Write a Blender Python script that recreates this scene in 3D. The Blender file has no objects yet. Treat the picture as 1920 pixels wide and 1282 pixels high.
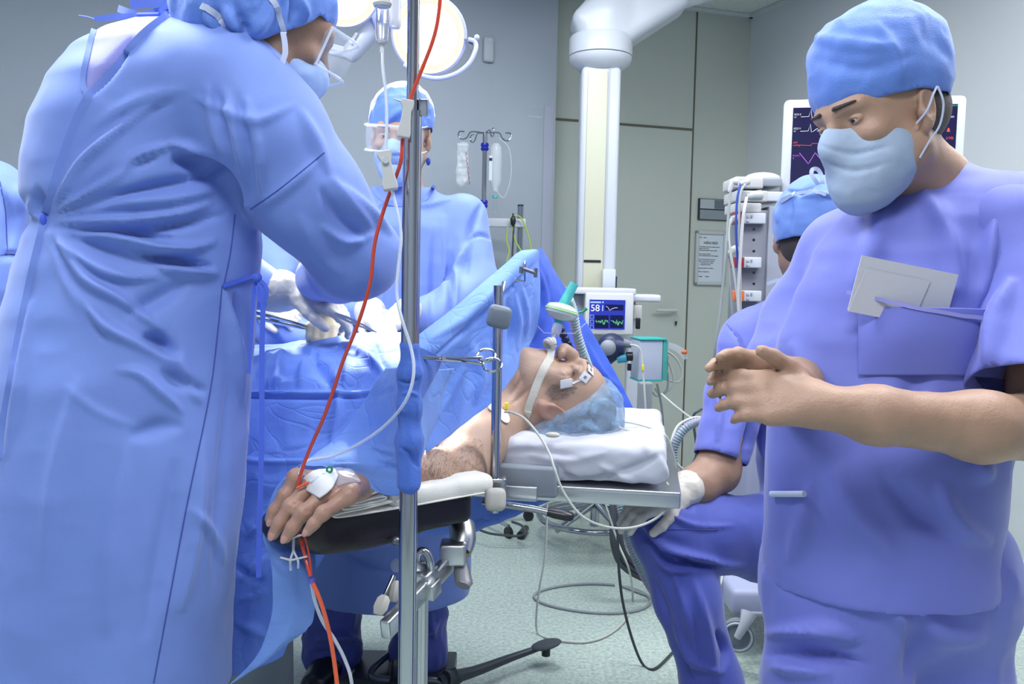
import bpy, bmesh, math, random
import numpy as np
from mathutils import Vector, Matrix
random.seed(7); np.random.seed(7)
scene = bpy.context.scene
COL = scene.collection
R = math.radians
# ------------------------------------------------------------------ camera
F_PX = 1600.0
CAM = np.array([0.0, 0.0, 1.225])
_p = math.atan(122/1600.0); _t = 0.0195
FW = np.array([0, math.cos(_p), -math.sin(_p)])
_r0 = np.array([1.0, 0, 0]); _u0 = np.cross(_r0, FW)
RT = _r0*math.cos(_t) + _u0*math.sin(_t)
UP = -_r0*math.sin(_t) + _u0*math.cos(_t)
cam_d = bpy.data.cameras.new('camera'); cam = bpy.data.objects.new('camera', cam_d); COL.objects.link(cam)
cam_d.sensor_width = 36.0; cam_d.lens = 36.0*F_PX/1920; cam_d.clip_start = 0.05; cam_d.clip_end = 50
cam.matrix_world = Matrix(((RT[0], UP[0], -FW[0], CAM[0]), (RT[1], UP[1], -FW[1], CAM[1]), (RT[2], UP[2], -FW[2], CAM[2]), (0, 0, 0, 1)))
scene.camera = cam
# ------------------------------------------------------------------ world, lights, exposure
world = bpy.data.worlds.new('world'); scene.world = world; world.use_nodes = True
world.node_tree.nodes['Background'].inputs[0].default_value = (0.80, 0.88, 1.0, 1)
world.node_tree.nodes['Background'].inputs[1].default_value = 0.30
scene.view_settings.view_transform = 'Standard'; scene.view_settings.look = 'None'
scene.view_settings.gamma = 1; scene.view_settings.use_curve_mapping = False
scene.view_settings.exposure = 0.25
def area_light(name, loc, target, size, size_y, power, color):
    l = bpy.data.lights.new(name, 'AREA'); l.shape = 'RECTANGLE'; l.size = size; l.size_y = size_y; l.energy = power; l.color = color
    o = bpy.data.objects.new(name, l); COL.objects.link(o); o.location = loc
    o.rotation_euler = (Vector(target)-Vector(loc)).to_track_quat('-Z', 'Y').to_euler()
    return o
CEIL = 2.80
area_light('ceiling_luminaire_light', (-1.3, 1.6, CEIL-0.04), (-1.3, 1.6, 0), 1.2, 0.6, 54, (0.90, 0.95, 1))
area_light('ceiling_luminaire_light', (1.1, 1.7, CEIL-0.04), (1.1, 1.7, 0), 1.2, 0.6, 42, (0.93, 0.96, 1))
area_light('ceiling_luminaire_light', (0.0, 3.0, CEIL-0.04), (0.0, 3.0, 0), 1.2, 0.6, 32, (0.92, 0.97, 1))
area_light('ceiling_luminaire_light', (-0.2, 0.1, CEIL-0.04), (-0.2, 0.1, 0), 1.2, 0.6, 34, (0.93, 0.95, 1))
area_light('ceiling_luminaire_light', (2.35, 2.6, CEIL-0.04), (2.35, 2.6, 0), 0.6, 1.2, 28, (1, 0.99, 0.96))
# ------------------------------------------------------------------ point helpers
def P(px, py, d):
    return CAM + FW*d + RT*((px-960)/F_PX*d) + UP*((641-py)/F_PX*d)
def proj(v):
    w = np.asarray(v) - CAM; d = w@FW
    return np.stack([960 + F_PX*(w@RT)/d, 641 - F_PX*(w@UP)/d, d], -1)
def floor_pt(px, py, z=0.0):
    r = FW + RT*((px-960)/F_PX) + UP*((641-py)/F_PX)
    return CAM + r*((z-CAM[2])/r[2])
V3 = lambda *a: np.array(a, float)
def nrm(v):
    v = np.asarray(v, float); return v/(np.linalg.norm(v)+1e-12)
# ------------------------------------------------------------------ noise (numpy)
_tab = np.random.RandomState(3).rand(256*256)
def _h(i, j, k):
    return _tab[((i*73856093) ^ (j*19349663) ^ (k*83492791)) & 65535]
def vnoise(p):
    p = np.asarray(p, float); i = np.floor(p).astype(np.int64); f = p-i; f = f*f*f*(f*(f*6-15)+10)
    x, y, z = i[:, 0], i[:, 1], i[:, 2]; u, v, w = f[:, 0], f[:, 1], f[:, 2]
    def L(a, b, t): return a+(b-a)*t
    r = L(L(L(_h(x, y, z), _h(x+1, y, z), u), L(_h(x, y+1, z), _h(x+1, y+1, z), u), v),
          L(L(_h(x, y, z+1), _h(x+1, y, z+1), u), L(_h(x, y+1, z+1), _h(x+1, y+1, z+1), u), v), w)
    return r*2-1
def fnoise(p, o=3):
    s = 0; a = 1; p = np.asarray(p, float)
    for k in range(o): s = s + a*vnoise(p*2**k+17.3*k); a *= .5
    return s
def rnoise(p, o=2):     # ridged, for creases
    s = 0; a = 1
    for k in range(o): s = s + a*(1-np.abs(vnoise(np.asarray(p)*2**k+9.1*k))*2.2); a *= .5
    return s
# ------------------------------------------------------------------ materials
MATS = {}
def mat(name, color, rough=.5, metal=0., bump=0., bscale=200., crumple=0., vary=0., vscale=8., sheen=0., trans=0., alpha=1., emit=None, estr=0., sss=0., ior=1.45, coat=0., transl=0.):
    if name in MATS: return MATS[name]
    m = bpy.data.materials.new(name); m.use_nodes = True; nt = m.node_tree; b = nt.nodes['Principled BSDF']
    c = tuple(color)+(1,)
    b.inputs['Base Color'].default_value = c; b.inputs['Roughness'].default_value = rough; b.inputs['Metallic'].default_value = metal
    b.inputs['IOR'].default_value = ior
    b.inputs['Transmission Weight'].default_value = trans; b.inputs['Alpha'].default_value = alpha
    b.inputs['Coat Weight'].default_value = coat
    if sheen: b.inputs['Sheen Weight'].default_value = sheen; b.inputs['Sheen Roughness'].default_value = .4
    if sss: b.inputs['Subsurface Weight'].default_value = sss; b.inputs['Subsurface Radius'].default_value = (.02, .008, .004); b.inputs['Subsurface Scale'].default_value = .5
    if emit: b.inputs['Emission Color'].default_value = tuple(emit)+(1,); b.inputs['Emission Strength'].default_value = estr
    tc = nt.nodes.new('ShaderNodeTexCoord')
    if vary:
        n = nt.nodes.new('ShaderNodeTexNoise'); n.inputs['Scale'].default_value = vscale; n.inputs['Detail'].default_value = 5
        nt.links.new(tc.outputs['Object'], n.inputs['Vector'])
        mx = nt.nodes.new('ShaderNodeMix'); mx.data_type = 'RGBA'
        mx.inputs[6].default_value = tuple(max(0, x*(1-vary)) for x in color)+(1,); mx.inputs[7].default_value = tuple(min(1, x*(1+vary)) for x in color)+(1,)
        nt.links.new(n.outputs['Fac'], mx.inputs[0]); nt.links.new(mx.outputs[2], b.inputs['Base Color'])
    if bump:
        n = nt.nodes.new('ShaderNodeTexNoise'); n.inputs['Scale'].default_value = bscale; n.inputs['Detail'].default_value = 4
        nt.links.new(tc.outputs['Object'], n.inputs['Vector'])
        bp = nt.nodes.new('ShaderNodeBump'); bp.inputs['Strength'].default_value = bump; bp.inputs['Distance'].default_value = .002
        nt.links.new(n.outputs['Fac'], bp.inputs['Height']); nt.links.new(bp.outputs['Normal'], b.inputs['Normal'])
    if crumple:     # soft random creases of folded nonwoven cloth
        n = nt.nodes.new('ShaderNodeTexNoise'); n.inputs['Scale'].default_value = 7; n.inputs['Detail'].default_value = 1; n.inputs['Distortion'].default_value = .3
        vo = nt.nodes.new('ShaderNodeTexVoronoi'); vo.feature = 'DISTANCE_TO_EDGE'; vo.inputs['Scale'].default_value = 3.2
        ad = nt.nodes.new('ShaderNodeMath'); ad.operation = 'ADD'; mn = nt.nodes.new('ShaderNodeMath'); mn.operation = 'MINIMUM'; mn.inputs[1].default_value = .06
        ml = nt.nodes.new('ShaderNodeMath'); ml.operation = 'MULTIPLY'; ml.inputs[1].default_value = 2.5
        nt.links.new(tc.outputs['Object'], n.inputs['Vector']); mv = nt.nodes.new('ShaderNodeVectorMath'); mv.operation = 'ADD'; nt.links.new(tc.outputs['Object'], mv.inputs[0]); nt.links.new(n.outputs['Color'], mv.inputs[1]); nt.links.new(mv.outputs[0], vo.inputs['Vector'])
        ml.inputs[1].default_value = 2.5 if 'drape' in name else 0.
        nt.links.new(vo.outputs['Distance'], mn.inputs[0]); nt.links.new(mn.outputs[0], ml.inputs[0]); nt.links.new(ml.outputs[0], ad.inputs[0]); nt.links.new(n.outputs['Fac'], ad.inputs[1])
        b2 = nt.nodes.new('ShaderNodeBump'); b2.inputs['Strength'].default_value = crumple; b2.inputs['Distance'].default_value = .025
        nt.links.new(ad.outputs[0], b2.inputs['Height']); 
        if bump: nt.links.new(b2.outputs['Normal'], bp.inputs['Normal'])
        else: nt.links.new(b2.outputs['Normal'], b.inputs['Normal'])
    if transl:
        t = nt.nodes.new('ShaderNodeBsdfTranslucent'); t.inputs['Color'].default_value = c
        ms = nt.nodes.new('ShaderNodeMixShader'); ms.inputs[0].default_value = transl
        out = nt.nodes['Material Output']
        nt.links.new(b.outputs[0], ms.inputs[1]); nt.links.new(t.outputs[0], ms.inputs[2]); nt.links.new(ms.outputs[0], out.inputs['Surface'])
    MATS[name] = m; return m
def gown_mat(name, color, transl=.12, rough=.62):
    return mat(name, color, rough, crumple=.14, bump=.25, bscale=900, sheen=.35, transl=transl, vary=.06, vscale=5)
M = {}
M['gown'] = gown_mat('gown_cotton', (0.185, 0.285, 0.710))
M['seam'] = mat('seam_thread', (0.05, 0.08, 0.33), .7)
M['gown_in'] = gown_mat('gown_lining', (0.070, 0.140, 0.72))
M['scrub'] = gown_mat('scrub_cotton', (0.165, 0.195, 0.620))
M['scrub_light'] = gown_mat('scrub_pale', (0.32, 0.33, 0.74))
M['trouser'] = gown_mat('trouser_cotton', (0.072, 0.098, 0.42))
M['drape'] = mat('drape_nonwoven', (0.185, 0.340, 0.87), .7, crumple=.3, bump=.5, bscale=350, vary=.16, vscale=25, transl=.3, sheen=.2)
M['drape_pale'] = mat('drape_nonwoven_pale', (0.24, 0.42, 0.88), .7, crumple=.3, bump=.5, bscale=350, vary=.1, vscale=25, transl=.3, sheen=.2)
M['cap'] = mat('cap_nonwoven', (0.14, 0.27, 0.74), .6, bump=.5, bscale=500, transl=.15, sheen=.3, vary=.08, vscale=20)
M['mask'] = mat('mask_nonwoven', (0.42, 0.58, 0.90), .7, bump=.3, bscale=700, transl=.2)
M['ribbon'] = mat('white_ribbon', (0.50, 0.55, 0.72), .7, bump=.2, bscale=900)
M['glove'] = mat('latex_glove', (0.56, 0.53, 0.47), .38, bump=.25, bscale=90, sss=.15)
M['skin'] = mat('skin', (0.38, 0.235, 0.165), .5, bump=.35, bscale=260, vary=.18, vscale=18, sss=.12)
M['skin_pale'] = mat('skin_pale', (0.42, 0.275, 0.200), .5, bump=.3, bscale=260, vary=.15, vscale=18, sss=.12)
M['skin_dark'] = mat('skin_tan', (0.28, 0.165, 0.115), .5, bump=.3, bscale=260, vary=.2, vscale=18, sss=.1)
M['skin_red'] = mat('skin_flushed', (0.41, 0.235, 0.175), .5, bump=.2, bscale=260, vary=.15, vscale=30, sss=.1)
M['hair'] = mat('hair_dark', (0.05, 0.035, 0.03), .6, bump=1, bscale=400)
M['hair_grey'] = mat('hair_grey', (0.16, 0.15, 0.145), .7, bump=1, bscale=500, vary=.4, vscale=150)
M['chrome'] = mat('chrome', (0.40, 0.42, 0.46), .12, 1)
M['steel'] = mat('brushed_steel', (0.52, 0.54, 0.56), .32, 1, bump=.1, bscale=60)
M['darksteel'] = mat('dark_steel', (0.16, 0.17, 0.20), .35, .8)
M['white'] = mat('white_enamel', (0.54, 0.57, 0.63), .32)
M['offwhite'] = mat('offwhite_plastic', (0.50, 0.50, 0.50), .4)
M['cream'] = mat('cream_plastic', (0.54, 0.54, 0.42), .4)
M['grey'] = mat('grey_plastic', (0.26, 0.29, 0.33), .45)
M['midgrey'] = mat('mid_grey_plastic', (0.42, 0.44, 0.46), .45)
M['knob'] = mat('grey_knob', (0.15, 0.18, 0.22), .42)
M['beige'] = mat('beige_knob', (0.42, 0.41, 0.37), .5)
M['black'] = mat('black_plastic', (0.015, 0.016, 0.022), .32)
M['blackvinyl'] = mat('black_vinyl', (0.016, 0.014, 0.020), .35, bump=.15, bscale=700)
M['rubber'] = mat('grey_rubber', (0.20, 0.23, 0.27), .55)
M['teal'] = mat('teal_plastic', (0.03, 0.42, 0.40), .4)
M['teal_clear'] = mat('teal_clear', (0.15, 0.70, 0.62), .15, trans=.5)
M['navy'] = mat('navy_rubber', (0.020, 0.028, 0.085), .4)
M['sheet'] = mat('white_cotton', (0.54, 0.55, 0.61), .8, bump=.25, bscale=700, sheen=.2)
M['towel'] = mat('cream_cotton', (0.74, 0.72, 0.67), .85, bump=.4, bscale=500, sheen=.2)
M['gauze'] = mat('gauze', (0.60, 0.58, 0.50), .85, bump=.8, bscale=600)
M['tape'] = mat('white_tape', (0.72, 0.73, 0.76), .6)
M['redtube'] = mat('red_tube', (0.50, 0.050, 0.025), .22, coat=.4)
M['orangetube'] = mat('orange_red_tube', (0.75, 0.11, 0.035), .22, coat=.4)
M['cleartube'] = mat('clear_tube', (0.86, 0.90, 0.98), .10, trans=.55, ior=1.2)
M['clear'] = mat('clear_plastic', (0.97, 0.98, 1.0), .03, trans=1., ior=1.25)
M['lens'] = mat('goggle_plastic', (0.80, 0.86, 1.0), .05, alpha=.08)
M['lensrim'] = mat('goggle_rim_plastic', (0.78, 0.84, 1.0), .08, alpha=.42)
M['bagclear'] = mat('bag_plastic', (0.62, 0.66, 0.70), .12, alpha=.42)
M['cable'] = mat('grey_cable', (0.30, 0.33, 0.34), .5)
M['cable_light'] = mat('light_cable', (0.50, 0.52, 0.48), .5)
M['cable_dark'] = mat('dark_cable', (0.05, 0.06, 0.07), .5)
M['yg'] = mat('yellow_green_wire', (0.36, 0.46, 0.08), .5)
M['bluewire'] = mat('blue_wire', (0.02, 0.06, 0.35), .5)
M['violet'] = mat('violet_cap', (0.18, 0.12, 0.70), .25, trans=.3)
M['bluecollar'] = mat('blue_collar', (0.01, 0.015, 0.32), .4)
M['green'] = mat('green_cap', (0.0, 0.22, 0.09), .35)
M['yellow'] = mat('yellow_plastic', (0.85, 0.70, 0.02), .4)
M['redpl'] = mat('red_plastic', (0.30, 0.02, 0.025), .4)
M['orangepl'] = mat('orange_plastic', (0.75, 0.16, 0.03), .4)
M['brass'] = mat('brass', (0.30, 0.24, 0.06), .5, .4)
M['greenlt'] = mat('pale_green_filter', (0.50, 0.78, 0.30), .5)
M['pinkhose'] = mat('hose_pink', (0.52, 0.36, 0.56), .4)
M['greenhose'] = mat('hose_grey_green', (0.30, 0.42, 0.42), .35)
# ------------------------------------------------------------------ object helpers
def tag(o, label=None, cat=None, group=None, kind=None):
    if label: o['label'] = label
    if cat: o['category'] = cat
    if group: o['group'] = group
    if kind: o['kind'] = kind
    return o
WT = {}
def root(name, loc, label=None, cat=None, group=None, kind=None):
    o = bpy.data.objects.new(name, None); COL.objects.link(o); o.empty_display_size = .05
    o.location = tuple(float(x) for x in loc); WT[o.name] = np.array(loc, float)
    return tag(o, label, cat, group)
def mk(name, verts, faces, m, parent=None, smooth=True, mats=None, fmat=None):
    verts = np.asarray(verts, float)
    off = WT[parent.name] if parent else np.zeros(3)
    me = bpy.data.meshes.new(name)
    if isinstance(faces, np.ndarray): faces = faces.tolist()
    me.from_pydata((verts).tolist(), [], faces)
    me.validate(); 
    for mm in (mats or [m]): me.materials.append(mm)
    if fmat is not None: me.polygons.foreach_set('material_index', np.asarray(fmat, np.int32))
    if smooth: me.polygons.foreach_set('use_smooth', np.ones(len(me.polygons), bool))
    me.update()
    o = bpy.data.objects.new(name, me); COL.objects.link(o)
    if parent: o.parent = parent; o.location = tuple(-off)
    WT[o.name] = np.zeros(3)
    return o
def mod_subsurf(o, n=1):
    md = o.modifiers.new('sub', 'SUBSURF'); md.levels = n; md.render_levels = n
def mod_solid(o, t, off=-1):
    md = o.modifiers.new('solid', 'SOLIDIFY'); md.thickness = t; md.offset = off
class MB:
    def __init__(s): s.v = []; s.f = []; s.m = []; s.mi = 0
    def add(s, v, f):
        n = len(s.v); s.v.extend([tuple(map(float, x)) for x in v]); s.f.extend([tuple(int(i)+n for i in q) for q in f]); s.m.extend([s.mi]*len(f)); return s
    def box(s, c, size, ax=None, bev=0):
        c = np.array(c, float); A = np.eye(3) if ax is None else np.array(ax, float)
        hx, hy, hz = [q/2 for q in size]; b = min(bev, hx*.9, hy*.9, hz*.9)
        if b <= 0:
            v = [c + A[0]*i*hx + A[1]*j*hy + A[2]*k*hz for k in (-1, 1) for j in (-1, 1) for i in (-1, 1)]
            return s.add(v, [(0, 2, 3, 1), (4, 5, 7, 6), (0, 1, 5, 4), (2, 6, 7, 3), (0, 4, 6, 2), (1, 3, 7, 5)])
        bm = bmesh.new(); bmesh.ops.create_cube(bm, size=1)
        for q in bm.verts: q.co = Vector((q.co.x*2*hx, q.co.y*2*hy, q.co.z*2*hz))
        bmesh.ops.bevel(bm, geom=bm.edges[:], offset=b, segments=3, affect='EDGES', profile=.5)
        v = [c + A[0]*q.co.x + A[1]*q.co.y + A[2]*q.co.z for q in bm.verts]; bm.verts.index_update()
        f = [[q.index for q in fa.verts] for fa in bm.faces]; bm.free(); return s.add(v, f)
    def tube(s, pts, r, n=10, smooth=0, cap=True, flat=None):
        pts = [np.array(p, float) for p in pts]
        rs = list(r) if hasattr(r, '__len__') else [r]*len(pts)
        if smooth: pts, rs = crv(pts, smooth, rs)
        N = len(pts); T = [nrm(pts[min(i+1, N-1)]-pts[max(i-1, 0)]) for i in range(N)]
        a = np.array([0, 0, 1.]) if abs(T[0][2]) < .9 else np.array([1., 0, 0])
        u = nrm(np.cross(T[0], a)); v = []; 
        for i in range(N):
            u = nrm(u - T[i]*(u@T[i])); w = np.cross(T[i], u)
            for k in range(n):
                an = 2*math.pi*k/n; v.append(pts[i] + (u*math.cos(an)+w*math.sin(an)*(flat or 1))*rs[i])
        f = [(i*n+k, i*n+(k+1) % n, (i+1)*n+(k+1) % n, (i+1)*n+k) for i in range(N-1) for k in range(n)]
        if cap: f += [tuple(range(n-1, -1, -1)), tuple((N-1)*n+k for k in range(n))]
        return s.add(v, f)
    def cyl(s, a, b, r, n=24, r2=None, bev=0):
        a = np.array(a, float); b = np.array(b, float); r2 = r if r2 is None else r2
        if bev:
            t = nrm(b-a); return s.tube([a, a, a+t*bev, b-t*bev, b, b], [.001, r-bev, r, r2, r2-bev, .001], n)
        return s.tube([a, b], [r, r2], n)
    def lathe(s, o, axis, prof, n=32):      # prof = [(r, h)...]
        o = np.array(o, float); t = nrm(axis)
        return s.tube([o+t*h for r, h in prof], [max(r, 1e-4) for r, h in prof], n)._fixaxis(o, t, prof, n)
    def _fixaxis(s, o, t, prof, n):
        k = len(prof)*n; a = np.array([0, 0, 1.]) if abs(t[2]) < .9 else np.array([1., 0, 0])
        u = nrm(np.cross(t, a)); w = np.cross(t, u); base = len(s.v)-k
        for i, (r, h) in enumerate(prof):
            for j in range(n):
                an = 2*math.pi*j/n; s.v[base+i*n+j] = tuple(o+t*h+(u*math.cos(an)+w*math.sin(an))*max(r, 1e-4))
        return s
    def ball(s, c, r, ax=None, n=20, m=12):
        c = np.array(c, float); r = [r]*3 if not hasattr(r, '__len__') else r; A = np.eye(3) if ax is None else np.array(ax)
        v = []; 
        for i in range(m+1):
            th = math.pi*i/m
            for j in range(n):
                ph = 2*math.pi*j/n; v.append(c + A[0]*r[0]*math.sin(th)*math.cos(ph)+A[1]*r[1]*math.sin(th)*math.sin(ph)+A[2]*r[2]*math.cos(th))
        f = [(i*n+j, i*n+(j+1) % n, (i+1)*n+(j+1) % n, (i+1)*n+j)[::-1] for i in range(m) for j in range(n)]
        return s.add(v, f)
    def torus(s, c, axis, Rr, r, n=48, m=12, a0=0, a1=2*math.pi, sx=1):
        t = nrm(axis); a = np.array([0, 0, 1.]) if abs(t[2]) < .9 else np.array([1., 0, 0]); u = nrm(np.cross(t, a)); w = np.cross(t, u)
        full = abs(a1-a0-2*math.pi) < 1e-6
        pts = [np.array(c)+(u*math.cos(a0+(a1-a0)*i/n)*sx+w*math.sin(a0+(a1-a0)*i/n))*Rr for i in range(n+1)]
        return s.tube(pts, r, m, cap=not full)
    def prism(s, poly, th, nvec):           # planar polygon of 3D points extruded by th along nvec
        nvec = nrm(nvec); n = len(poly); a = [np.array(p, float) for p in poly]
        return s.add(a+[p+nvec*th for p in a], [tuple(range(n))[::-1], tuple(range(n, 2*n))]+[(i, (i+1) % n, n+(i+1) % n, n+i) for i in range(n)])
    def build(s, name, m, parent=None, smooth=True, mats=None, bev=0, auto=True):
        o = mk(name, np.array(s.v), s.f, m, parent, smooth, mats=mats, fmat=s.m if mats else None)
        if smooth and auto:
            try: o.data.set_sharp_from_angle(angle=R(40))
            except Exception: pass
        if bev:
            md = o.modifiers.new('bev', 'BEVEL'); md.width = bev; md.segments = 2; md.limit_method = 'ANGLE'
        return o
def crv(pts, k=8, rs=None):
    pts = [np.array(p, float) for p in pts]; n = len(pts); out = []; ro = []
    g = lambda L, i: L[max(0, min(n-1, i))]
    for i in range(n-1):
        p0, p1, p2, p3 = g(pts, i-1), g(pts, i), g(pts, i+1), g(pts, i+2)
        for j in range(k):
            t = j/k; out.append(.5*((2*p1)+(-p0+p2)*t+(2*p0-5*p1+4*p2-p3)*t*t+(-p0+3*p1-3*p2+p3)*t**3))
            if rs is not None: ro.append(rs[i]+(rs[i+1]-rs[i])*t)
    out.append(pts[-1]); 
    if rs is not None: ro.append(rs[-1]); return out, ro
    return out
def PP(lst, d=None):     # list of (px,py[,d]) to points
    return [P(q[0], q[1], q[2] if len(q) > 2 else d) for q in lst]
def one(name, m, parent, fn, **k):
    b = MB(); fn(b); return b.build(name, m, parent, **k)
def text_mesh(name, s, origin, xdir, ydir, size, m, parent, depth=.0005, align='LEFT'):
    c = bpy.data.curves.new(name, 'FONT'); c.body = s; c.size = size; c.extrude = depth; c.align_x = align
    t = bpy.data.objects.new(name, c); COL.objects.link(t); dg = bpy.context.evaluated_depsgraph_get()
    me = bpy.data.meshes.new_from_object(t.evaluated_get(dg)); v = np.array([tuple(q.co) for q in me.vertices]); f = [tuple(p.vertices) for p in me.polygons]
    bpy.data.objects.remove(t); bpy.data.curves.remove(c); bpy.data.meshes.remove(me)
    x = nrm(xdir); y = nrm(ydir); z = np.cross(x, y); W = np.array(origin)+v[:, :1]*x+v[:, 1:2]*y+v[:, 2:3]*z
    return W, f
# ------------------------------------------------------------------ sheets
def cr_interp(A, n):     # Catmull-Rom along axis 0
    A = np.asarray(A, float); m = len(A); t = np.linspace(0, m-1, n); i = np.clip(np.floor(t).astype(int), 0, m-2); f = (t-i).reshape((-1,)+(1,)*(A.ndim-1))
    g = lambda k: A[np.clip(k, 0, m-1)]
    p0, p1, p2, p3 = g(i-1), g(i), g(i+1), g(i+2)
    return .5*((2*p1)+(-p0+p2)*f+(2*p0-5*p1+4*p2-p3)*f*f+(-p0+3*p1-3*p2+p3)*f**3)
def seg_dist(uv, poly):
    best = np.full(len(uv), 1e9); tt = np.zeros(len(uv)); L = 0; tot = sum(np.hypot(*(np.subtract(poly[i+1], poly[i])[:2])) for i in range(len(poly)-1))
    for i in range(len(poly)-1):
        a = np.array(poly[i][:2], float); b = np.array(poly[i+1][:2], float); ab = b-a; l = np.hypot(*ab)+1e-9
        t = np.clip(((uv-a)@ab)/(l*l), 0, 1); d = np.hypot(*((uv-a-t[:, None]*ab).T))
        k = d < best; best[k] = d[k]; tt[k] = (L+t[k]*l)/tot; L += l
    return best, tt
def vnormals(v, f):
    v = np.asarray(v); f = np.asarray(f); n = np.zeros_like(v)
    fn = np.cross(v[f[:, 2]]-v[f[:, 0]], v[f[:, 3]]-v[f[:, 1]])
    for k in range(4): np.add.at(n, f[:, k], fn)
    return n/(np.linalg.norm(n, axis=1, keepdims=True)+1e-12)
FOLD = 2.15
def apply_folds(v, f, folds, both=False):
    """folds: (polyline px, width px, amplitude m[, taper]) sculpted into the side of the cloth that faces the room's camera side"""
    v = np.array(v); n = vnormals(v, f); q = proj(v); to = nrm_rows(CAM-v)
    face = np.einsum('ij,ij->i', n, to)
    if both: sgn = np.sign(face)[:, None]; n = n*sgn; face = abs(face)
    w = np.clip(face*3, 0, 1); disp = np.zeros(len(v))
    for fo in folds:
        poly = fo[0]; 
        if len(poly) > 2:
            poly = crv([np.array([a[0], a[1], 0.]) for a in poly], 5)
        d, t = seg_dist(q[:, :2], poly)
        wd = fo[1]; tp = fo[3] if len(fo) > 3 else 'both'
        e = np.ones(len(v))
        if tp == 'both': e = e*np.sin(np.pi*np.clip(t, 0, 1))**.75
        if tp == 'end': e = e*np.clip((1-t)*3.5, 0, 1)
        if tp == 'start': e = e*np.clip(t*3.5, 0, 1)
        wl = wd*.86*(.45+.55*np.sin(np.pi*np.clip(t, .05, .95)))
        disp += FOLD*fo[2]*np.exp(-(d/wl)**2)*e
    return v + n*(disp*w)[:, None]
def nrm_rows(a): return a/(np.linalg.norm(a, axis=1, keepdims=True)+1e-12)
def grid_faces(nu, nv):
    i, j = np.meshgrid(np.arange(nu-1), np.arange(nv-1), indexing='ij'); a = (i*nv+j).ravel()
    return np.stack([a, a+nv, a+nv+1, a+1], -1)
def sheet(name, rows, m, parent=None, nu=60, nv=60, wr=.004, ws=9., folds=(), th=.0012, px=True, aniso=(1, 1, 1), seed=0., crease=0.):
    A = np.array([[P(*q) if px else q for q in r] for r in rows]); A = cr_interp(A, nu); A = np.swapaxes(cr_interp(np.swapaxes(A, 0, 1), nv), 0, 1)
    v = A.reshape(-1, 3); f = grid_faces(nu, nv); n = vnormals(v, f)
    if wr: v = v + n*(wr*fnoise(v*ws*np.array(aniso)+seed, 3))[:, None]
    if crease: v = v + n*(crease*rnoise(v*ws*1.5*np.array(aniso)+seed+5, 2))[:, None]
    if folds: v = apply_folds(v, f, folds, both=True)
    o = mk(name, v, f, m, parent)
    if th: mod_solid(o, th, 0)
    return o
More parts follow.
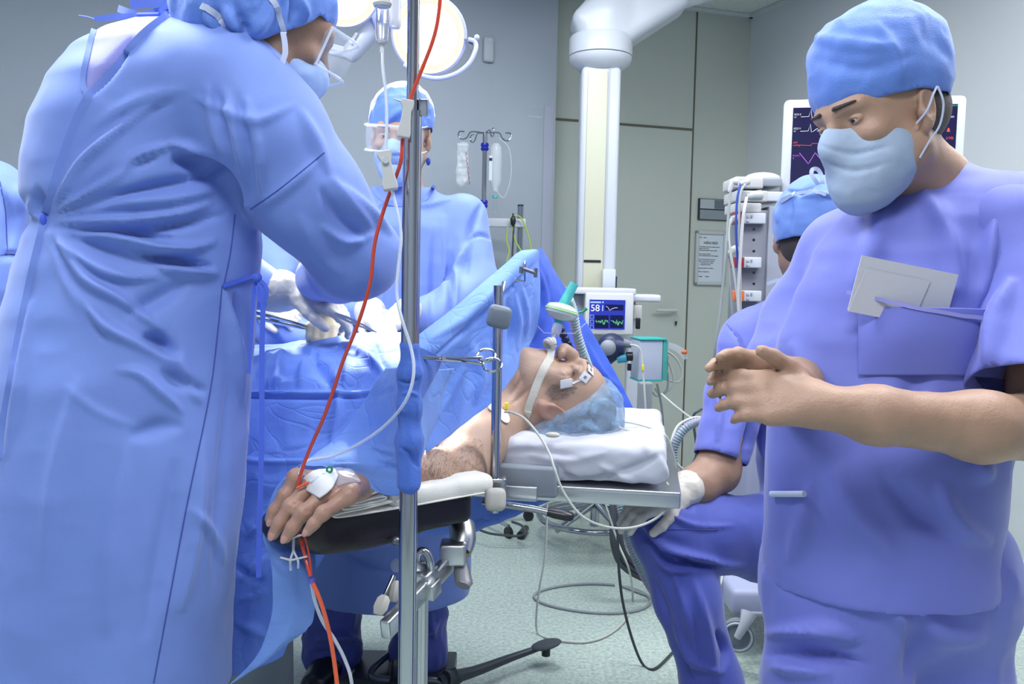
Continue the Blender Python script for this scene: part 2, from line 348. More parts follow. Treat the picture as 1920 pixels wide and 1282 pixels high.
# ------------------------------------------------------------------ implicit sculpting
def smin(a, b, k):
    h = np.clip(.5+.5*(b-a)/k, 0, 1); return b+(a-b)*h-k*h*(1-h)
class SD:
    def __init__(s): s.ops = []; s.lo = np.full(3, 1e9); s.hi = np.full(3, -1e9)
    def _b(s, pts, r):
        for p in pts: s.lo = np.minimum(s.lo, np.array(p)-r); s.hi = np.maximum(s.hi, np.array(p)+r)
    def cone(s, a, b, ra, rb=None, k=.02, op='+'):
        a = np.array(a, float); b = np.array(b, float); rb = ra if rb is None else rb
        if op == '+': s._b([a, b], max(ra, rb))
        ba = b-a; l2 = ba@ba+1e-12
        def fn(p):
            t = np.clip(((p-a)@ba)/l2, 0, 1); return np.linalg.norm(p-a-t[:, None]*ba, axis=1)-(ra+(rb-ra)*t)
        s.ops.append((fn, k, op, a*.5+b*.5, np.linalg.norm(ba)/2+max(ra, rb))); return s
    def chain(s, pts, rs, k=.02):
        for i in range(len(pts)-1): s.cone(pts[i], pts[i+1], rs[i], rs[i+1], k if i == 0 else min(k, rs[i]*.8))
        return s
    def ell(s, c, r, ax=None, k=.02, op='+'):
        c = np.array(c, float); r = np.array(r if hasattr(r, '__len__') else [r]*3, float); A = np.eye(3) if ax is None else np.array(ax, float)
        if op == '+': s._b([c], r.max())
        def fn(p):
            q = (p-c)@A.T; k0 = np.linalg.norm(q/r, axis=1); k1 = np.linalg.norm(q/(r*r), axis=1)+1e-9; return k0*(k0-1)/k1
        s.ops.append((fn, k, op, c, r.max())); return s
    def box(s, c, h, ax=None, rd=.01, k=.02, op='+'):
        c = np.array(c, float); h = np.array(h, float)-rd; A = np.eye(3) if ax is None else np.array(ax, float)
        if op == '+': s._b([c], np.linalg.norm(h)+rd)
        def fn(p):
            q = np.abs((p-c)@A.T)-h; return np.linalg.norm(np.maximum(q, 0), axis=1)+np.minimum(q.max(1), 0)-rd
        s.ops.append((fn, k, op, c, np.linalg.norm(h)+rd)); return s
    def loft(s, secs, k=.02):
        """secs: (center3, rx, ry, yaw) ordered bottom to top along z"""
        Z = np.array([q[0][2] for q in secs]); C = np.array([q[0] for q in secs], float); RX = np.array([q[1] for q in secs]); RY = np.array([q[2] for q in secs]); YW = np.array([q[3] if len(q) > 3 else 0. for q in secs])
        s._b(C, max(RX.max(), RY.max()))
        def it(z, A):
            zz = np.clip(z, Z[0], Z[-1]); i = np.clip(np.searchsorted(Z, zz)-1, 0, len(Z)-2); t = (zz-Z[i])/(Z[i+1]-Z[i]); t2 = t*t*(3-2*t)*.4+t*.6; return A[i]+(A[i+1]-A[i])*t2
        def fn(p):
            z = p[:, 2]; cx = it(z, C[:, 0]); cy = it(z, C[:, 1]); rx = it(z, RX); ry = it(z, RY); yw = it(z, YW)
            dx = p[:, 0]-cx; dy = p[:, 1]-cy; X = dx*np.cos(yw)+dy*np.sin(yw); Y = -dx*np.sin(yw)+dy*np.cos(yw)
            k0 = np.sqrt((X/rx)**2+(Y/ry)**2)+1e-9; k1 = np.sqrt((X/rx**2)**2+(Y/ry**2)**2)+1e-9
            d = k0*(k0-1)/k1; d = np.maximum(d, -np.minimum(rx, ry))
            dz = np.maximum(Z[0]-z, z-Z[-1]); o = np.maximum(d, dz)
            return np.where((d > 0) & (dz > 0), np.hypot(d, dz), o)
        s.ops.append((fn, k, '+', None, 0)); return s
    def fn(s, f, k=.02, op='+'): s.ops.append((f, k, op, None, 0)); return s
    def __call__(s, p):
        d = np.full(len(p), 1e3)
        for fn, k, op, c, rad in s.ops:
            if c is not None and len(p) > 4000:
                idx = np.nonzero(np.einsum('ij,ij->i', p-c, p-c) < (rad+.12)**2)[0]
                if len(idx) == 0: continue
                e = fn(p[idx]); dd = d[idx]
                d[idx] = smin(dd, e, k) if op == '+' else -smin(-dd, e, k)
                if op == '+':
                    pass
            else:
                e = fn(p); d = smin(d, e, k) if op == '+' else -smin(-d, e, k)
        return d
    def mesh(s, h=.005, B=12, pad=.02):
        lo = s.lo-pad; hi = s.hi+pad; nb = np.ceil((hi-lo)/(B*h)).astype(int)
        I = np.stack(np.meshgrid(*[np.arange(n) for n in nb], indexing='ij'), -1).reshape(-1, 3)
        C = lo+(I+.5)*B*h; d = np.concatenate([s(C[i:i+3000]) for i in range(0, len(C), 3000)])
        I = I[np.abs(d) < B*h*1.25+.012]
        r = np.arange(B+1); O = np.stack(np.meshgrid(r, r, r, indexing='ij'), -1).reshape(-1, 3)
        keys = []; pos = []; quads = []
        S1 = np.int64(4096); 
        def key(ijk): return (ijk[..., 0].astype(np.int64)*S1+ijk[..., 1])*S1+ijk[..., 2]
        CH = 60; E = []
        for c0 in range(0, len(I), CH):
            J = I[c0:c0+CH]; G = (J[:, None, :]*B+O[None]).reshape(-1, 3)
            D = s(lo+G*h).reshape(len(J), B+1, B+1, B+1); Sg = D < 0
            cnt = np.zeros((len(J), B, B, B)); acc = np.zeros((len(J), B, B, B, 3)); sl = (slice(0, B), slice(1, B+1))
            for ax in range(3):
                for a in (0, 1):
                    for b in (0, 1):
                        i0 = [0, 0, 0]; i1 = [0, 0, 0]; oth = [x for x in range(3) if x != ax]
                        i0[oth[0]] = i1[oth[0]] = a; i0[oth[1]] = i1[oth[1]] = b; i1[ax] = 1
                        d0 = D[(slice(None),)+tuple(sl[q] for q in i0)]; d1 = D[(slice(None),)+tuple(sl[q] for q in i1)]
                        mk_ = (d0 < 0) != (d1 < 0); t = np.where(mk_, d0/(d0-d1+1e-20), 0)
                        cnt += mk_; 
                        for q in range(3):
                            acc[..., q] += np.where(mk_, (t if q == ax else i0[q]), 0)
            w = np.nonzero(cnt > 0); cell = np.stack(w[1:], -1)+J[w[0]]*B
            keys.append(key(cell)); pos.append(lo+(cell+acc[w]/cnt[w][:, None])*h)
            for ax in range(3):
                i1 = [0, 0, 0]; i1[ax] = 1
                d0 = D[:, :B, :B, :B] < 0; d1 = D[(slice(None),)+tuple(sl[q] for q in i1)] < 0
                w = np.nonzero(d0 != d1); g = np.stack(w[1:], -1)+J[w[0]]*B; E.append((ax, g, d0[w]))
        keys = np.concatenate(keys); pos = np.concatenate(pos); o = np.argsort(keys); keys = keys[o]; pos = pos[o]
        for ax, g, inside in E:
            u = [0, 0, 0]; v = [0, 0, 0]; a, b = [(1, 2), (2, 0), (0, 1)][ax]; u[a] = 1; v[b] = 1; u = np.array(u); v = np.array(v)
            cs = [g-u-v, g-v, g, g-u]; ids = []; ok = np.ones(len(g), bool)
            for c in cs:
                kk = key(c); j = np.clip(np.searchsorted(keys, kk), 0, len(keys)-1); ok &= keys[j] == kk; ids.append(j)
            Q = np.stack(ids, -1); Q = np.where(inside[:, None], Q, Q[:, ::-1])[ok]; quads.append(Q)
        F = np.concatenate(quads)
        return pos, F
def smooth_mesh(v, f, it=2, lam=.5):
    e = np.concatenate([f[:, [0, 1]], f[:, [1, 2]], f[:, [2, 3]], f[:, [3, 0]]]); n = len(v)
    for _ in range(it):
        a = np.zeros_like(v); c = np.zeros(n)
        for q in range(3): a[:, q] = np.bincount(e[:, 0], v[e[:, 1], q], n)+np.bincount(e[:, 1], v[e[:, 0], q], n)
        c = np.bincount(e[:, 0], minlength=n)+np.bincount(e[:, 1], minlength=n); v = v+(a/np.maximum(c, 1)[:, None]-v)*lam
    return v
def sdobj(name, sd, m, parent=None, h=.005, folds=(), wr=0., ws=10., aniso=(1, 1, 1), crease=0., cut=None, solid=0., sub=0, sm=2, seed=0., mats=None, fm=None):
    v, f = sd.mesh(h); v = smooth_mesh(v, f, sm)
    n = vnormals(v, f)
    if wr: v = v + n*(wr*fnoise(v*ws*np.array(aniso)+seed, 3))[:, None]
    if crease: v = v + n*(crease*rnoise(v*ws*1.4*np.array(aniso)+seed+5, 2))[:, None]
    if folds: v = apply_folds(v, f, folds)
    if cut is not None:
        keep = cut(v); kf = keep[f].all(1); f = f[kf]
        u = np.unique(f); re = -np.ones(len(v), int); re[u] = np.arange(len(u)); v = v[u]; f = re[f]
        e = np.sort(np.concatenate([f[:, [0, 1]], f[:, [1, 2]], f[:, [2, 3]], f[:, [3, 0]]]), 1); ue, cn = np.unique(e, axis=0, return_counts=True); be = ue[cn == 1]; n_ = len(v)
        bm_ = np.zeros(n_, bool); bm_[be.ravel()] = True
        for _ in range(14):     # even out the hem left by the cut
            a = np.stack([np.bincount(be[:, 0], v[be[:, 1], q], n_)+np.bincount(be[:, 1], v[be[:, 0], q], n_) for q in range(3)], -1); c_ = np.bincount(be.ravel(), minlength=n_)
            v = np.where(bm_[:, None], v*.4+.6*a/np.maximum(c_, 1)[:, None], v)
        keepb = ~bm_; v2 = smooth_mesh(v, f, 2, .4); near = np.zeros(n_, bool); near[f[bm_[f].any(1)].ravel()] = True; v = np.where((near & keepb)[:, None], v2, v)
    fmat = fm(v[f].mean(1)) if fm else None
    o = mk(name, v, f, m, parent, mats=mats, fmat=fmat)
    if solid: mod_solid(o, solid, 0)
    if sub: mod_subsurf(o, sub)
    return o
def frame(z, y):      # orthonormal local frame rows x,y,z
    z = nrm(z); y = nrm(np.array(y)-z*(np.array(y)@z)); x = np.cross(y, z); return np.array([x, y, z])
# ================================================================== ROOM
UB = V3(math.cos(R(17.3)), math.sin(R(17.3)), 0)          # along the back wall
NB = V3(UB[1], -UB[0], 0)                                  # out of the back wall, into the room
B0 = V3(1.084, 5.1, 0)                                     # a point of the back wall's foot
CR = B0 + UB*.31                                           # corner back/right
UR = V3(math.sin(R(23)), -math.cos(R(23)), 0)             # along the right wall towards the camera
NR = V3(-UR[1], UR[0], 0)*-1
ZZ = V3(0, 0, 1)
def hitB(px, py, off=0.):       # ray through a pixel onto the back wall plane (moved out by off)
    r = FW + RT*((px-960)/F_PX) + UP*((641-py)/F_PX); q = B0+NB*off
    return CAM + r*(((q-CAM)@NB)/(r@NB))
def wallmat(name, col, vary=.03):
    return mat(name, col, .55, bump=.25, bscale=500, vary=vary, vscale=1.5)
M['wall_blue'] = wallmat('wall_bluegrey_paint', (0.33, 0.375, 0.43))
M['wall_green'] = wallmat('wall_sage_laminate', (0.43, 0.47, 0.43), .02)
M['wall_right'] = wallmat('wall_grey_paint', (0.58, 0.61, 0.63))
M['joint'] = mat('panel_joint', (0.10, 0.10, 0.075), .6)
# floor
m = mat('floor_vinyl', (0.40, 0.54, 0.48), .22); nt = m.node_tree; b = nt.nodes['Principled BSDF']; tc = nt.nodes.new('ShaderNodeTexCoord')
n1 = nt.nodes.new('ShaderNodeTexNoise'); n1.inputs['Scale'].default_value = 75; n1.inputs['Detail'].default_value = 4; n1.inputs['Roughness'].default_value = .7
n2 = nt.nodes.new('ShaderNodeTexVoronoi'); n2.inputs['Scale'].default_value = 130
rp = nt.nodes.new('ShaderNodeValToRGB'); rp.color_ramp.elements[0].position = .36; rp.color_ramp.elements[1].position = .62
rp.color_ramp.elements[0].color = (0.29, 0.38, 0.345, 1); rp.color_ramp.elements[1].color = (0.58, 0.66, 0.60, 1)
mx = nt.nodes.new('ShaderNodeMix'); mx.data_type = 'RGBA'; mx.inputs[0].default_value = .3
r2 = nt.nodes.new('ShaderNodeValToRGB'); r2.color_ramp.elements[0].color = (0.68, 0.76, 0.68, 1); r2.color_ramp.elements[1].color = (0.40, 0.49, 0.455, 1); r2.color_ramp.elements[1].position = .5
for a, c in ((n1, 'Vector'), (n2, 'Vector')): nt.links.new(tc.outputs['Object'], a.inputs[c])
nt.links.new(n1.outputs['Fac'], rp.inputs[0]); nt.links.new(n2.outputs['Distance'], r2.inputs[0])
nt.links.new(rp.outputs[0], mx.inputs[6]); nt.links.new(r2.outputs[0], mx.inputs[7]); nt.links.new(mx.outputs[2], b.inputs['Base Color'])
M['floor'] = m
def struct(o): o['kind'] = 'structure'; return o
BL = CR - UB*4.3; FR = CR + UR*6.4
struct(one('floor', M['floor'], None, lambda q: q.prism([BL+NB*(-.2)-ZZ*.05, CR+NB*(-.2)+UR*-.2-ZZ*.05, FR-NR*.2-ZZ*.05, V3(-3.4, -1.2, -.05)], .05, ZZ), smooth=False))
# back wall (sage laminate with a door), left wall face stands 14 cm proud of it
struct(one('wall_back', M['wall_green'], None, lambda q: q.box(CR-UB*1.3-NB*.06+ZZ*CEIL/2, (2.8, .12, CEIL), [UB, NB, ZZ]), smooth=False))
e1 = hitB(1042, 100); wl = hitB(1040, 300, .14); wlx = wl-ZZ*wl[2]
struct(one('wall_left', M['wall_blue'], None, lambda q: q.box(wlx-UB*1.9-NB*.14+ZZ*CEIL/2, (3.8, .28, CEIL), [UB, NB, ZZ]), smooth=False))
struct(one('wall_right', M['wall_right'], None, lambda q: q.box(CR+UR*2.6-NR*.06+ZZ*CEIL/2, (5.4, .12, CEIL), [UR, NR, ZZ]), smooth=False))
fl = wlx-UB*3.75
struct(one('wall_side', M['wall_blue'], None, lambda q: q.box(fl+NB*2.4-UB*.06+ZZ*CEIL/2, (.12, 4.8, CEIL), [UB, NB, ZZ]), smooth=False))
M['wall_behind'] = wallmat('wall_behind_paint', (0.42, 0.45, 0.50))
struct(one('wall_front', M['wall_behind'], None, lambda q: q.box(V3(.4, -1.3, CEIL/2), (7.6, .12, CEIL)), smooth=False))
# ceiling: acoustic tiles
m = mat('ceiling_tile', (0.66, 0.68, 0.66), .9); nt = m.node_tree; b = nt.nodes['Principled BSDF']; tc = nt.nodes.new('ShaderNodeTexCoord')
n1 = nt.nodes.new('ShaderNodeTexNoise'); n1.inputs['Scale'].default_value = 90; n1.inputs['Detail'].default_value = 3
rp = nt.nodes.new('ShaderNodeValToRGB'); rp.color_ramp.elements[0].position = .30; rp.color_ramp.elements[1].position = .42
rp.color_ramp.elements[0].color = (0.28, 0.29, 0.27, 1); rp.color_ramp.elements[1].color = (0.68, 0.70, 0.67, 1)
nt.links.new(tc.outputs['Object'], n1.inputs['Vector']); nt.links.new(n1.outputs['Fac'], rp.inputs[0]); nt.links.new(rp.outputs[0], b.inputs['Base Color'])
M['ceil'] = m
struct(one('ceiling', M['ceil'], None, lambda q: q.prism([BL+NB*(-.2)+ZZ*CEIL, CR-NB*.2-UR*.2+ZZ*CEIL, FR-NR*.2+ZZ*CEIL, V3(-3.4, -1.2, CEIL)], .05, ZZ), smooth=False))
M['grid'] = mat('ceiling_grid_metal', (0.55, 0.58, 0.60), .5)
q = MB()
for k in range(0, 7):
    o_ = CR-UB*(.47+.6*(k-1)) if k else None
    if k: q.box(o_+NB*2.2+ZZ*(CEIL-.004), (.024, 4.4, .010), [UB, NB, ZZ])
for k in range(1, 7): q.box(CR-UB*1.6+NB*(.6*k)+ZZ*(CEIL-.004), (4.6, .024, .008), [UB, NB, ZZ])
struct(q.build('trim_1', M['grid'], None, smooth=False))
q = MB()   # perimeter angle
q.box(CR-UB*1.3+NB*.012+ZZ*(CEIL-.012), (2.8, .024, .02), [UB, NB, ZZ]); q.box(CR+UR*2.6+NR*.012+ZZ*(CEIL-.012), (5.4, .024, .02), [UR, NR, ZZ])
struct(q.build('trim_2', M['grid'], None, smooth=False))
# baseboards (coved vinyl)
struct(one('baseboard_right', M['wall_right'], None, lambda q: q.box(CR+UR*2.6+NR*.008+ZZ*.05, (5.4, .016, .10), [UR, NR, ZZ]), smooth=False))
# joints of the wall panelling + door
def ontoB(px, py, off=.003): return hitB(px, py, off)
pA = ontoB(1046, 223); pB = ontoB(1300, 243); pC = ontoB(1308, 26)
top = pB[2]; uj = (pB-B0)@UB
def bx_(q, u0, u1, z0, z1, off=.002, th=.005, org=None):
    o = (B0 if org is None else org); q.box(o+UB*(u0+u1)/2+NB*off+ZZ*(z0+z1)/2, (abs(u1-u0), th, abs(z1-z0)), [UB, NB, ZZ])
q = MB(); bx_(q, uj-1.05, uj, top-.006, top+.006); bx_(q, uj-.004, uj+.004, 0, CEIL-.02)
struct(q.build('trim_3', M['joint'], None, smooth=False))
d = root('door_1', B0+UB*(uj-.5), kind=None) if False else root('door_1', B0+UB*(uj-.5)); d['kind'] = 'structure'
one('door_panel', M['wall_green'], d, lambda q: bx_(q, uj-1.0, uj-.008, .01, top-.012, .004, .006), smooth=False)
hp = ontoB(1262, 581, .01)
def hd(q):
    q.cyl(hp, hp+NB*.012, .027, 28, bev=.003); q.cyl(hp+NB*.01, hp+NB*.05, .010, 16)
    q.tube([hp+NB*.045, hp+NB*.052-UB*.03, hp+NB*.052-UB*.12, hp+NB*.045-UB*.128], [.011, .011, .010, .008], 12, smooth=4)
one('door_handle', M['offwhite'], d, hd)
kp = ontoB(1266, 604, .01)
k_ = one('keyhole_plate', M['offwhite'], d, lambda q: q.cyl(kp, kp+NB*.010, .026, 28, bev=.003))
one('lock_cylinder', M['black'], k_, lambda q: (q.cyl(kp+NB*.008, kp+NB*.013, .007, 16), q.box(kp+NB*.010-ZZ*.010, (.007, .006, .018), [UB, NB, ZZ])))
# two-row grey sign plate beside the door
s0 = hitB(1338, 393, .01)
t = root('door_sign', s0, 'grey two-row metal sign plate on wall above framed notice', 'sign')
one('backplate', M['black'], t, lambda q: q.box(s0, (.205, .008, .125), [UB, NB, ZZ]), smooth=False)
M['signgrey'] = mat('sign_grey', (0.20, 0.24, 0.27), .4); M['signlight'] = mat('sign_light_grey', (0.34, 0.39, 0.42), .4); M['signdark'] = mat('sign_dark_grey', (0.10, 0.13, 0.17), .4)
one('lower_strip', M['signgrey'], t, lambda q: q.box(s0+NB*.005-ZZ*.031+UB*.003, (.195, .008, .055), [UB, NB, ZZ]), smooth=False)
one('upper_strip', M['signlight'], t, lambda q: q.box(s0+NB*.005+ZZ*.031+UB*.003, (.195, .008, .055), [UB, NB, ZZ]), smooth=False)
one('slider', M['signdark'], t, lambda q: q.box(s0+NB*.010+ZZ*.031+UB*.050, (.100, .004, .050), [UB, NB, ZZ]), smooth=False)
# framed house-rules notice
n0 = hitB(1332, 484, .012)
t = root('framed_notice', n0, 'framed HIŠNI RED notice in grey frame on wall beside door', 'notice')
def fr(q):
    for sx, sz, w, h in ((0, .150, .205, .020), (0, -.150, .205, .020), (-.0925, 0, .020, .32), (.0925, 0, .020, .32)):
        q.box(n0+UB*sx+ZZ*sz, (w, .018, h), [UB, NB, ZZ], bev=.004)
one('frame', M['midgrey'], t, fr)
M['paper'] = mat('notice_paper', (0.50, 0.56, 0.62), .5)
pp = one('paper', M['paper'], t, lambda q: q.box(n0-NB*.002, (.170, .004, .285), [UB, NB, ZZ]), smooth=False)
W = MB()
W.add(*text_mesh('t', 'HIŠNI RED', n0+NB*.001+ZZ*.083-UB*.001, UB, ZZ, .021, None, None, align='CENTER'))
W.add(*text_mesh('t', 'SPC   obrat', n0+NB*.001+ZZ*.118-UB*.078, UB, ZZ, .010, None, None)); 
lines = ["V operacijski prostor je dovoljen vstop le", "osebju in spremstvu.", "Obvezna je uporaba zascitne obleke.", "", "Prepovedano je kajenje.", "Vrata morajo biti zaprta med posegom.", "", "V prostoru je obvezen red in mir.", "Roke si razkuzite pred vstopom.", "    Po posegu prostor ocistite", "    in pospravite opremo.", "", "Uporaba telefona ni dovoljena.", "", "Hvala za razumevanje."]
for i, s_ in enumerate(lines):
    if s_: W.add(*text_mesh('t', s_, n0+NB*.001+ZZ*(.064-i*.0105)-UB*.078, UB, ZZ, .0082, None, None))
W.add(*text_mesh('t', 'Podpis        Datum', n0+NB*.001-ZZ*.112-UB*.075, UB, ZZ, .009, None, None))
W.build('lettering', M['black'], pp, smooth=False)
# corner guard strip + tape remnants on the left wall
def onL(px, py, off=0.): return hitB(px, py, .14+off)
c0 = onL(1022, 199); c1 = onL(1036, 199)
M['guard'] = mat('corner_guard', (0.36, 0.38, 0.47), .45)
struct(one('trim_4', M['guard'], None, lambda q: q.box((c0+c1)/2*V3(1, 1, 0)+NB*.002+ZZ*c0[2]/2, (.052, .004, c0[2]), [UB, NB, ZZ]), smooth=False))
t0 = onL(1004, 202, .001)
tag(one('tape_remnant', mat('old_tape', (0.40, 0.44, 0.47), .7, vary=.3, vscale=80), None, lambda q: (q.box(t0, (.09, .001, .003), [UB, NB, ZZ]), q.box(t0-ZZ*.048, (.085, .001, .012), [UB, NB, ZZ])), smooth=False), 'faint peeling tape marks on blue-grey wall by corner guard', 'tape')
# wall sensor
w0 = onL(916, 93, .012)
t = root('wall_sensor', w0, 'small pale grey rounded device on wall beside surgical lamp', 'sensor')
one('housing', M['signlight'] if False else mat('sensor_plastic', (0.42, 0.46, 0.50), .5), t, lambda q: q.box(w0, (.058, .03, .130), [UB, NB, ZZ], bev=.012))
one('speaker_disc', M['midgrey'], t, lambda q: q.cyl(w0+NB*.014-ZZ*.033, w0+NB*.018-ZZ*.033, .021, 24, bev=.002))
one('small_button', M['white'], t, lambda q: q.cyl(w0+NB*.014+ZZ*.044, w0+NB*.018+ZZ*.044, .005, 12))
# dark device on wall behind the surgeon's back
w1 = onL(80, 232, .02)
tag(one('wall_device', M['black'], None, lambda q: q.box(w1, (.07, .04, .09), [UB, NB, ZZ], bev=.006)), 'black device on wall behind the bending surgeon', 'device')
# ================================================================== helpers for laying details on surfaces
from mathutils.bvhtree import BVHTree
class Surf:
    def __init__(s, *objs):
        V = []; F = []
        for o in objs:
            off = np.array(o.location) + (np.array(o.parent.location) if o.parent else 0); n = len(V)
            V += [tuple(np.array(q.co)+off) for q in o.data.vertices]; F += [tuple(i+n for i in p.vertices) for p in o.data.polygons]
        s.b = BVHTree.FromPolygons(V, F)
    def at(s, px, py, off=0., dflt=None):
        r = Vector(nrm(FW + RT*((px-960)/F_PX) + UP*((641-py)/F_PX)))
        h = s.b.ray_cast(Vector(CAM), r)
        if h[0] is None: return None if dflt is None else P(px, py, dflt)
        n = np.array(h[1]); n = n if n@np.array(r) < 0 else -n
        return np.array(h[0]) + n*off
    def line(s, pts, off, k=6, dflt=None):
        q = crv([V3(a[0], a[1], 0) for a in pts], k) if len(pts) > 2 else [V3(*pts[0][:2], 0)+(V3(*pts[1][:2], 0)-V3(*pts[0][:2], 0))*t for t in np.linspace(0, 1, 12)]
        o = [s.at(a[0], a[1], off, dflt) for a in q]; return [a for a in o if a is not None]
    def down(s, p, off=0.):
        h = s.b.ray_cast(Vector(p), Vector((0, 0, -1)));  return None if h[0] is None else np.array(h[0])+V3(0, 0, off)
def inpoly(uv, poly):
    x, y = uv[:, 0], uv[:, 1]; c = np.zeros(len(uv), bool); n = len(poly); j = n-1
    for i in range(n):
        xi, yi = poly[i]; xj, yj = poly[j]
        c ^= ((yi > y) != (yj > y)) & (x < (xj-xi)*(y-yi)/((yj-yi) or 1e-9)+xi); j = i
    return c
def strip(q, pts, w, th, up=None, toward=None):      # flat ribbon through points; broad side faces the camera unless 'up' is given
    pts = [np.array(p) for p in pts]; n = len(pts); v = []
    for i, p in enumerate(pts):
        t = nrm(pts[min(i+1, n-1)]-pts[max(i-1, 0)]); no = nrm(CAM-p) if up is None else np.array(up)
        s = nrm(np.cross(t, no)); no = np.cross(s, t); ww = w[i] if hasattr(w, '__len__') else w
        v += [p-s*ww/2-no*th/2, p+s*ww/2-no*th/2, p+s*ww/2+no*th/2, p-s*ww/2+no*th/2]
    f = [(i*4+k, i*4+(k+1) % 4, (i+1)*4+(k+1) % 4, (i+1)*4+k) for i in range(n-1) for k in range(4)]+[(3, 2, 1, 0), tuple((n-1)*4+k for k in range(4))]
    return q.add(v, f)
# ------------------------------------------------------------------ body pieces
def head_sd(s, c, A, sc=1., neck_to=None, nose=1., open_eye=True, neck_r=.056, ears=(1, -1), ey=0., ez=0.):
    """head in local axes A (rows: left-right x, face y, crown z) around c (between the ears)"""
    L = lambda x, y, z: c + (A[0]*x+A[1]*y+A[2]*z)*sc
    e = lambda x, y, z, r, k=.02, op='+': s.ell(L(x, y, z), np.array(r)*sc, A, k*sc, op)
    k_ = lambda a, b, ra, rb, k=.015, op='+': s.cone(L(*a), L(*b), ra*sc, rb*sc, k*sc, op)
    e(0, -.018, .038, (.076, .098, .088), .02)
    e(0, .028, -.035, (.058, .062, .072), .03)
    e(0, .052, .035, (.058, .045, .045), .03)
    for x in (1, -1):
        k_((x*.055, -.002, -.052), (x*.018, .070, -.094), .020, .018, .03)
        e(x*.043, .064, -.016, (.020, .020, .016), .02)
        k_((x*.044, .082, .030), (x*.012, .094, .026), .008, .009, .012)
        e(x*.033, .100, .010, (.016, .012, .011), .010, '-')
        if not open_eye: e(x*.032, .084, .008, (.014, .012, .0115), .003)
    e(0, .078, -.095, (.022, .018, .016), .02)
    e(0, .082, -.060, (.030, .016, .022), .02)
    k_((0, .092, .018), (0, .098+.012*nose, -.018), .008, .0115, .010)
    e(0, .100+.012*nose, -.022, (.0125, .013, .011), .008)
    for x in (1, -1):
        e(x*.0125, .098+.006*nose, -.027, (.0095, .012, .0085), .006)
        e(x*.0065, .103+.008*nose, -.0375, (.0042, .0065, .006), .003, '-')
        k_((x*.016, .096, -.036), (x*.034, .084, -.058), .0022, .0018, .004, '-')
    e(0, .0955, -.0515, (.023, .0085, .0055), .004)
    e(0, .0940, -.0635, (.020, .0085, .0065), .004)
    k_((-.024, .1015, -.0570), (.024, .1015, -.0570), .0016, .0016, .003, '-')
    for x in ears:
        er = np.array([A[0]*x, A[1]*.93+A[2]*.2, A[2]*.96-A[1]*.2]); er = np.array([nrm(er[0]+A[1]*-.35), nrm(er[1]+A[0]*x*.35), nrm(er[2])])
        s.ell(L(x*.079, -.010+ey, .002+ez), V3(.010, .020, .032)*sc, er, .006*sc)
        s.ell(L(x*.088, -.006+ey, .005+ez), V3(.009, .012, .021)*sc, er, .005*sc, '-')
        s.cone(L(x*.080, .006+ey, -.004+ez), L(x*.080, .004+ey, -.014+ez), .006*sc, .006*sc, .004*sc)
        s.ell(L(x*.077, -.002+ey, -.026+ez), V3(.008, .010, .011)*sc, er, .006*sc)
    if neck_to is not None: s.cone(L(0, -.022, -.055), neck_to, neck_r*sc, neck_r*1.12, .03)
    return L
def hand_sd(s, w, d, nrmv, sc=1., curl=(.3, .35, .4, .45), spread=.1, thumb=1, side=1, k=.008, tcurl=.4, fat=1.):
    """w wrist, d finger direction, nrmv back-of-hand normal; side=+1: thumb on cross(d, n) side. returns finger tips"""
    d = nrm(d); n = nrm(np.array(nrmv)-d*(np.array(nrmv)@d)); x = np.cross(d, n)*side
    L = lambda a, b, c: w + (x*a+d*b+n*c)*sc
    s.cone(L(0, -.02, 0), L(0, .02, 0), .026*sc, .027*sc, .015)
    tips = []
    xs = (.029, .010, -.010, -.028); ln = (.072, .080, .074, .058); base = (.088, .092, .088, .080); rr = (.0092, .0095, .009, .008)
    for i in range(4):
        s.cone(L(xs[i]*.45, .018, 0), L(xs[i], base[i]-.006, .002), .0165*sc*fat, .0125*sc*fat, .016)
        a = -spread*(i-1.3)/1.5*side*side; dd = nrm(d+x*(xs[i]*2.6*spread*4)); p = L(xs[i], base[i], .003); ang = curl[i]*.7
        pts = [p]; rad = [rr[i]*1.12*sc*fat]
        for j, fr_ in enumerate((.45, .30, .25)):
            v = dd*math.cos(ang)-n*math.sin(ang); p = p+v*ln[i]*fr_*sc; pts.append(p); rad.append(rr[i]*(1.0, .92, .80)[j]*sc*fat); ang += curl[i]*1.0
        for j in range(3): s.cone(pts[j], pts[j+1], rad[j], rad[j+1], .004 if j else .009)
        s.ell(pts[1], rad[1]*1.08, None, .004); tips.append(pts)
    if thumb:
        t0 = L(.020, .015, -.004); t1 = L(.044, .050, -.014); 
        v = nrm(d*.75+x*.5*(1-tcurl)-n*tcurl*.6-x*.2*tcurl); t2 = t1+v*.034*sc; v2 = nrm(v-x*.35*tcurl+d*.1); t3 = t2+v2*.026*sc
        s.cone(t0, t1, .019*sc*fat, .0135*sc*fat, .014).cone(t1, t2, .0122*sc*fat, .0112*sc*fat, .007).cone(t2, t3, .0112*sc*fat, .0092*sc*fat, .004); tips.append([t0, t1, t2, t3])
    return tips
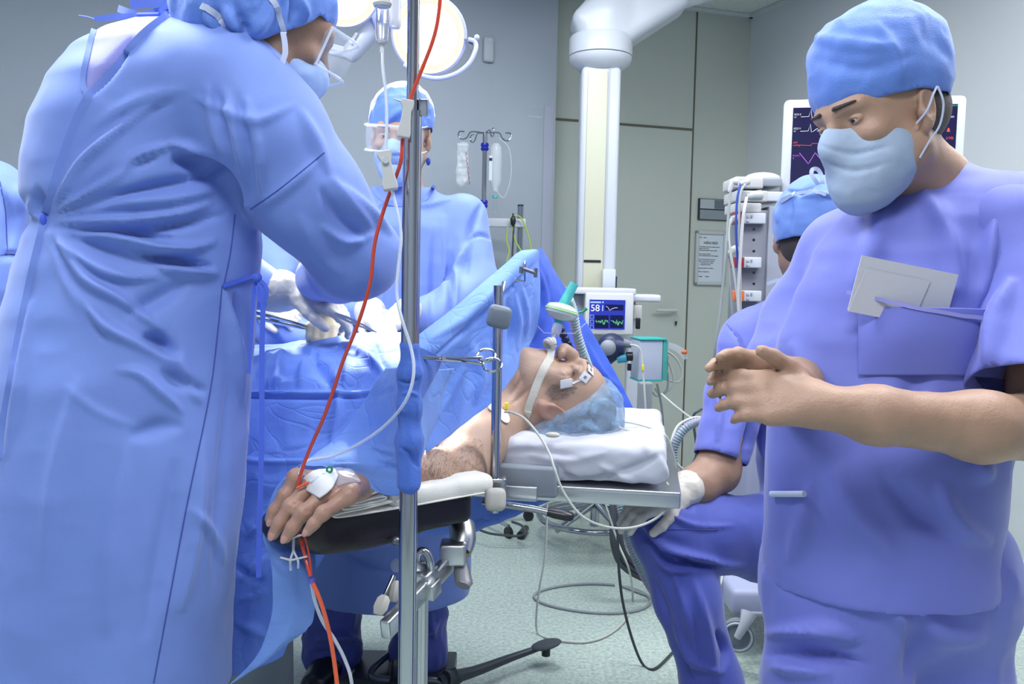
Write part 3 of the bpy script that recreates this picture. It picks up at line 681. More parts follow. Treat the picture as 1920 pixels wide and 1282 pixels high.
# ================================================================== SURGEON (left, back turned)
SG = root('person', (P(290, 1400, 1.5)*V3(1, 1, 0)), 'person in blue surgical gown bending towards patient, back to camera, tie hanging at waist', 'person')
def hz(x): return 519+.0195*(x-960)
def sec(y, xl, xr, d, ry, yaw=0.):
    return (P((xl+xr)/2, y, d), (xr-xl)/2*d/F_PX, ry, yaw)
S = [(1288, -75, 424, 1.50, .22), (1100, -62, 430, 1.50, .21), (900, -30, 450, 1.50, .20), (720, 2, 466, 1.50, .19), (600, 22, 474, 1.50, .175), (520, 40, 480, 1.50, .165), (455, 62, 484, 1.50, .160), (415, 84, 480, 1.50, .155),
     (370, 58, 470, 1.50, .165), (310, 58, 468, 1.50, .170), (240, 74, 462, 1.50, .172), (170, 104, 462, 1.50, .165), (110, 142, 468, 1.50, .140), (72, 190, 440, 1.50, .105), (48, 240, 400, 1.50, .06)]
s = SD(); s.loft([sec(*q) for q in S], .02)
s.ell(P(400, 160, 1.42), (.125, .11, .105), None, .06)
s.ell(P(500, 252, 1.42), .092, None, .05)
s.chain(PP([(505, 255, 1.42), (580, 372, 1.46), (668, 478, 1.52)]), [.092, .088, .076], .04)
s.chain(PP([(668, 478, 1.52), (640, 500, 1.75), (600, 520, 1.95)]), [.076, .068, .055], .03)
s.chain(PP([(250, 200, 1.66), (330, 380, 1.85), (430, 520, 1.98), (505, 545, 2.0)]), [.09, .085, .07, .05], .04)   # far arm
FS = [  # creases seen on the gown
 ([(98, 395), (150, 310), (230, 235), (310, 185)], 12, .007), ([(100, 402), (190, 345), (270, 290), (330, 268)], 12, .009), ([(105, 410), (210, 380), (330, 372), (420, 350)], 13, .007),
 ([(130, 375), (220, 320), (300, 290)], 12, -.007), ([(140, 400), (240, 362), (340, 340), (430, 330)], 14, -.010),
 ([(315, 268), (370, 285), (430, 335), (480, 400)], 15, .011), ([(320, 300), (380, 308), (430, 345), (462, 385)], 24, -.020),
 ([(385, 150), (404, 240), (425, 320)], 11, .0045), ([(420, 160), (444, 260), (462, 345)], 10, .005), ([(462, 180), (484, 280), (494, 385)], 11, .006), ([(402, 160), (426, 270), (440, 330)], 10, -.004), ([(442, 170), (468, 280), (480, 370)], 10, -.004),
 ([(360, 180), (440, 215), (490, 225), (560, 190)], 10, .004), ([(170, 240), (260, 190), (350, 165)], 16, .003), ([(140, 290), (230, 225), (330, 190)], 16, -.003),
 ([(100, 416), (230, 418), (330, 403), (400, 380)], 9, .009), ([(110, 425), (230, 430), (330, 420), (430, 400)], 12, -.008),
 ([(150, 440), (230, 446), (300, 466), (360, 465), (408, 452)], 9, .011), ([(250, 472), (320, 487), (402, 502)], 11, -.014), ([(205, 435), (270, 440), (330, 450)], 8, -.009),
 ([(290, 500), (350, 508), (412, 516)], 8, .010), ([(110, 450), (190, 505), (250, 520), (305, 517)], 11, .008), ([(120, 440), (200, 470), (300, 500)], 11, -.006),
 ([(88, 430), (130, 530), (185, 600), (250, 640), (335, 684)], 14, .008), ([(100, 430), (160, 520), (225, 560), (308, 622)], 12, .008), ([(92, 440), (150, 560), (200, 640)], 12, -.006),
 ([(265, 632), (300, 640), (338, 668)], 17, -.013), ([(235, 590), (330, 540), (345, 520)], 20, -.008), ([(215, 695), (260, 700), (305, 738), (345, 776)], 12, .007), ([(300, 692), (340, 715), (388, 735)], 14, -.008),
 ([(310, 620), (345, 700), (380, 760)], 14, .006), ([(120, 720), (180, 770), (260, 800)], 5, .002), ([(60, 560), (40, 700), (10, 860)], 12, .005), ([(150, 700), (100, 900), (80, 1100)], 20, .004), ([(240, 830), (210, 1000), (200, 1200)], 24, .005), ([(330, 860), (310, 1000), (270, 1200)], 22, -.005),
 ([(380, 820), (370, 960), (340, 1150)], 16, .006), ([(430, 700), (415, 900), (400, 1100)], 12, -.005), ([(240, 820), (300, 800), (345, 800)], 20, -.006),
 ([(350, 950), (400, 1000), (420, 1060)], 12, .005), ([(420, 540), (440, 640), (455, 760)], 10, .008), ([(440, 545), (458, 640)], 8, -.006),
 ([(560, 200), (600, 280), (620, 330)], 14, .005), ([(605, 290), (560, 335), (480, 395)], 5, .004), ([(620, 330), (660, 390), (700, 430)], 14, .008), ([(600, 350), (640, 410), (690, 450)], 14, -.007), ([(640, 345), (690, 395), (735, 440)], 9, .007),
 ([(600, 420), (650, 452), (700, 440)], 10, .006), ([(560, 400), (600, 470), (640, 520)], 20, .005), ([(56, 370), (62, 395), (80, 412)], 8, .006), ([(70, 350), (76, 385), (84, 408)], 7, -.006)]
FS = [(f_[0], max(f_[1], 11.), f_[2]) for f_ in FS]
inner = [(181, 42), (196, 34), (240, 28), (312, 30), (296, 42), (262, 68), (225, 115), (196, 150), (166, 186), (160, 150), (165, 110), (172, 70)]
def fm(c):
    return inpoly(proj(c)[:, :2], inner).astype(int)
FS.append(([(165, 180), (205, 130), (250, 70)], 10, -.010))
g = sdobj('gown', s, M['gown'], SG, h=.0055, folds=FS, wr=.003, ws=7, crease=.0012, sm=2, mats=[M['gown'], M['scrub_light']], fm=fm)
gs = Surf(g)
q = MB(); strip(q, gs.line([(316, 32), (270, 68), (228, 116), (196, 150), (165, 188), (140, 240), (112, 320), (97, 375), (85, 416)], .003, 10), .0125, .002)
strip(q, gs.line([(85, 420), (72, 470), (56, 540), (40, 620), (22, 720), (8, 800), (2, 860)], .002, 10), .012, .002); q.build('gown_edge', M['gown'], g)
q = MB(); strip(q, gs.line([(182, 44), (168, 95), (158, 150), (165, 188)], .003, 8), .008, .003); q.build('collar_edge', M['gown'], g)
q = MB()
for ln in ([(416, 536), (408, 620), (396, 720), (375, 830), (350, 950), (318, 1120), (288, 1280)], [(470, 392), (520, 358), (570, 318), (608, 286)], [(440, 402), (432, 470), (420, 530)]): q.tube(gs.line(ln, .0004, 8), .0011, 6)
q.build('seam', M['seam'], g)
q = MB(); cin = gs.at(85, 414, .004); q.ball(cin, (.006, .006, .012)); q.build('tie_knot', M['gown_in'], g)
# waist tie with bow and hanging tails
tp = lambda L, d=1.44: PP(L, d)
q = MB(); strip(q, crv(gs.line([(416, 536), (440, 528), (462, 520), (478, 514)], .004, 4)+[P(484, 518, 1.42)], 2), .007, .003)
kn = P(482, 520, 1.42); q.ball(kn, (.008, .008, .008))
strip(q, crv(tp([(482, 520), (500, 540), (496, 566), (486, 560), (482, 535)], 1.42), 8), .006, .003)
strip(q, crv(tp([(482, 520), (476, 545), (474, 580), (470, 640), (466, 700)], 1.425), 8), .006, .0025)
strip(q, crv(tp([(482, 520), (492, 545), (493, 580), (491, 660), (491, 780), (489, 900), (486, 1000), (485, 1082)], 1.42), 8), .0085, .0025)
q.build('waist_tie', M['gown_in'], g)
# neck ties
q = MB(); L = gs
strip(q, crv(PP([(178, 36, 1.47), (215, 32, 1.45), (250, 30, 1.45), (290, 22, 1.46), (330, 14, 1.46)]), 6), .010, .002)
strip(q, crv(PP([(222, 16, 1.47), (245, 24, 1.45), (280, 32, 1.45), (330, 20, 1.45), (345, 10, 1.46)]), 6), .012, .002)
strip(q, crv(PP([(245, 8, 1.47), (290, 4, 1.45), (340, 8, 1.44), (380, 6, 1.45)]), 6), .016, .002)
strip(q, crv(PP([(300, 22, 1.44), (318, 8, 1.44), (335, 14, 1.44), (322, 26, 1.44), (300, 22, 1.44)]), 6), .008, .002)
q.ball(P(340, 12, 1.445), (.016, .012, .012))
q.tube(crv(PP([(178, 36, 1.47), (165, 32, 1.47), (148, 29, 1.47)]), 5), .0012, 6)
q.build('neck_tie', M['gown'], g)
q = MB(); q.tube(gs.line([(186, 40), (205, 36), (240, 31), (300, 30)], .002, 6), .004, 8); q.build('collar_rim', M['gown_in'], g)
# body (skin), continuous
hc = P(505, 52, 1.46); A = frame((.38, .10, .90), (.72, .52, -.46))
b = SD(); Lh = head_sd(b, hc, A, 1.03, neck_to=P(395, 80, 1.50), ears=())
b.loft([sec(1288, 60, 330, 1.5, .12), sec(900, 90, 360, 1.5, .13), sec(415, 130, 420, 1.5, .11), sec(200, 130, 420, 1.5, .12), sec(100, 200, 420, 1.5, .08)], .03)
b.chain(PP([(480, 240, 1.43), (580, 380, 1.48), (660, 475, 1.52), (640, 500, 1.75), (602, 522, 1.95), (610, 575, 2.12)]), [.06, .05, .045, .042, .035, .026], .03)
b.chain(PP([(250, 200, 1.66), (330, 380, 1.85), (430, 520, 1.98), (540, 548, 2.0)]), [.055, .05, .04, .028], .03)
b.chain([P(250, 900, 1.5), P(270, 1400, 1.5)*V3(1, 1, 0)+V3(.02, 0, .50), P(270, 1400, 1.5)*V3(1, 1, 0)+V3(.02, 0, .08)], [.09, .06, .045], .04)
b.chain([P(120, 900, 1.5), P(120, 1400, 1.5)*V3(1, 1, 0)+V3(0, 0.05, .50), P(120, 1400, 1.5)*V3(1, 1, 0)+V3(0, .05, .08)], [.09, .06, .045], .04)
sdobj('body', b, M['skin_dark'], SG, h=.005, sm=1)
# trousers under the hem and shoes
t_ = SD()
for px, dy in ((270, 0), (110, .05)):
    o = P(px, 1400, 1.5)*V3(1, 1, 0)+V3(0, dy, 0); t_.chain([o+ZZ*.75, o+ZZ*.45, o+ZZ*.06], [.11, .10, .085], .03)
sdobj('trousers', t_, M['trouser'], SG, h=.01, crease=.004)
for px, dy in ((270, 0), (110, .05)):
    o = P(px, 1400, 1.5)*V3(1, 1, 0)+V3(0, dy, 0); s2 = SD(); s2.cone(o+V3(-.03, -.03, .045), o+V3(.12, .12, .035), .045, .04, .02).fn(lambda p: -p[:, 2], .005, '-') if False else None
    s2 = SD(); s2.cone(o+V3(-.03, -.03, .045), o+V3(.12, .12, .040), .045, .038, .02); sdobj('clog', s2, M['sheet'], SG, h=.008)
# hood-like cap
loc = lambda v: ((v-hc)@A.T)
cs = SD(); cs.ell(Lh(0, -.025, .045), (.098, .122, .108), A, .03); cs.ell(Lh(0, -.04, -.02), (.092, .10, .085), A, .04); cs.cone(Lh(0, -.07, -.01), P(392, 58, 1.47), .085, .060, .04)
def capcut(v):
    q = loc(v); return ~((q[:, 1] > .0+.9*np.clip(q[:, 2], -.08, .03)+.02) & (q[:, 2] < .045)) & (proj(v)[:, 1] < 152+0*q[:, 0]) & ~((q[:, 2] < -.06) & (q[:, 1] > -.02))
cf = [([(520, -20), (500, 30), (470, 70), (462, 100)], 12, .006), ([(440, 0), (460, 50), (480, 100)], 10, -.006), ([(420, 10), (430, 40), (450, 60)], 10, .006), ([(545, -20), (550, 20), (540, 50)], 8, -.005), ([(560, -10), (572, 20), (568, 45)], 8, .005), ([(400, -5), (410, 30), (440, 90)], 9, -.004), ([(380, 10), (395, 40), (420, 70)], 9, .005)]
cp = sdobj('cap', cs, M['cap'], SG, h=.0045, folds=cf, wr=.004, ws=16, crease=.002, cut=capcut, solid=.0015)
cps = Surf(cp)
q = MB(); strip(q, cps.line([(508, -6), (518, 20), (528, 50), (534, 80), (535, 100)], .004, 8, 1.38)+[P(528, 122, 1.38)], .009, .0015); strip(q, cps.line([(380, 12), (405, 30), (432, 60), (458, 88), (480, 112)], .004, 8, 1.40), .010, .0015)
q.build('mask_strap', M['ribbon'], SG)
# mask
ms = SD(); ms.ell(Lh(0, .055, -.055), (.066, .066, .062), A, .02); ms.ell(Lh(0, .10, -.035), (.022, .022, .022), A, .03)
sdobj('mask', ms, M['mask'], SG, h=.004, wr=.002, ws=30, cut=lambda v: (loc(v)[:, 1] > .020) & (loc(v)[:, 2] < -.008), solid=.001)
# goggles: vented clear plastic shell
gg = SD(); gg.box(Lh(0, .098, .006), (.080, .032, .036), A, .018, .01)
def gcut(v):
    q = loc(v); return (q[:, 1] > .070)
sdobj('goggles', gg, M['lens'], SG, h=.004, cut=gcut, solid=.0022)
q = MB()
for zz in (.036, -.030): q.tube(crv([Lh(-.078, .070, zz), Lh(-.076, .118, zz), Lh(-.05, .130, zz), Lh(.05, .130, zz), Lh(.076, .118, zz), Lh(.078, .070, zz)], 4), .0024, 8)
q.tube([Lh(.080, .072, -.03), Lh(.080, .072, .036)], .0024, 8); q.tube([Lh(-.080, .072, -.03), Lh(-.080, .072, .036)], .0024, 8)
q.build('goggle_rim', M['lensrim'], SG)
# gloves
w1_ = P(545, 548, 2.0); gl = SD()
gl.chain(PP([(508, 545, 2.0), (530, 546, 2.0), (556, 550, 2.0)]), [.048, .045, .032], .02)
hand_sd(gl, P(562, 552, 1.99), P(660, 590, 1.97)-P(562, 552, 1.99), V3(.15, -.30, 1), 1.0, curl=(.32, .55, .75, .85), spread=.04, side=1, tcurl=.25, fat=1.08)
sdobj('glove', gl, M['glove'], SG, h=.0028, crease=.0008, ws=40)
gl = SD(); gl.chain(PP([(600, 528, 2.0), (606, 550, 2.07), (612, 590, 2.14)]), [.042, .038, .030], .02)
hand_sd(gl, P(612, 592, 2.15), V3(.06, -.80, -.30), V3(0, -.35, .9), 1.0, curl=(.8, .8, .8, .8), spread=.04, side=-1, fat=1.1, tcurl=.5)
sdobj('glove', gl, mat('latex_glove_yellow', (0.70, 0.60, 0.42), .4, bump=.25, bscale=90, sss=.15), SG, h=.0035)
# long forceps in the gloved hand
fo = root('forceps', P(626, 592, 1.93), 'steel tissue forceps held in the white gloved hand', 'forceps')
for dz in (-3, 3): one('jaw', M['steel'], fo, lambda q: strip(q, crv(PP([(628, 588, 1.93), (650, 598+dz, 1.93), (680, 611+dz*.8, 1.93), (706, 623, 1.93)]), 4), [.006, .006, .006, .006, .006, .005, .005, .005, .004, .004, .003, .002, .002], .0016))
def face_bits(L, A, parent, look=(0, 1, -.30), skin='skin_pale'):
    for x in (1, -1):
        c = L(x*.032, .0800, .0095); e = one('eye', M['eyewhite'], parent, lambda q: q.ball(c, .0102))
        lk = nrm(A[0]*look[0]+A[1]*look[1]+A[2]*look[2]); one('iris', M['black'], e, lambda q: q.ball(c+lk*.0066, .0052))
        b_ = SD(); b_.ell(c, (.0150, .0116, .0108), A, .004); b_.ell(c+A[1]*.0120-A[2]*.0020, (.0115, .0080, .0030), A, .0012, '-')
        sdobj('eyelid', b_, M[skin], parent, h=.0012, sm=1)
        b_ = SD(); b_.cone(L(x*.016, .104, .0315), L(x*.048, .091, .0335), .0042, .0025, .003); sdobj('eyebrow', b_, M['hair'], parent, h=.002)
M['eyewhite'] = mat('eye_white', (0.55, 0.52, 0.50), .2)
def mask_sd(L, A, rx=.072):
    c = SD(); c.ell(L(0, .034, -.052), (rx, .072, .070), A, .02); c.ell(L(0, .070, -.088), (.045, .048, .048), A, .03); c.ell(L(0, .096, -.024), (.026, .030, .036), A, .03); c.cone(L(0, .100, -.004), L(0, .116, -.026), .010, .012, .02); return c
# ================================================================== ASSISTANT SURGEON (centre, facing the camera)
AS = root('person', (P(755, 1240, 2.62)*V3(1, 1, 0)), 'person in blue surgical gown, cap, goggles and mask facing camera behind the steel pole', 'person')
hc2 = P(752, 258, 2.60); A2 = frame((.03, -.22, .97), (-.06, -.95, -.22))
def sec2(y, xl, xr, d, ry): return (P((xl+xr)/2, y, d), (xr-xl)/2*d/F_PX, ry, 0.)
s = SD(); s.loft([sec2(*q) for q in [(1108, 578, 880, 2.62, .20), (950, 590, 890, 2.64, .19), (800, 600, 895, 2.66, .17), (650, 618, 890, 2.68, .145), (520, 628, 885, 2.68, .135), (430, 632, 882, 2.68, .13), (380, 668, 850, 2.68, .10), (352, 705, 812, 2.68, .075)]], .02)
s.ell(P(868, 410, 2.66), .072, None, .05).ell(P(672, 405, 2.66), .072, None, .05)
s.chain(PP([(868, 412, 2.66), (893, 540, 2.58), (800, 600, 2.42), (752, 598, 2.36)]), [.075, .068, .055, .042], .03)
s.chain(PP([(672, 408, 2.66), (640, 540, 2.60), (655, 590, 2.45), (690, 590, 2.38)]), [.072, .066, .052, .042], .03)
fs2 = [([(905, 380), (880, 440), (872, 520)], 9, -.010), ([(895, 420), (860, 500), (850, 600)], 7, .010), ([(872, 450), (900, 440), (925, 450)], 4, -.005), ([(830, 400), (835, 500), (828, 620)], 9, .007), ([(812, 440), (812, 560), (806, 640)], 8, -.006),
      ([(690, 400), (720, 380), (745, 372)], 6, .004), ([(700, 420), (715, 500), (712, 600)], 9, -.006), ([(680, 430), (688, 520)], 8, .006), ([(845, 470), (848, 540), (838, 640)], 6, -.008), ([(620, 1020), (700, 1035), (780, 1010)], 10, .008), ([(600, 1000), (700, 1060), (790, 1080)], 10, -.005), ([(760, 385), (800, 384), (850, 372)], 6, .004)]
g2 = sdobj('gown', s, M['gown'], AS, h=.007, folds=fs2, wr=.003, ws=7, crease=.0012, mats=[M['gown'], M['scrub']], fm=None)
g2s = Surf(g2)
q = MB(); strip(q, g2s.line([(700, 352), (715, 372), (745, 384), (790, 378), (815, 348)], .003, 8, 2.58), .012, .003); q.build('collar', M['gown'], g2)
b = SD(); L2 = head_sd(b, hc2, A2, 1.06, neck_to=P(757, 372, 2.69))
b.loft([sec2(1000, 650, 830, 2.64, .10), sec2(600, 680, 840, 2.68, .09), sec2(400, 700, 820, 2.68, .07)], .04)
b.chain(PP([(750, 380, 2.68), (868, 412, 2.66), (893, 540, 2.58), (790, 598, 2.42)]), [.05, .05, .045, .03], .03).chain(PP([(750, 380, 2.68), (672, 408, 2.66), (640, 540, 2.60), (680, 590, 2.42)]), [.05, .05, .045, .03], .03)
for px in (640, 790): b.chain([P(px+20, 950, 2.64), P(px, 1240, 2.64)*V3(1, 1, 0)+V3(0, 0, .45), P(px, 1240, 2.64)*V3(1, 1, 0)+V3(0, 0, .1)], [.085, .06, .04], .03)
sdobj('body', b, M['skin_pale'], AS, h=.005, sm=1)
face_bits(L2, A2, AS)
loc2 = lambda v: ((v-hc2)@A2.T)
c = SD(); c.ell(L2(0, -.015, .052), (.097, .118, .108), A2, .03)
cp2 = sdobj('cap', c, M['cap'], AS, h=.0045, wr=.004, ws=14, crease=.002, cut=lambda v: loc2(v)[:, 2] > .032-.35*np.clip(-loc2(v)[:, 1], 0, 1), solid=.0015,
      folds=[([(700, 200), (720, 175), (740, 160)], 6, .004), ([(800, 235), (795, 200), (780, 170)], 6, -.004), ([(720, 235), (740, 215), (760, 200)], 8, .004)])
c = mask_sd(L2, A2)
sdobj('mask', c, M['mask'], AS, h=.004, wr=.0015, ws=30, cut=lambda v: (loc2(v)[:, 1] > .012) & (loc2(v)[:, 2] < -.004+.012*np.exp(-(loc2(v)[:, 0]/.018)**2)) & (loc2(v)[:, 2] > -.150), solid=.001,
      folds=[([(705, 290), (750, 292), (800, 290)], 3, -.003), ([(705, 305), (750, 308), (800, 305)], 3, -.003)])
gg = SD(); gg.box(L2(0, .088, .006), (.084, .030, .036), A2, .018, .01)
sdobj('goggles', gg, M['lens'], AS, h=.004, cut=lambda v: loc2(v)[:, 1] > .062, solid=.0022)
q = MB()
for zz in (.038, -.030): q.tube(crv([L2(-.084, .055, zz), L2(-.080, .108, zz), L2(-.055, .120, zz), L2(.055, .120, zz), L2(.080, .108, zz), L2(.084, .055, zz)], 4), .0022, 8)
q.tube([L2(-.018, .122, -.03), L2(0, .122, -.006), L2(.018, .122, -.03)], .002, 8, smooth=4)
q.build('goggle_rim', M['lensrim'], AS)
q = MB(); q.ball(L2(-.082, .01, -.062), (.007, .007, .012)); q.build('strap_clip', M['bluewire'], AS)
t_ = SD()
for px in (622, 785):
    o = P(px, 1250, 2.62)*V3(1, 1, 0); t_.chain([o+V3(.03 if px < 700 else -.02, 0, .50), o+ZZ*.34, o+ZZ*.20, o+V3(0, 0, .07)], [.080, .082, .076, .088], .03)
sdobj('trousers', t_, M['trouser'], AS, h=.007, crease=.006, ws=9, folds=[([(590, 1200), (640, 1190), (680, 1210)], 10, .014), ([(580, 1225), (640, 1225)], 9, -.010), ([(655, 1120), (660, 1180)], 10, .008), ([(745, 1190), (800, 1180), (825, 1160)], 9, .012), ([(800, 1130), (815, 1200)], 8, .008)])
for px in (622, 765):
    o = P(px, 1250, 2.62)*V3(1, 1, 0); s2 = SD(); s2.cone(o+V3(0, .06, .045), o+V3(-.02 if px < 700 else 0, -.15, .035), .045, .040, .02); s2.ell(o+V3(0, -.05, .05), (.047, .10, .04), None, .02)
    sdobj('clog', s2, M['black'], AS, h=.006)
for i, (a, bb, n_) in enumerate((((690, 585, 2.36), (718, 560, 2.28), (0, -.5, .8)), ((762, 585, 2.34), (730, 560, 2.28), (0, -.5, .8)))):
    gl = SD(); hand_sd(gl, P(*a), P(bb[0], bb[1]+45, bb[2])-P(*a), V3(*n_), 1., curl=(.6, .65, .7, .7), spread=.06, side=(1, -1)[i]); gl.cone(P(*a)+V3(0, .05, -.0), P(*a), .042, .036, .02)
    sdobj('glove', gl, M['glove'], AS, h=.0035)
tag(sheet('gauze_swab', [[(716, 582, 2.25), (722, 580, 2.24), (730, 584, 2.25)], [(722, 600, 2.24), (730, 598, 2.23), (738, 600, 2.24)], [(732, 628, 2.22), (738, 626, 2.21), (746, 626, 2.22)]], M['gauze'] if False else M['tape'], None, 10, 10, wr=.002, ws=40), 'white gauze strip held between the hands of the masked person', 'gauze')
# ================================================================== GOWNED PERSON mostly hidden behind the bending surgeon
HP = root('person', (P(430, 1250, 2.75)*V3(1, 1, 0)), 'person in blue gown almost hidden behind the bending surgeon, pale glove showing', 'person')
s = SD(); s.loft([sec2(*q) for q in [(1080, 330, 520, 2.75, .18), (800, 330, 520, 2.75, .17), (600, 345, 520, 2.75, .14), (470, 350, 512, 2.75, .13), (400, 380, 480, 2.75, .09), (372, 405, 455, 2.75, .06)]], .02)
s.chain(PP([(500, 478, 2.7), (522, 510, 2.62), (524, 575, 2.52), (500, 590, 2.4)]), [.060, .055, .05, .045], .03)
s.chain(PP([(505, 612, 2.42), (540, 628, 2.36), (575, 632, 2.3)]), [.055, .05, .04], .03)
sdobj('gown', s, M['gown'], HP, h=.008, wr=.004, ws=9, crease=.003)
b = SD(); A3 = frame((0, -.2, .97), (.1, -.95, -.2)); h3 = P(430, 310, 2.72); L3 = head_sd(b, h3, A3, 1.0, neck_to=P(430, 400, 2.75)); b.chain(PP([(430, 400, 2.75), (430, 800, 2.75)]), [.06, .10], .04)
b.chain([P(430, 800, 2.75), P(430, 1250, 2.75)*V3(1, 1, 0)+ZZ*.05], [.1, .05], .03)
sdobj('body', b, M['skin_pale'], HP, h=.008)
c = SD(); c.ell(L3(0, -.015, .050), (.093, .115, .105), A3, .03); sdobj('cap', c, M['cap'], HP, h=.007, cut=lambda v: ((v-h3)@A3.T)[:, 2] > .03, solid=.0015)
c = mask_sd(L3, A3); sdobj('mask', c, M['mask'], HP, h=.006, cut=lambda v: ((v-h3)@A3.T)[:, 1] > .02, solid=.001)
gl = SD(); hand_sd(gl, P(492, 574, 2.36), P(560, 590, 2.28)-P(492, 574, 2.36), V3(0, -.5, .8), .95, curl=(.4, .5, .5, .5), spread=.05); gl.cone(P(484, 570, 2.38), P(498, 576, 2.36), .036, .034, .02)
sdobj('glove', gl, M['glove'], HP, h=.004)
r_ = root('retractor', P(490, 592, 2.2), 'long thin steel clamp reaching from behind gown ties to the glove', 'clamp')
for a_, b_ in (((478, 586), (592, 616)), ((482, 597), (596, 620))): one('shank', M['chrome'], r_, lambda q: q.tube(PP([(a_[0], a_[1], 2.0), (540, (a_[1]+b_[1])/2+1, 2.04), (b_[0], b_[1], 2.08)]), [.0042, .004, .0022], 8, smooth=6))
# ================================================================== PERSON cut by the left edge
LP = root('person', (P(-110, 1300, 2.3)*V3(1, 1, 0)), 'person in blue gown cut off by left edge of the picture, only shoulder and sleeve', 'person')
s = SD(); s.loft([sec2(*q) for q in [(1230, -300, 8, 2.3, .20), (900, -300, 5, 2.3, .19), (690, -290, 8, 2.3, .18), (600, -285, 28, 2.3, .17), (500, -280, 44, 2.3, .16), (430, -280, 42, 2.3, .15), (360, -270, 40, 2.3, .13), (310, -220, 2, 2.3, .11), (280, -170, -55, 2.3, .08)]], .02)
s.ell(P(-20, 372, 2.3), .098, None, .04)
gL = sdobj('gown', s, M['gown'], LP, h=.009, wr=.004, ws=7, crease=.003, folds=[([(0, 350), (20, 410), (12, 478)], 9, -.008), ([(0, 480), (25, 478), (48, 482)], 6, -.008), ([(30, 345), (44, 400)], 8, .006)])
q = MB(); gls = Surf(gL); q.tube(gls.line([(0, 478), (20, 476), (46, 480)], .0005), .0014, 6); q.tube(gls.line([(0, 340), (10, 400), (14, 470)], .0005), .0014, 6); q.build('seam', M['seam'], gL)
b = SD(); h4 = P(-110, 190, 2.3); A4 = frame((.1, 0, 1), (.9, .3, -.2)); L4 = head_sd(b, h4, A4, 1., neck_to=P(-115, 300, 2.3)); b.chain([P(-115, 300, 2.3), P(-120, 800, 2.3), P(-110, 1300, 2.3)*V3(1, 1, 0)+ZZ*.05], [.06, .1, .06], .04)
sdobj('body', b, M['skin_pale'], LP, h=.009)
c = SD(); c.ell(L4(0, -.015, .050), (.093, .115, .105), A4, .03); sdobj('cap', c, M['cap'], LP, h=.008, cut=lambda v: ((v-h4)@A4.T)[:, 2] > .03, solid=.0015)
# ================================================================== SEATED ANAESTHETIST
ST = root('person', (P(1500, 1350, 2.2)*V3(1, 1, 0)), 'person in lilac-blue scrubs seated with back to camera, gloved hand resting on knee', 'person')
s = SD(); dS = 2.12
s.loft([sec2(*q) for q in [(1075, 1440, 1680, 2.14, .17), (980, 1430, 1680, 2.14, .16), (860, 1425, 1680, 2.12, .14), (720, 1412, 1690, 2.10, .13), (640, 1398, 1700, 2.10, .115), (590, 1410, 1680, 2.10, .10), (558, 1450, 1640, 2.10, .08), (532, 1490, 1600, 2.10, .065)]], .02)
s.ell(P(1415, 645, 2.10), .078, None, .05).ell(P(1680, 645, 2.10), .08, None, .05)
s.chain(PP([(1408, 648, 2.10), (1380, 740, 2.06), (1352, 850, 2.02)]), [.072, .066, .064], .03)
s.chain(PP([(1685, 648, 2.10), (1710, 760, 2.06), (1720, 850, 2.02)]), [.072, .066, .064], .03)
s.chain(PP([(1520, 1030, 2.12), (1440, 1000, 2.06)]), [.11, .095], .03)
def shcut(v):
    p = proj(v); a = P(1352, 850, 2.02); return (((v-P(1352, 862, 2.02))@nrm(P(1352, 862, 2.02)-P(1380, 740, 2.06)) < .0) | (p[:, 0] > 1412)) & ~((p[:, 0] < 1412+0*p[:, 0]) & (p[:, 1] > 900))
fs = [([(1362, 612), (1388, 640), (1402, 700), (1408, 760)], 4, -.004), ([(1330, 700), (1350, 760), (1345, 830)], 8, .006), ([(1310, 845), (1350, 860), (1390, 868)], 4, .003), ([(1420, 800), (1445, 860), (1470, 820)], 10, .007), ([(1400, 960), (1430, 1000), (1460, 1010)], 10, .006), ([(1385, 900), (1400, 840), (1408, 780)], 9, -.012)]
g5 = sdobj('scrub_top', s, M['scrub'], ST, h=.006, folds=fs, wr=.004, ws=7, crease=.002, cut=shcut, solid=.002)
tr = SD(); tr.chain(PP([(1540, 1040, 2.14), (1440, 1010, 2.06), (1330, 1000, 1.99), (1246, 990, 1.93)]), [.115, .100, .088, .078], .03)
kn = P(1250, 1000, 1.93); fo1 = P(1345, 1282, 1.95); tr.chain([kn, P(1290, 1120, 1.92), P(1335, 1282, 1.93), P(1360, 1390, 1.93)], [.076, .070, .064, .062], .03)
tr.chain(PP([(1600, 1040, 2.14), (1700, 1060, 2.3), (1720, 1080, 2.6)]), [.11, .095, .08], .03).chain([P(1720, 1080, 2.6), P(1715, 1200, 2.6)*V3(1, 1, 0)+ZZ*.10], [.075, .06], .03)
ft = [([(1200, 960), (1240, 1020), (1330, 1052), (1400, 1058)], 9, .010), ([(1195, 985), (1240, 1045), (1290, 1060)], 8, -.010), ([(1205, 1010), (1250, 1060), (1300, 1072)], 7, .009), ([(1240, 1030), (1300, 1055), (1360, 1060)], 7, -.012), ([(1225, 1080), (1260, 1180), (1300, 1282)], 10, -.007), ([(1300, 1080), (1325, 1180), (1345, 1282)], 12, .008), ([(1250, 1150), (1290, 1230), (1360, 1262)], 10, .008), ([(1340, 1180), (1362, 1220), (1352, 1258)], 9, -.010), ([(1230, 950), (1300, 985), (1380, 985)], 6, .004), ([(1280, 930), (1300, 960)], 8, -.004), ([(1260, 1060), (1290, 1160), (1310, 1240)], 10, .006)]
g6 = sdobj('trousers', tr, M['trouser'], ST, h=.0055, folds=ft, wr=.003, ws=8, crease=.0015)
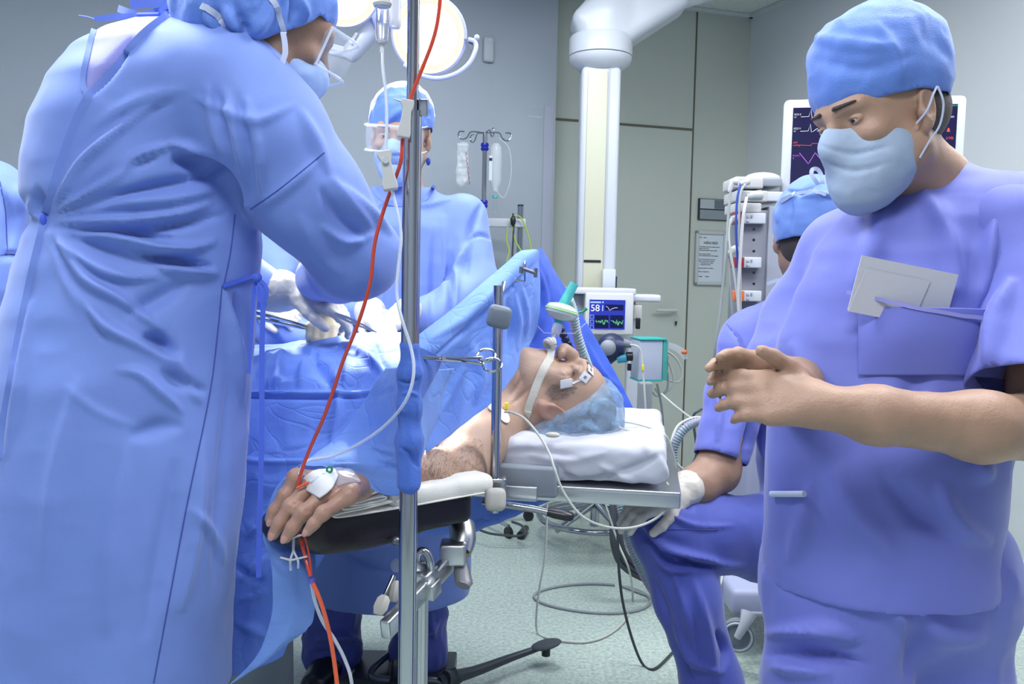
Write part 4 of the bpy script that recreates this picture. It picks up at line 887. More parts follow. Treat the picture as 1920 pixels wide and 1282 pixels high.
q = MB(); q.tube(Surf(g6).line([(1232, 992), (1300, 992), (1345, 993)], .0005), .0012, 6); q.build('seam', M['seam'], ST); q = MB(); q.tube(Surf(g5).line([(1360, 603), (1385, 640), (1400, 700), (1406, 770)], .0005), .0012, 6); q.build('seam', M['seam'], ST)
b = SD(); h5 = P(1522, 446, 2.06); A5 = frame((0, .12, .97), (.15, .95, -.1)); L5 = head_sd(b, h5, A5, 1.04, neck_to=P(1530, 560, 2.10))
b.loft([sec2(1000, 1470, 1640, 2.14, .12), sec2(700, 1450, 1650, 2.11, .10), sec2(610, 1470, 1640, 2.11, .08)], .04)
b.chain(PP([(1415, 648, 2.10), (1380, 740, 2.06), (1345, 880, 2.01)]), [.055, .050, .048], .03)
b.chain(PP([(1345, 884, 2.01), (1305, 912, 1.96), (1268, 922, 1.92)]), [.050, .042, .032], .03)
b.chain(PP([(1685, 648, 2.10), (1720, 880, 2.01), (1690, 960, 2.2)]), [.05, .045, .03], .03)
b.chain(PP([(1540, 1040, 2.14), (1250, 1000, 1.93), (1360, 1390, 1.93)]), [.09, .06, .04], .03).chain(PP([(1600, 1040, 2.14), (1720, 1080, 2.6), (1715, 1240, 2.6)]), [.09, .05, .04], .03)
sdobj('body', b, M['skin_dark'], ST, h=.005, wr=.001, ws=30)
gl = SD(); hand_sd(gl, P(1272, 926, 1.915), P(1205, 948, 1.88)-P(1268, 926, 1.915), V3(-.1, -.35, .9), 1.0, curl=(.35, .35, .35, .35), spread=.05, side=-1, thumb=1); gl.cone(P(1288, 915, 1.93), P(1270, 926, 1.915), .040, .032, .02)
sdobj('glove', gl, M['glove'], ST, h=.003, crease=.0008, ws=40)
loc5 = lambda v: ((v-h5)@A5.T)
c = SD(); c.ell(L5(0, -.02, .040), (.095, .120, .102), A5, .03); c.ell(L5(0, -.05, -.005), (.085, .085, .07), A5, .03)
cp5 = sdobj('cap', c, M['mask'] if False else mat('cap_cotton_pale', (0.13, 0.24, 0.60), .6, bump=.3, bscale=700, transl=.1, sheen=.3), ST, h=.0045, wr=.003, ws=14, cut=lambda v: loc5(v)[:, 2] > -.018+.5*np.clip(loc5(v)[:, 1], 0, 1), solid=.0015,
      folds=[([(1470, 355), (1500, 362), (1530, 350)], 5, -.004), ([(1486, 372), (1484, 440)], 3, -.003), ([(1460, 380), (1480, 370), (1500, 365)], 5, .004), ([(1500, 370), (1540, 365), (1580, 372)], 5, .004), ([(1458, 420), (1452, 380)], 6, .003)])
c5 = Surf(cp5)
q = MB(); strip(q, c5.line([(1466, 378), (1490, 364), (1520, 360), (1548, 364)], .003, 6, 2.0), .008, .0015)
strip(q, crv(PP([(1540, 356, 1.96), (1530, 340, 1.95), (1522, 328, 1.95), (1523, 318, 1.95), (1532, 317, 1.95), (1539, 326, 1.95), (1542, 342, 1.95), (1543, 358, 1.96)]), 6), .009, .0012)
q.build('cap_ribbon', M['ribbon'], cp5)
hr = SD(); hr.ell(L5(0, -.035, -.015), (.080, .085, .070), A5, .02); sdobj('hair', hr, M['hair'], ST, h=.005, cut=lambda v: (loc5(v)[:, 1] < .0) & (loc5(v)[:, 2] > -.075))
q = MB(); strip(q, crv(PP([(1438, 532, 2.0), (1455, 526, 1.99), (1480, 520, 1.99), (1500, 514, 2.0)]), 5), .008, .001); q.build('mask_strap', M['ribbon'], ST)
q = MB(); q.box(P(1610, 1120, 2.42)*V3(1, 1, 0)+ZZ*.50, (.40, .40, .07), None, .03); sto = root('stool', P(1610, 1120, 2.42)*V3(1, 1, 0), 'round dark stool under the seated person in scrubs', 'stool')
s2 = MB(); o = P(1610, 1120, 2.42)*V3(1, 1, 0); s2.lathe(o, ZZ, [(.0, .47), (.17, .47), (.185, .49), (.185, .525), (.17, .545), (0, .55)], 32); s2.build('seat', M['blackvinyl'], sto)
one('column', M['chrome'], sto, lambda q: q.cyl(o+ZZ*.08, o+ZZ*.47, .025)); 
for k in range(5):
    an = k*2*math.pi/5; dv = V3(math.cos(an), math.sin(an), 0); l_ = one('leg', M['steel'], sto, lambda q: q.tube([o+ZZ*.11, o+dv*.14+ZZ*.10, o+dv*.26+ZZ*.07], [.022, .018, .014], 10)); one('caster', M['black'], l_, lambda q: q.cyl(o+dv*.26+ZZ*.028+np.cross(dv, ZZ)*-.012, o+dv*.26+ZZ*.028+np.cross(dv, ZZ)*.012, .027, 20, bev=.004))
# ================================================================== NURSE walking by on the right
NU = root('person', (P(1680, 1700, 1.45)*V3(1, 1, 0)), 'person in lilac-blue scrubs and cap walking leftwards, hands together, papers in chest pocket', 'person')
s = SD(); dN = 1.42
s.loft([sec2(*q) for q in [(1090, 1432, 1868, 1.42, .155), (980, 1436, 1870, 1.42, .150), (860, 1442, 1878, 1.42, .145), (740, 1450, 1915, 1.43, .140), (640, 1462, 1935, 1.44, .135), (560, 1492, 1950, 1.45, .130), (480, 1535, 1965, 1.46, .120), (420, 1580, 1950, 1.47, .105), (370, 1640, 1900, 1.48, .085), (330, 1690, 1840, 1.48, .065), (305, 1720, 1810, 1.48, .045)]], .02)
s.ell(P(1895, 440, 1.42), .105, None, .06).ell(P(1600, 480, 1.56), .09, None, .05)
s.chain(PP([(1590, 490, 1.57), (1510, 600, 1.60), (1470, 680, 1.56)]), [.08, .075, .07], .04)
fn_ = [([(1720, 340), (1780, 450), (1800, 560)], 24, .008), ([(1870, 400), (1850, 500), (1830, 590)], 22, .010), ([(1900, 520), (1870, 560), (1840, 600)], 20, -.010), ([(1660, 380), (1640, 460), (1600, 540)], 26, .007), ([(1830, 690), (1880, 720), (1920, 740)], 20, -.022), ([(1700, 640), (1720, 700), (1700, 760)], 30, -.006),
       ([(1560, 860), (1600, 960), (1680, 1040)], 30, .008), ([(1650, 880), (1720, 960), (1800, 1010)], 26, -.008), ([(1760, 900), (1790, 980), (1860, 1020)], 26, .008), ([(1520, 900), (1500, 1000), (1480, 1060)], 22, .006), ([(1820, 860), (1860, 900)], 24, .006), ([(1480, 640), (1520, 700), (1540, 760)], 24, .006)]
g7 = sdobj('scrub_top', s, M['scrub'], NU, h=.006, folds=fn_, wr=.004, ws=6, crease=.0015)
n7 = Surf(g7)
s = SD(); s.chain(PP([(1895, 450, 1.40), (1945, 580, 1.34), (1925, 745, 1.26)]), [.100, .088, .084], .04)
sdobj('sleeve', s, M['scrub'], NU, h=.006, folds=[([(1900, 520), (1870, 600), (1850, 700)], 22, .010), ([(1840, 690), (1880, 700), (1920, 690)], 18, -.010)], wr=.003, ws=7, cut=lambda v: ((v-P(1925, 748, 1.26))@nrm(P(1925, 745, 1.26)-P(1945, 580, 1.34)) < .0), solid=.002)
tr = SD(); tr.chain(PP([(1580, 1060, 1.43), (1560, 1282, 1.40), (1545, 1500, 1.38), (1520, 1750, 1.42)]), [.125, .105, .088, .075], .04).chain(PP([(1750, 1060, 1.45), (1760, 1282, 1.48), (1790, 1500, 1.52), (1840, 1650, 1.58)]), [.13, .11, .088, .075], .04)
tr.ell(P(1660, 1090, 1.43), (.20, .14, .12), None, .05)
sdobj('trousers', tr, M['scrub'], NU, h=.007, wr=.005, ws=7, crease=.003, folds=[([(1430, 1190), (1540, 1180), (1620, 1200)], 14, .012), ([(1430, 1225), (1540, 1225), (1640, 1250)], 12, -.010), ([(1440, 1250), (1560, 1265)], 12, .010), ([(1700, 1120), (1720, 1200), (1700, 1282)], 24, -.010), ([(1640, 1120), (1740, 1180), (1850, 1200)], 30, .008)])
for p_ in ((1520, 1750, 1.42, -1), (1840, 1650, 1.58, -1)):
    o = P(*p_[:3])*V3(1, 1, 0); s2 = SD(); s2.cone(o+V3(.05, .0, .045), o+V3(-.16, -.02, .038), .045, .040, .02); sdobj('clog', s2, M['sheet'], NU, h=.008)
b = SD(); h6 = P(1655, 232, 1.42); A6 = frame((-.24, .04, .95), (-.86, -.36, -.34)); L6 = head_sd(b, h6, A6, 1.06, neck_to=P(1752, 345, 1.48))
b.loft([sec2(1060, 1500, 1830, 1.43, .11), sec2(600, 1560, 1880, 1.46, .10), sec2(440, 1620, 1880, 1.47, .085), sec2(370, 1700, 1830, 1.48, .06)], .04)
b.chain(PP([(1895, 450, 1.42), (1950, 600, 1.36), (1960, 800, 1.27), (1840, 800, 1.20), (1640, 778, 1.17), (1560, 765, 1.17)]), [.06, .055, .050, .046, .036, .029], .03)
b.chain(PP([(1600, 490, 1.56), (1520, 640, 1.56), (1500, 700, 1.50), (1490, 725, 1.36), (1500, 745, 1.26)]), [.055, .05, .046, .04, .030], .03)
hand_sd(b, P(1552, 765, 1.17), P(1400, 740, 1.19)-P(1552, 765, 1.17), V3(-.05, -.85, .5), 1.0, curl=(.35, .4, .45, .5), spread=.05, side=1, tcurl=.3)
hand_sd(b, P(1505, 735, 1.25), P(1400, 700, 1.24)-P(1500, 735, 1.25), V3(-.2, .7, .6), 1.0, curl=(.3, .35, .4, .45), spread=.05, side=-1, tcurl=.3)
sdobj('body', b, M['skin'], NU, h=.0045, wr=.0008, ws=30)
loc6 = lambda v: ((v-h6)@A6.T)
face_bits(L6, A6, NU, look=(0, 1, -.35), skin='skin')
c = SD(); c.ell(L6(0, -.015, .072), (.098, .124, .098), A6, .03); c.ell(L6(0, -.02, .125), (.085, .110, .060), A6, .04)
cp6 = sdobj('cap', c, M['cap'], NU, h=.0045, wr=.005, ws=12, crease=.002, cut=lambda v: loc6(v)[:, 2] > .030-.2*np.clip(-loc6(v)[:, 1], 0, 1), solid=.0015,
       folds=[([(1500, 60), (1580, 80), (1680, 90)], 16, .004), ([(1520, 110), (1620, 130), (1720, 100)], 16, -.0025), ([(1640, 40), (1680, 100), (1690, 160)], 14, .003)])
hr = SD(); hr.ell(L6(0, -.025, .012), (.0815, .098, .075), A6, .02); sdobj('hair', hr, M['hair'], NU, h=.005, cut=lambda v: (loc6(v)[:, 1] < .018) & (loc6(v)[:, 2] > -.055-.1*loc6(v)[:, 1]) & ~((abs(loc6(v)[:, 1]) < .026) & (loc6(v)[:, 2] < .03)))
c = mask_sd(L6, A6, .074)
mk6 = sdobj('mask', c, mat('mask_grey_blue', (0.40, 0.50, 0.66), .7, bump=.3, bscale=700, transl=.15), NU, h=.004, wr=.0015, ws=30, cut=lambda v: (loc6(v)[:, 1] > .010) & (loc6(v)[:, 2] < -.004+.014*np.exp(-(loc6(v)[:, 0]/.02)**2)), solid=.001,
      folds=[([(1540, 300), (1600, 320), (1680, 300)], 6, -.0018), ([(1530, 270), (1600, 288), (1680, 268)], 6, -.0018)])
q = MB(); q.tube(crv([L6(-.077, .016, -.020), L6(-.091, .006, -.006), L6(-.093, -.010, .015), L6(-.092, -.022, .026)], 5), .0018, 6); q.tube(crv([L6(-.070, .016, -.070), L6(-.080, .002, -.050), L6(-.090, -.014, -.030), L6(-.095, -.024, .0), L6(-.093, -.022, .026)], 5), .0018, 6); q.build('mask_strap', M['ribbon'], NU)
# chest pocket with papers
pk = sheet('chest_pocket', [[n7.at(x, y, .004+dz*k_, 1.33) for x, dz in ((1610, .010), (1690, .034), (1790, .034), (1880, .010))] for y, k_ in ((588, 1.), (640, .7), (705, .1))], M['scrub'], NU, 24, 20, wr=.001, px=False, th=.0015)
for i in range(1):
    q = MB(); strip(q, n7.line([(1600, 560), (1680, 582), (1780, 605), (1880, 618)], .040, 6, 1.32), .006, .002); q.build('pocket_piping', M['scrub_light'], NU)
q = MB(); nv = nrm(CAM-P(1680, 545, 1.30)); 
ctr = n7.at(1690, 556, .026, 1.32); ax = nrm(P(1780, 566, 1.3)-P(1600, 530, 1.3)); az = nrm(np.cross(nv, ax)); nn = np.cross(ax, az)
q.box(ctr, (.150, .085, .002), [ax, az, nn]); q.box(ctr+nn*.003-ax*.02-az*.01, (.10, .07, .0015), [ax, nrm(az+ax*.15), nn])
tag(q.build('folded_papers', M['sheet'], None, smooth=False), 'white folded papers tucked in chest pocket of the walking person', 'papers')
q = MB(); q.tube([n7.at(1452, 926, .006, 1.3), n7.at(1512, 927, .010, 1.3)], .0050, 10, cap=True)
tag(q.build('pen', M['ribbon'], None), 'white pen at hip of the walking person in scrubs', 'pen')
# ================================================================== OPERATING TABLE
D_F, D_B = 1.74, 2.24                        # depth of the front and back edges of the table top
zt = .872
def tz(px, d, z):                            # point seen in column px at depth d, at height z
    p = P(px, 519+.0195*(px-960), d); return V3(p[0], p[1], z)
TX = nrm((P(1255, 915, 1.72)-P(900, 890, 1.78))*V3(1, 1, 0)); TY = V3(-TX[1], TX[0], 0)
OT = root('operating_table', tz(500, 2.15, 0), 'operating table with white padded head section and steel plate under sleeping patient', 'operating table')
cF = tz(1262, 1.72, .872); cFl = cF-TX*.52
# head mattress wrapped in white sheet
def padsec():
    return None
s = SD(); mc = cF-TX*.30+TY*.265; s.box(mc+ZZ*(-.030), (.30, .262, .042), [TX, TY, ZZ], .022, .02)
s.fn(lambda p: -1e3*np.ones(len(p)), .001, '-') if False else None
pad = sdobj('mattress', s, M['sheet'], OT, h=.005, wr=.004, ws=10, crease=.0015, folds=[([(985, 850), (1060, 862), (1140, 848)], 10, .004), ([(1030, 880), (1090, 905), (1180, 880), (1245, 850)], 9, -.005), ([(1040, 860), (1060, 890), (1100, 912)], 8, -.004), ([(940, 850), (1000, 845), (1100, 860)], 8, -.003), ([(1180, 770), (1200, 800), (1215, 850)], 10, .004), ([(1235, 850), (1245, 885), (1250, 915)], 8, .005), ([(1120, 870), (1160, 890), (1200, 905)], 8, .004)])
pc = cF-TX*.27+TY*.26
one('head_plate', M['steel'], OT, lambda q: (q.box(pc-ZZ*.085, (.60, .53, .010), [TX, TY, ZZ], bev=.003), q.box(pc-ZZ*.098-TY*.256, (.60, .012, .034), [TX, TY, ZZ], bev=.003), q.box(pc-ZZ*.098+TX*.295, (.012, .52, .034), [TX, TY, ZZ], bev=.003)))
# main section of the table, mostly hidden by the drape
bc = cF-TX*1.20+TY*.255
one('table_top', M['blackvinyl'], OT, lambda q: q.box(bc-ZZ*.05, (1.15, .50, .07), [TX, TY, ZZ], bev=.02))
one('table_frame', M['midgrey'], OT, lambda q: q.box(bc-ZZ*.115, (1.10, .46, .05), [TX, TY, ZZ], bev=.008))
base = tz(487, 2.16, 0)
one('column', M['rubber'], OT, lambda q: q.lathe(base, ZZ, [(.075, .0), (.085, .02), (.082, .30), (.068, .31), (.068, .70), (.12, .74), (.12, .76)], 36))
bpt = floor_pt(762, 1262, .05)
one('column_sleeve', M['darksteel'], OT, lambda q: q.cyl(base+ZZ*.10, base+ZZ*.285, .086, 36, bev=.004))
one('table_base', M['darksteel'], OT, lambda q: q.box(base+V3(0, .02, .03), (.26, .30, .055), [TX, TY, ZZ], bev=.015))
# grey joint box with side rail and screw, under the mattress
jb = tz(945, 1.735, .795)
def jbx(q): q.box(tz(965, 1.80, .800), (.21, .10, .066), [TX, TY, ZZ], bev=.008)
one('joint_housing', mat('housing_grey', (0.24, 0.27, 0.31), .4), OT, jbx)
rl = one('side_rail', M['steel'], OT, lambda q: q.box(tz(968, 1.725, .782), (.105, .012, .030), [TX, TY, ZZ], bev=.002))
one('rail_screw', M['darksteel'], rl, lambda q: q.cyl(tz(958, 1.72, .782), tz(958, 1.712, .782), .012, 24, bev=.002))
# adjustment lever with black grip
def lv(q): q.tube(PP([(905, 940, 1.74), (1000, 954, 1.72), (1035, 962, 1.71)]), .0075, 12)
lo = one('adjustment_lever', M['chrome'], OT, lv)
one('lever_grip', M['black'], lo, lambda q: q.tube(PP([(1026, 959, 1.712), (1040, 962, 1.711), (1060, 966, 1.708), (1072, 969, 1.706), (1076, 970, 1.705)]), [.011, .014, .0145, .012, .004], 16, smooth=4, flat=.75))
# ================================================================== PATIENT
PT = root('person', (P(800, 860, 1.95)), 'person lying asleep on table under blue drapes, arm stretched out, head in clear blue cap', 'person')
hcp = P(1046, 753, 1.955); Ap = frame((.955, .10, -.26), (.27, -.10, .95))
b = SD(); nk = P(958, 792, 1.965)
Lp = head_sd(b, hcp, Ap, 1.06, neck_to=nk, nose=1.15, open_eye=False, neck_r=.062, ears=(-1,), ey=.002, ez=-.020)
def lp(x, y, z): return Lp(x, y, z)
E = lambda x, y, z, r, k=.02, op='+': b.ell(lp(x, y, z), np.array(r)*1.06, Ap, k, op)
E(0, .040, -.084, (.038, .030, .026), .03)
E(0, .108, -.094, (.030, .014, .020), .014, '-')       # heavy jaw, double chin
E(0, .112, -.010, (.008, .010, .022), .012)       # nose bridge
E(-.034, .0845, .0085, (.0150, .0095, .0085), .005); E(.034, .0845, .0085, (.0150, .0095, .0085), .005)     # closed lids
E(-.034, .0950, .0055, (.0135, .0035, .0011), .002, '-')
E(-.040, .062, -.045, (.018, .016, .022), .02)    # cheek
E(-.050, .073, .006, (.006, .012, .006), .006, '-') # temple hollow
b.cone(lp(-.040, .079, .030), lp(-.010, .097, .027), .0105, .0095, .012)
for zz in (.012, .006, .0): b.cone(lp(-.050, .0785, zz), lp(-.060, .066, zz*2-.004), .0012, .0010, .003, '-')      # crow's feet
# throat and shoulders
b.cone(lp(0, .035, -.095), P(930, 740, 1.97), .045, .058, .04)
b.cone(nk, P(900, 790, 1.97), .068, .085, .04)
b.chain([P(925, 770, 2.06), P(922, 792, 1.94), P(905, 806, 1.86)], [.075, .078, .062], .04)       # shoulder girdle, near shoulder
b.cone(P(925, 770, 2.06), P(925, 750, 2.20), .075, .065, .04)
b.loft([((P(760, 800, 2.0)[0]-.0, P(760, 800, 2.0)[1], .90), .10, .10), ((P(760, 800, 2.0)[0], P(760, 800, 2.0)[1], .95), .10, .10)], .05)
b.chain([P(900, 760, 2.02), P(760, 770, 2.02), P(600, 770, 2.02), P(440, 790, 2.02)], [.100, .115, .120, .115], .06)    # trunk under the drape
b.chain([P(440, 800, 1.98), P(200, 810, 1.98)], [.10, .08], .04); b.chain([P(440, 790, 2.08), P(200, 800, 2.08)], [.10, .08], .04)
# arm on the board
sh = P(906, 806, 1.86); el = P(856, 884, 1.70); wr_ = P(690, 908, 1.50)
b.chain([sh, (sh*.55+el*.45), el], [.061, .060, .050], .04)
b.cone(el, el+(nrm(el-sh))*.004+V3(0, 0, -.004), .047, .040, .02)
b.chain([el, el*.62+wr_*.38, el*.2+wr_*.8, wr_], [.051, .049, .034, .030], .03)
hd_ = nrm(P(598, 962, 1.375)-P(690, 908, 1.50)); 
# hand: palm down, fingers draped over the end of the board
ng = nrm(V3(-.15, -.30, 1.)); palm0 = P(690, 908, 1.50)
def H(px, py, d): return P(px, py, d)
kn_ = [H(556, 896, 1.42), H(585, 905, 1.395), H(612, 925, 1.375), H(655, 928, 1.365)]   # knuckles index..little
for i, (k_, r_) in enumerate(zip(kn_, (.0145, .0155, .0150, .0145))): b.cone(wr_+V3(.0, 0, 0), k_, .0225, r_, .016)
b.ell((kn_[1]+wr_)/2+(kn_[2]-kn_[1])*.2, (.05, .032, .018), frame(ng, hd_)[[1, 0, 2]], .02)
fing = [[(556, 896, 1.42), (534, 930, 1.405), (514, 957, 1.40), (507, 976, 1.40)],
        [(585, 905, 1.395), (545, 950, 1.365), (524, 980, 1.36), (512, 1002, 1.36)],
        [(612, 925, 1.375), (568, 962, 1.35), (549, 988, 1.345), (536, 1008, 1.345)],
        [(655, 928, 1.365), (606, 962, 1.335), (588, 982, 1.33), (576, 997, 1.33)]]
fr_ = [[.0125, .0108, .0098, .0085], [.0138, .0120, .0108, .0092], [.0135, .0116, .0106, .0090], [.0125, .0105, .0094, .0078]]
for F_, r_ in zip(fing, fr_):
    p_ = PP(F_)
    for j in range(3): b.cone(p_[j], p_[j+1], r_[j], r_[j+1], .006 if j else .012)
    b.ell(p_[1]+V3(0, 0, .001), r_[1]*1.10, None, .006); b.ell(p_[0]+V3(0, -.002, .002), r_[0]*1.02, None, .008)
b.chain(PP([(640, 915, 1.50), (590, 925, 1.475), (560, 945, 1.465)]), [.017, .0125, .0105], .012)      # thumb on the far side
wrinkles = [([(547, 949), (555, 945), (562, 948)], 2.5, -.0008), ([(540, 955), (550, 953), (558, 957)], 2.5, -.0008), ([(568, 960), (576, 957), (584, 961)], 2.5, -.0008), ([(606, 960), (612, 957), (618, 962)], 2.5, -.0008),
            ([(1000, 720), (975, 745), (955, 760)], 5, -.0012), ([(985, 700), (965, 730), (950, 750)], 5, -.001), ([(1044, 700), (1060, 705), (1076, 700)], 3, -.0008), ([(1052, 690), (1062, 698), (1070, 712)], 3, -.0008)]
pb = sdobj('body', b, M['skin_pale'], PT, h=.0030, sm=1, folds=wrinkles, mats=[M['skin_pale'], M['skin_red'], M['skinhand'] if 'skinhand' in M else mat('skin_hand', (0.40, 0.23, 0.17), .45, bump=.5, bscale=160, vary=.22, vscale=30, sss=.1), M['stubble'] if 'stubble' in M else mat('skin_stubble', (0.34, 0.22, 0.18), .6, bump=.6, bscale=500, vary=.3, vscale=120)],
    fm=lambda c: np.where(((c-hcp)@Ap.T)[:, 2] < -.13, np.where(proj(c)[:, 0] < 800, 2, 0), np.where((np.abs(((c-lp(0, .0965, -.0575))@Ap.T)[:, 2]) < .0085) & (np.abs(((c-lp(0, .0965, -.0575))@Ap.T)[:, 0]) < .024) & (((c-hcp)@Ap.T)[:, 1] > .092), 1, np.where((np.abs(((c-hcp)@Ap.T)[:, 0]) > .076) & (np.abs(((c-hcp)@Ap.T)[:, 1]+.008) < .026) & (((c-hcp)@Ap.T)[:, 2] < .016) & (((c-hcp)@Ap.T)[:, 2] > -.06), 1, 0))))
ps = Surf(pb)
# finger nails
for F_, r_ in zip(fing, fr_):
    p_ = PP(F_); d_ = nrm(p_[3]-p_[2]); up_ = nrm(nrm(CAM-p_[3])+V3(0, 0, .3)); up_ = nrm(up_-d_*(up_@d_)); 
    one('fingernail', mat('nail', (0.48, 0.27, 0.24), .25), PT, lambda q: q.ball(p_[3]+up_*(r_[3]*.72)+d_*.001, (r_[3]*.62, r_[3]*.95, r_[3]*.36), frame(up_, d_)))
# hair: eyebrow, sideburn, grey hair under the cap
hs = SD()
for x in (-1, 1): hs.cone(lp(x*.018, .1085, .033), lp(x*.044, .0915, .0365), .0038, .0025, .003)
pass
one('eyelashes', M['hair'], PT, lambda q: q.tube(crv([lp(-.0475, .0745, .0045), lp(-.042, .0850, .005), lp(-.034, .0915, .0055), lp(-.024, .0915, .0055)], 5), .0011, 6))
for x in (-1, 1): one('eyebrow', M['hair_grey'], PT, lambda q: q.tube(crv([lp(x*.016, .1050, .030), lp(x*.034, .1010, .036), lp(x*.054, .0800, .036)], 4), [.0020, .0035, .0038, .0036, .0033, .003, .0026, .002, .001], 8, flat=.7))
hh = SD(); hh.ell(lp(0, -.022, .042), V3(.080, .101, .092)*1.06, Ap, .02)
locp = lambda v: ((v-hcp)@Ap.T)
sdobj('hair', hh, M['hair_grey'], PT, h=.004, wr=.003, ws=40, cut=lambda v: locp(v)[:, 2] > 1.02*locp(v)[:, 1]+.018)
# arm hair: fine short strands over the elbow and forearm
rng = np.random.RandomState(5); q = MB()
v_ = np.array([tuple(a.co) for a in pb.data.vertices])+0; nn_ = np.array([tuple(a.normal) for a in pb.data.vertices]); pj = proj(v_)
okk = (pj[:, 0] > 785) & (pj[:, 0] < 905) & (pj[:, 1] > 820) & (pj[:, 1] < 928) & (v_[:, 1] < 1.80); okh = (pj[:, 0] > 545) & (pj[:, 0] < 700) & (pj[:, 1] > 880) & (pj[:, 1] < 960) & (v_[:, 1] < 1.5)
adir = nrm(el-sh)
for idx, cnt, ln, dr in ((np.nonzero(okk)[0], 4200, .011, V3(-.2, -.2, -.9)), (np.nonzero(okh)[0], 160, .006, V3(-.7, -.3, -.4))):
    if len(idx) == 0: continue
    for i in rng.choice(idx, cnt):
        p0 = v_[i]+rng.randn(3)*.0012; n0 = nn_[i]
        if n0@(CAM-p0) < -.05: continue
        t0 = nrm(dr-n0*(dr@n0)+rng.randn(3)*.32); p1 = p0+(t0*.8+n0*.35)*ln*.5; p2 = p1+(t0-n0*.1)*ln*.5*rng.uniform(.5, 1.3)
        w_ = nrm(np.cross(t0, n0))*.00015; k = len(q.v); q.add([p0-w_-n0*.001, p0+w_-n0*.001, p1+w_, p1-w_, p2], [(0, 1, 2, 3), (3, 2, 4)])
tag(q.build('arm_hair', M['hair'], PT, smooth=False), kind='stuff')
q = MB(); sb_ = np.nonzero(inpoly(pj[:, :2], [(1024, 735), (1036, 722), (1060, 718), (1085, 724), (1080, 735), (1062, 748), (1044, 750), (1034, 744)]) & (v_[:, 1] < 1.93))[0]
for i in rng.choice(sb_, 900):
    p0 = v_[i]+rng.randn(3)*.001; n0 = nn_[i]; dr = Ap[1]*-.5+Ap[2]*-.9; t0 = nrm(dr-n0*(dr@n0)+rng.randn(3)*.35); p1 = p0+(t0*.9+n0*.25)*.005; p2 = p1+(t0-n0*.2)*.005; w_ = nrm(np.cross(t0, n0))*.00013
    q.add([p0-w_-n0*.001, p0+w_-n0*.001, p1+w_, p1-w_, p2], [(0, 1, 2, 3), (3, 2, 4)])
tag(q.build('sideburn_hair', M['hair_grey'], PT, smooth=False), kind='stuff')
# bouffant cap: clear pale-blue nonwoven, worn over the grey hair
m = mat('bouffant_nonwoven', (0.36, 0.54, 0.74), .6, bump=.5, bscale=300, transl=.2); nt = m.node_tree
tr_ = nt.nodes.new('ShaderNodeBsdfTransparent'); ms_ = nt.nodes.new('ShaderNodeMixShader'); out = nt.nodes['Material Output']; src = out.inputs['Surface'].links[0].from_socket
nz = nt.nodes.new('ShaderNodeTexNoise'); nz.inputs['Scale'].default_value = 14; nz.inputs['Detail'].default_value = 6; nz.inputs['Distortion'].default_value = 2.5
rr = nt.nodes.new('ShaderNodeMapRange'); rr.inputs[1].default_value = .35; rr.inputs[2].default_value = .7; rr.inputs[3].default_value = .16; rr.inputs[4].default_value = .58
tcn = nt.nodes.new('ShaderNodeTexCoord'); nt.links.new(tcn.outputs['Object'], nz.inputs['Vector']); nt.links.new(nz.outputs['Fac'], rr.inputs[0]); nt.links.new(rr.outputs[0], ms_.inputs[0])
nt.links.new(tr_.outputs[0], ms_.inputs[1]); nt.links.new(src, ms_.inputs[2]); nt.links.new(ms_.outputs[0], out.inputs['Surface']); M['bouffant'] = m
c = SD(); c.ell(lp(0, -.026, .050), V3(.096, .110, .104)*1.06, Ap, .03); c.ell(lp(0, -.066, -.020), V3(.090, .062, .085)*1.06, Ap, .04)
bf = sdobj('bouffant_cap', c, m, PT, h=.004, wr=.005, ws=14, crease=.0035, cut=lambda v: locp(v)[:, 2] > 1.02*locp(v)[:, 1]-.004, solid=.0008)
q = MB(); bs = Surf(bf)
q.tube(bs.line([(1124, 720), (1098, 726), (1078, 737), (1050, 763), (1026, 775), (996, 784), (976, 796)], .0005, 6), .0014, 6, smooth=0); q.build('elastic_band', mat('bouffant_elastic', (0.12, 0.36, 0.75), .6), bf)
# gauze ribbon tying the breathing tube, running from the mouth over the cheek to the nape
mo = lp(-.004, .108, -.050)
q = MB(); pts = [lp(-.012, .108, -.050)]+ps.line([(1030, 672), (1020, 690), (1008, 715), (998, 745), (988, 775)], .0025, 5)+[P(976, 800, 1.90)]
strip(q, crv(pts, 2), .0165, .0015); strip(q, crv([a+V3(.003, .002, 0) for a in pts[1:-3]], 2), .0145, .0012); tag(q.build('tube_tie', M['gauze'], PT), label='gauze ribbon tied over cheek')
q = MB()
for i in range(4): q.torus(mo+V3(-.001+.003*(i-1.5), -.002, .010+.002*(i % 2)), (.5+.3*i, .5, .6-.2*i), .0105, .0052, 20, 8)
kn2 = q.build('knot', M['gauze'], PT)
# forehead sensor strip (four pads) and its lead
def pad_(name, px, py, w, h, rot, m, lift=.002, par=PT):
    c0 = ps.at(px, py, lift); a = ps.at(px+6, py, lift); b2 = ps.at(px, py+6, lift); x = nrm(a-c0); n = nrm(np.cross(nrm(b2-c0), x)); n = n if n@(CAM-c0) > 0 else -n; y = np.cross(n, x)
    X = x*math.cos(rot)+y*math.sin(rot); Y = np.cross(n, X); q = MB(); q.box(c0, (w, h, .0016), [X, Y, n], bev=.0007)
    v = np.array(q.v); return one(name, m, par, lambda qq: qq.add(q.v, q.f)), c0, X, Y, n
t_, c0, X, Y, n = pad_('sensor_pad', 1061, 718, .029, .020, .12, M['tape'], .003)
for px, py in ((1097, 707), (1106, 695)):
    pd_, c1, X1, Y1, n1 = pad_('sensor_pad', px, py, .021, .021, .95, M['tape'], .003); one('pad_print', M['black'], pd_, lambda q: q.torus(c1+n1*.001, n1, .0026, .0008, 20, 6))
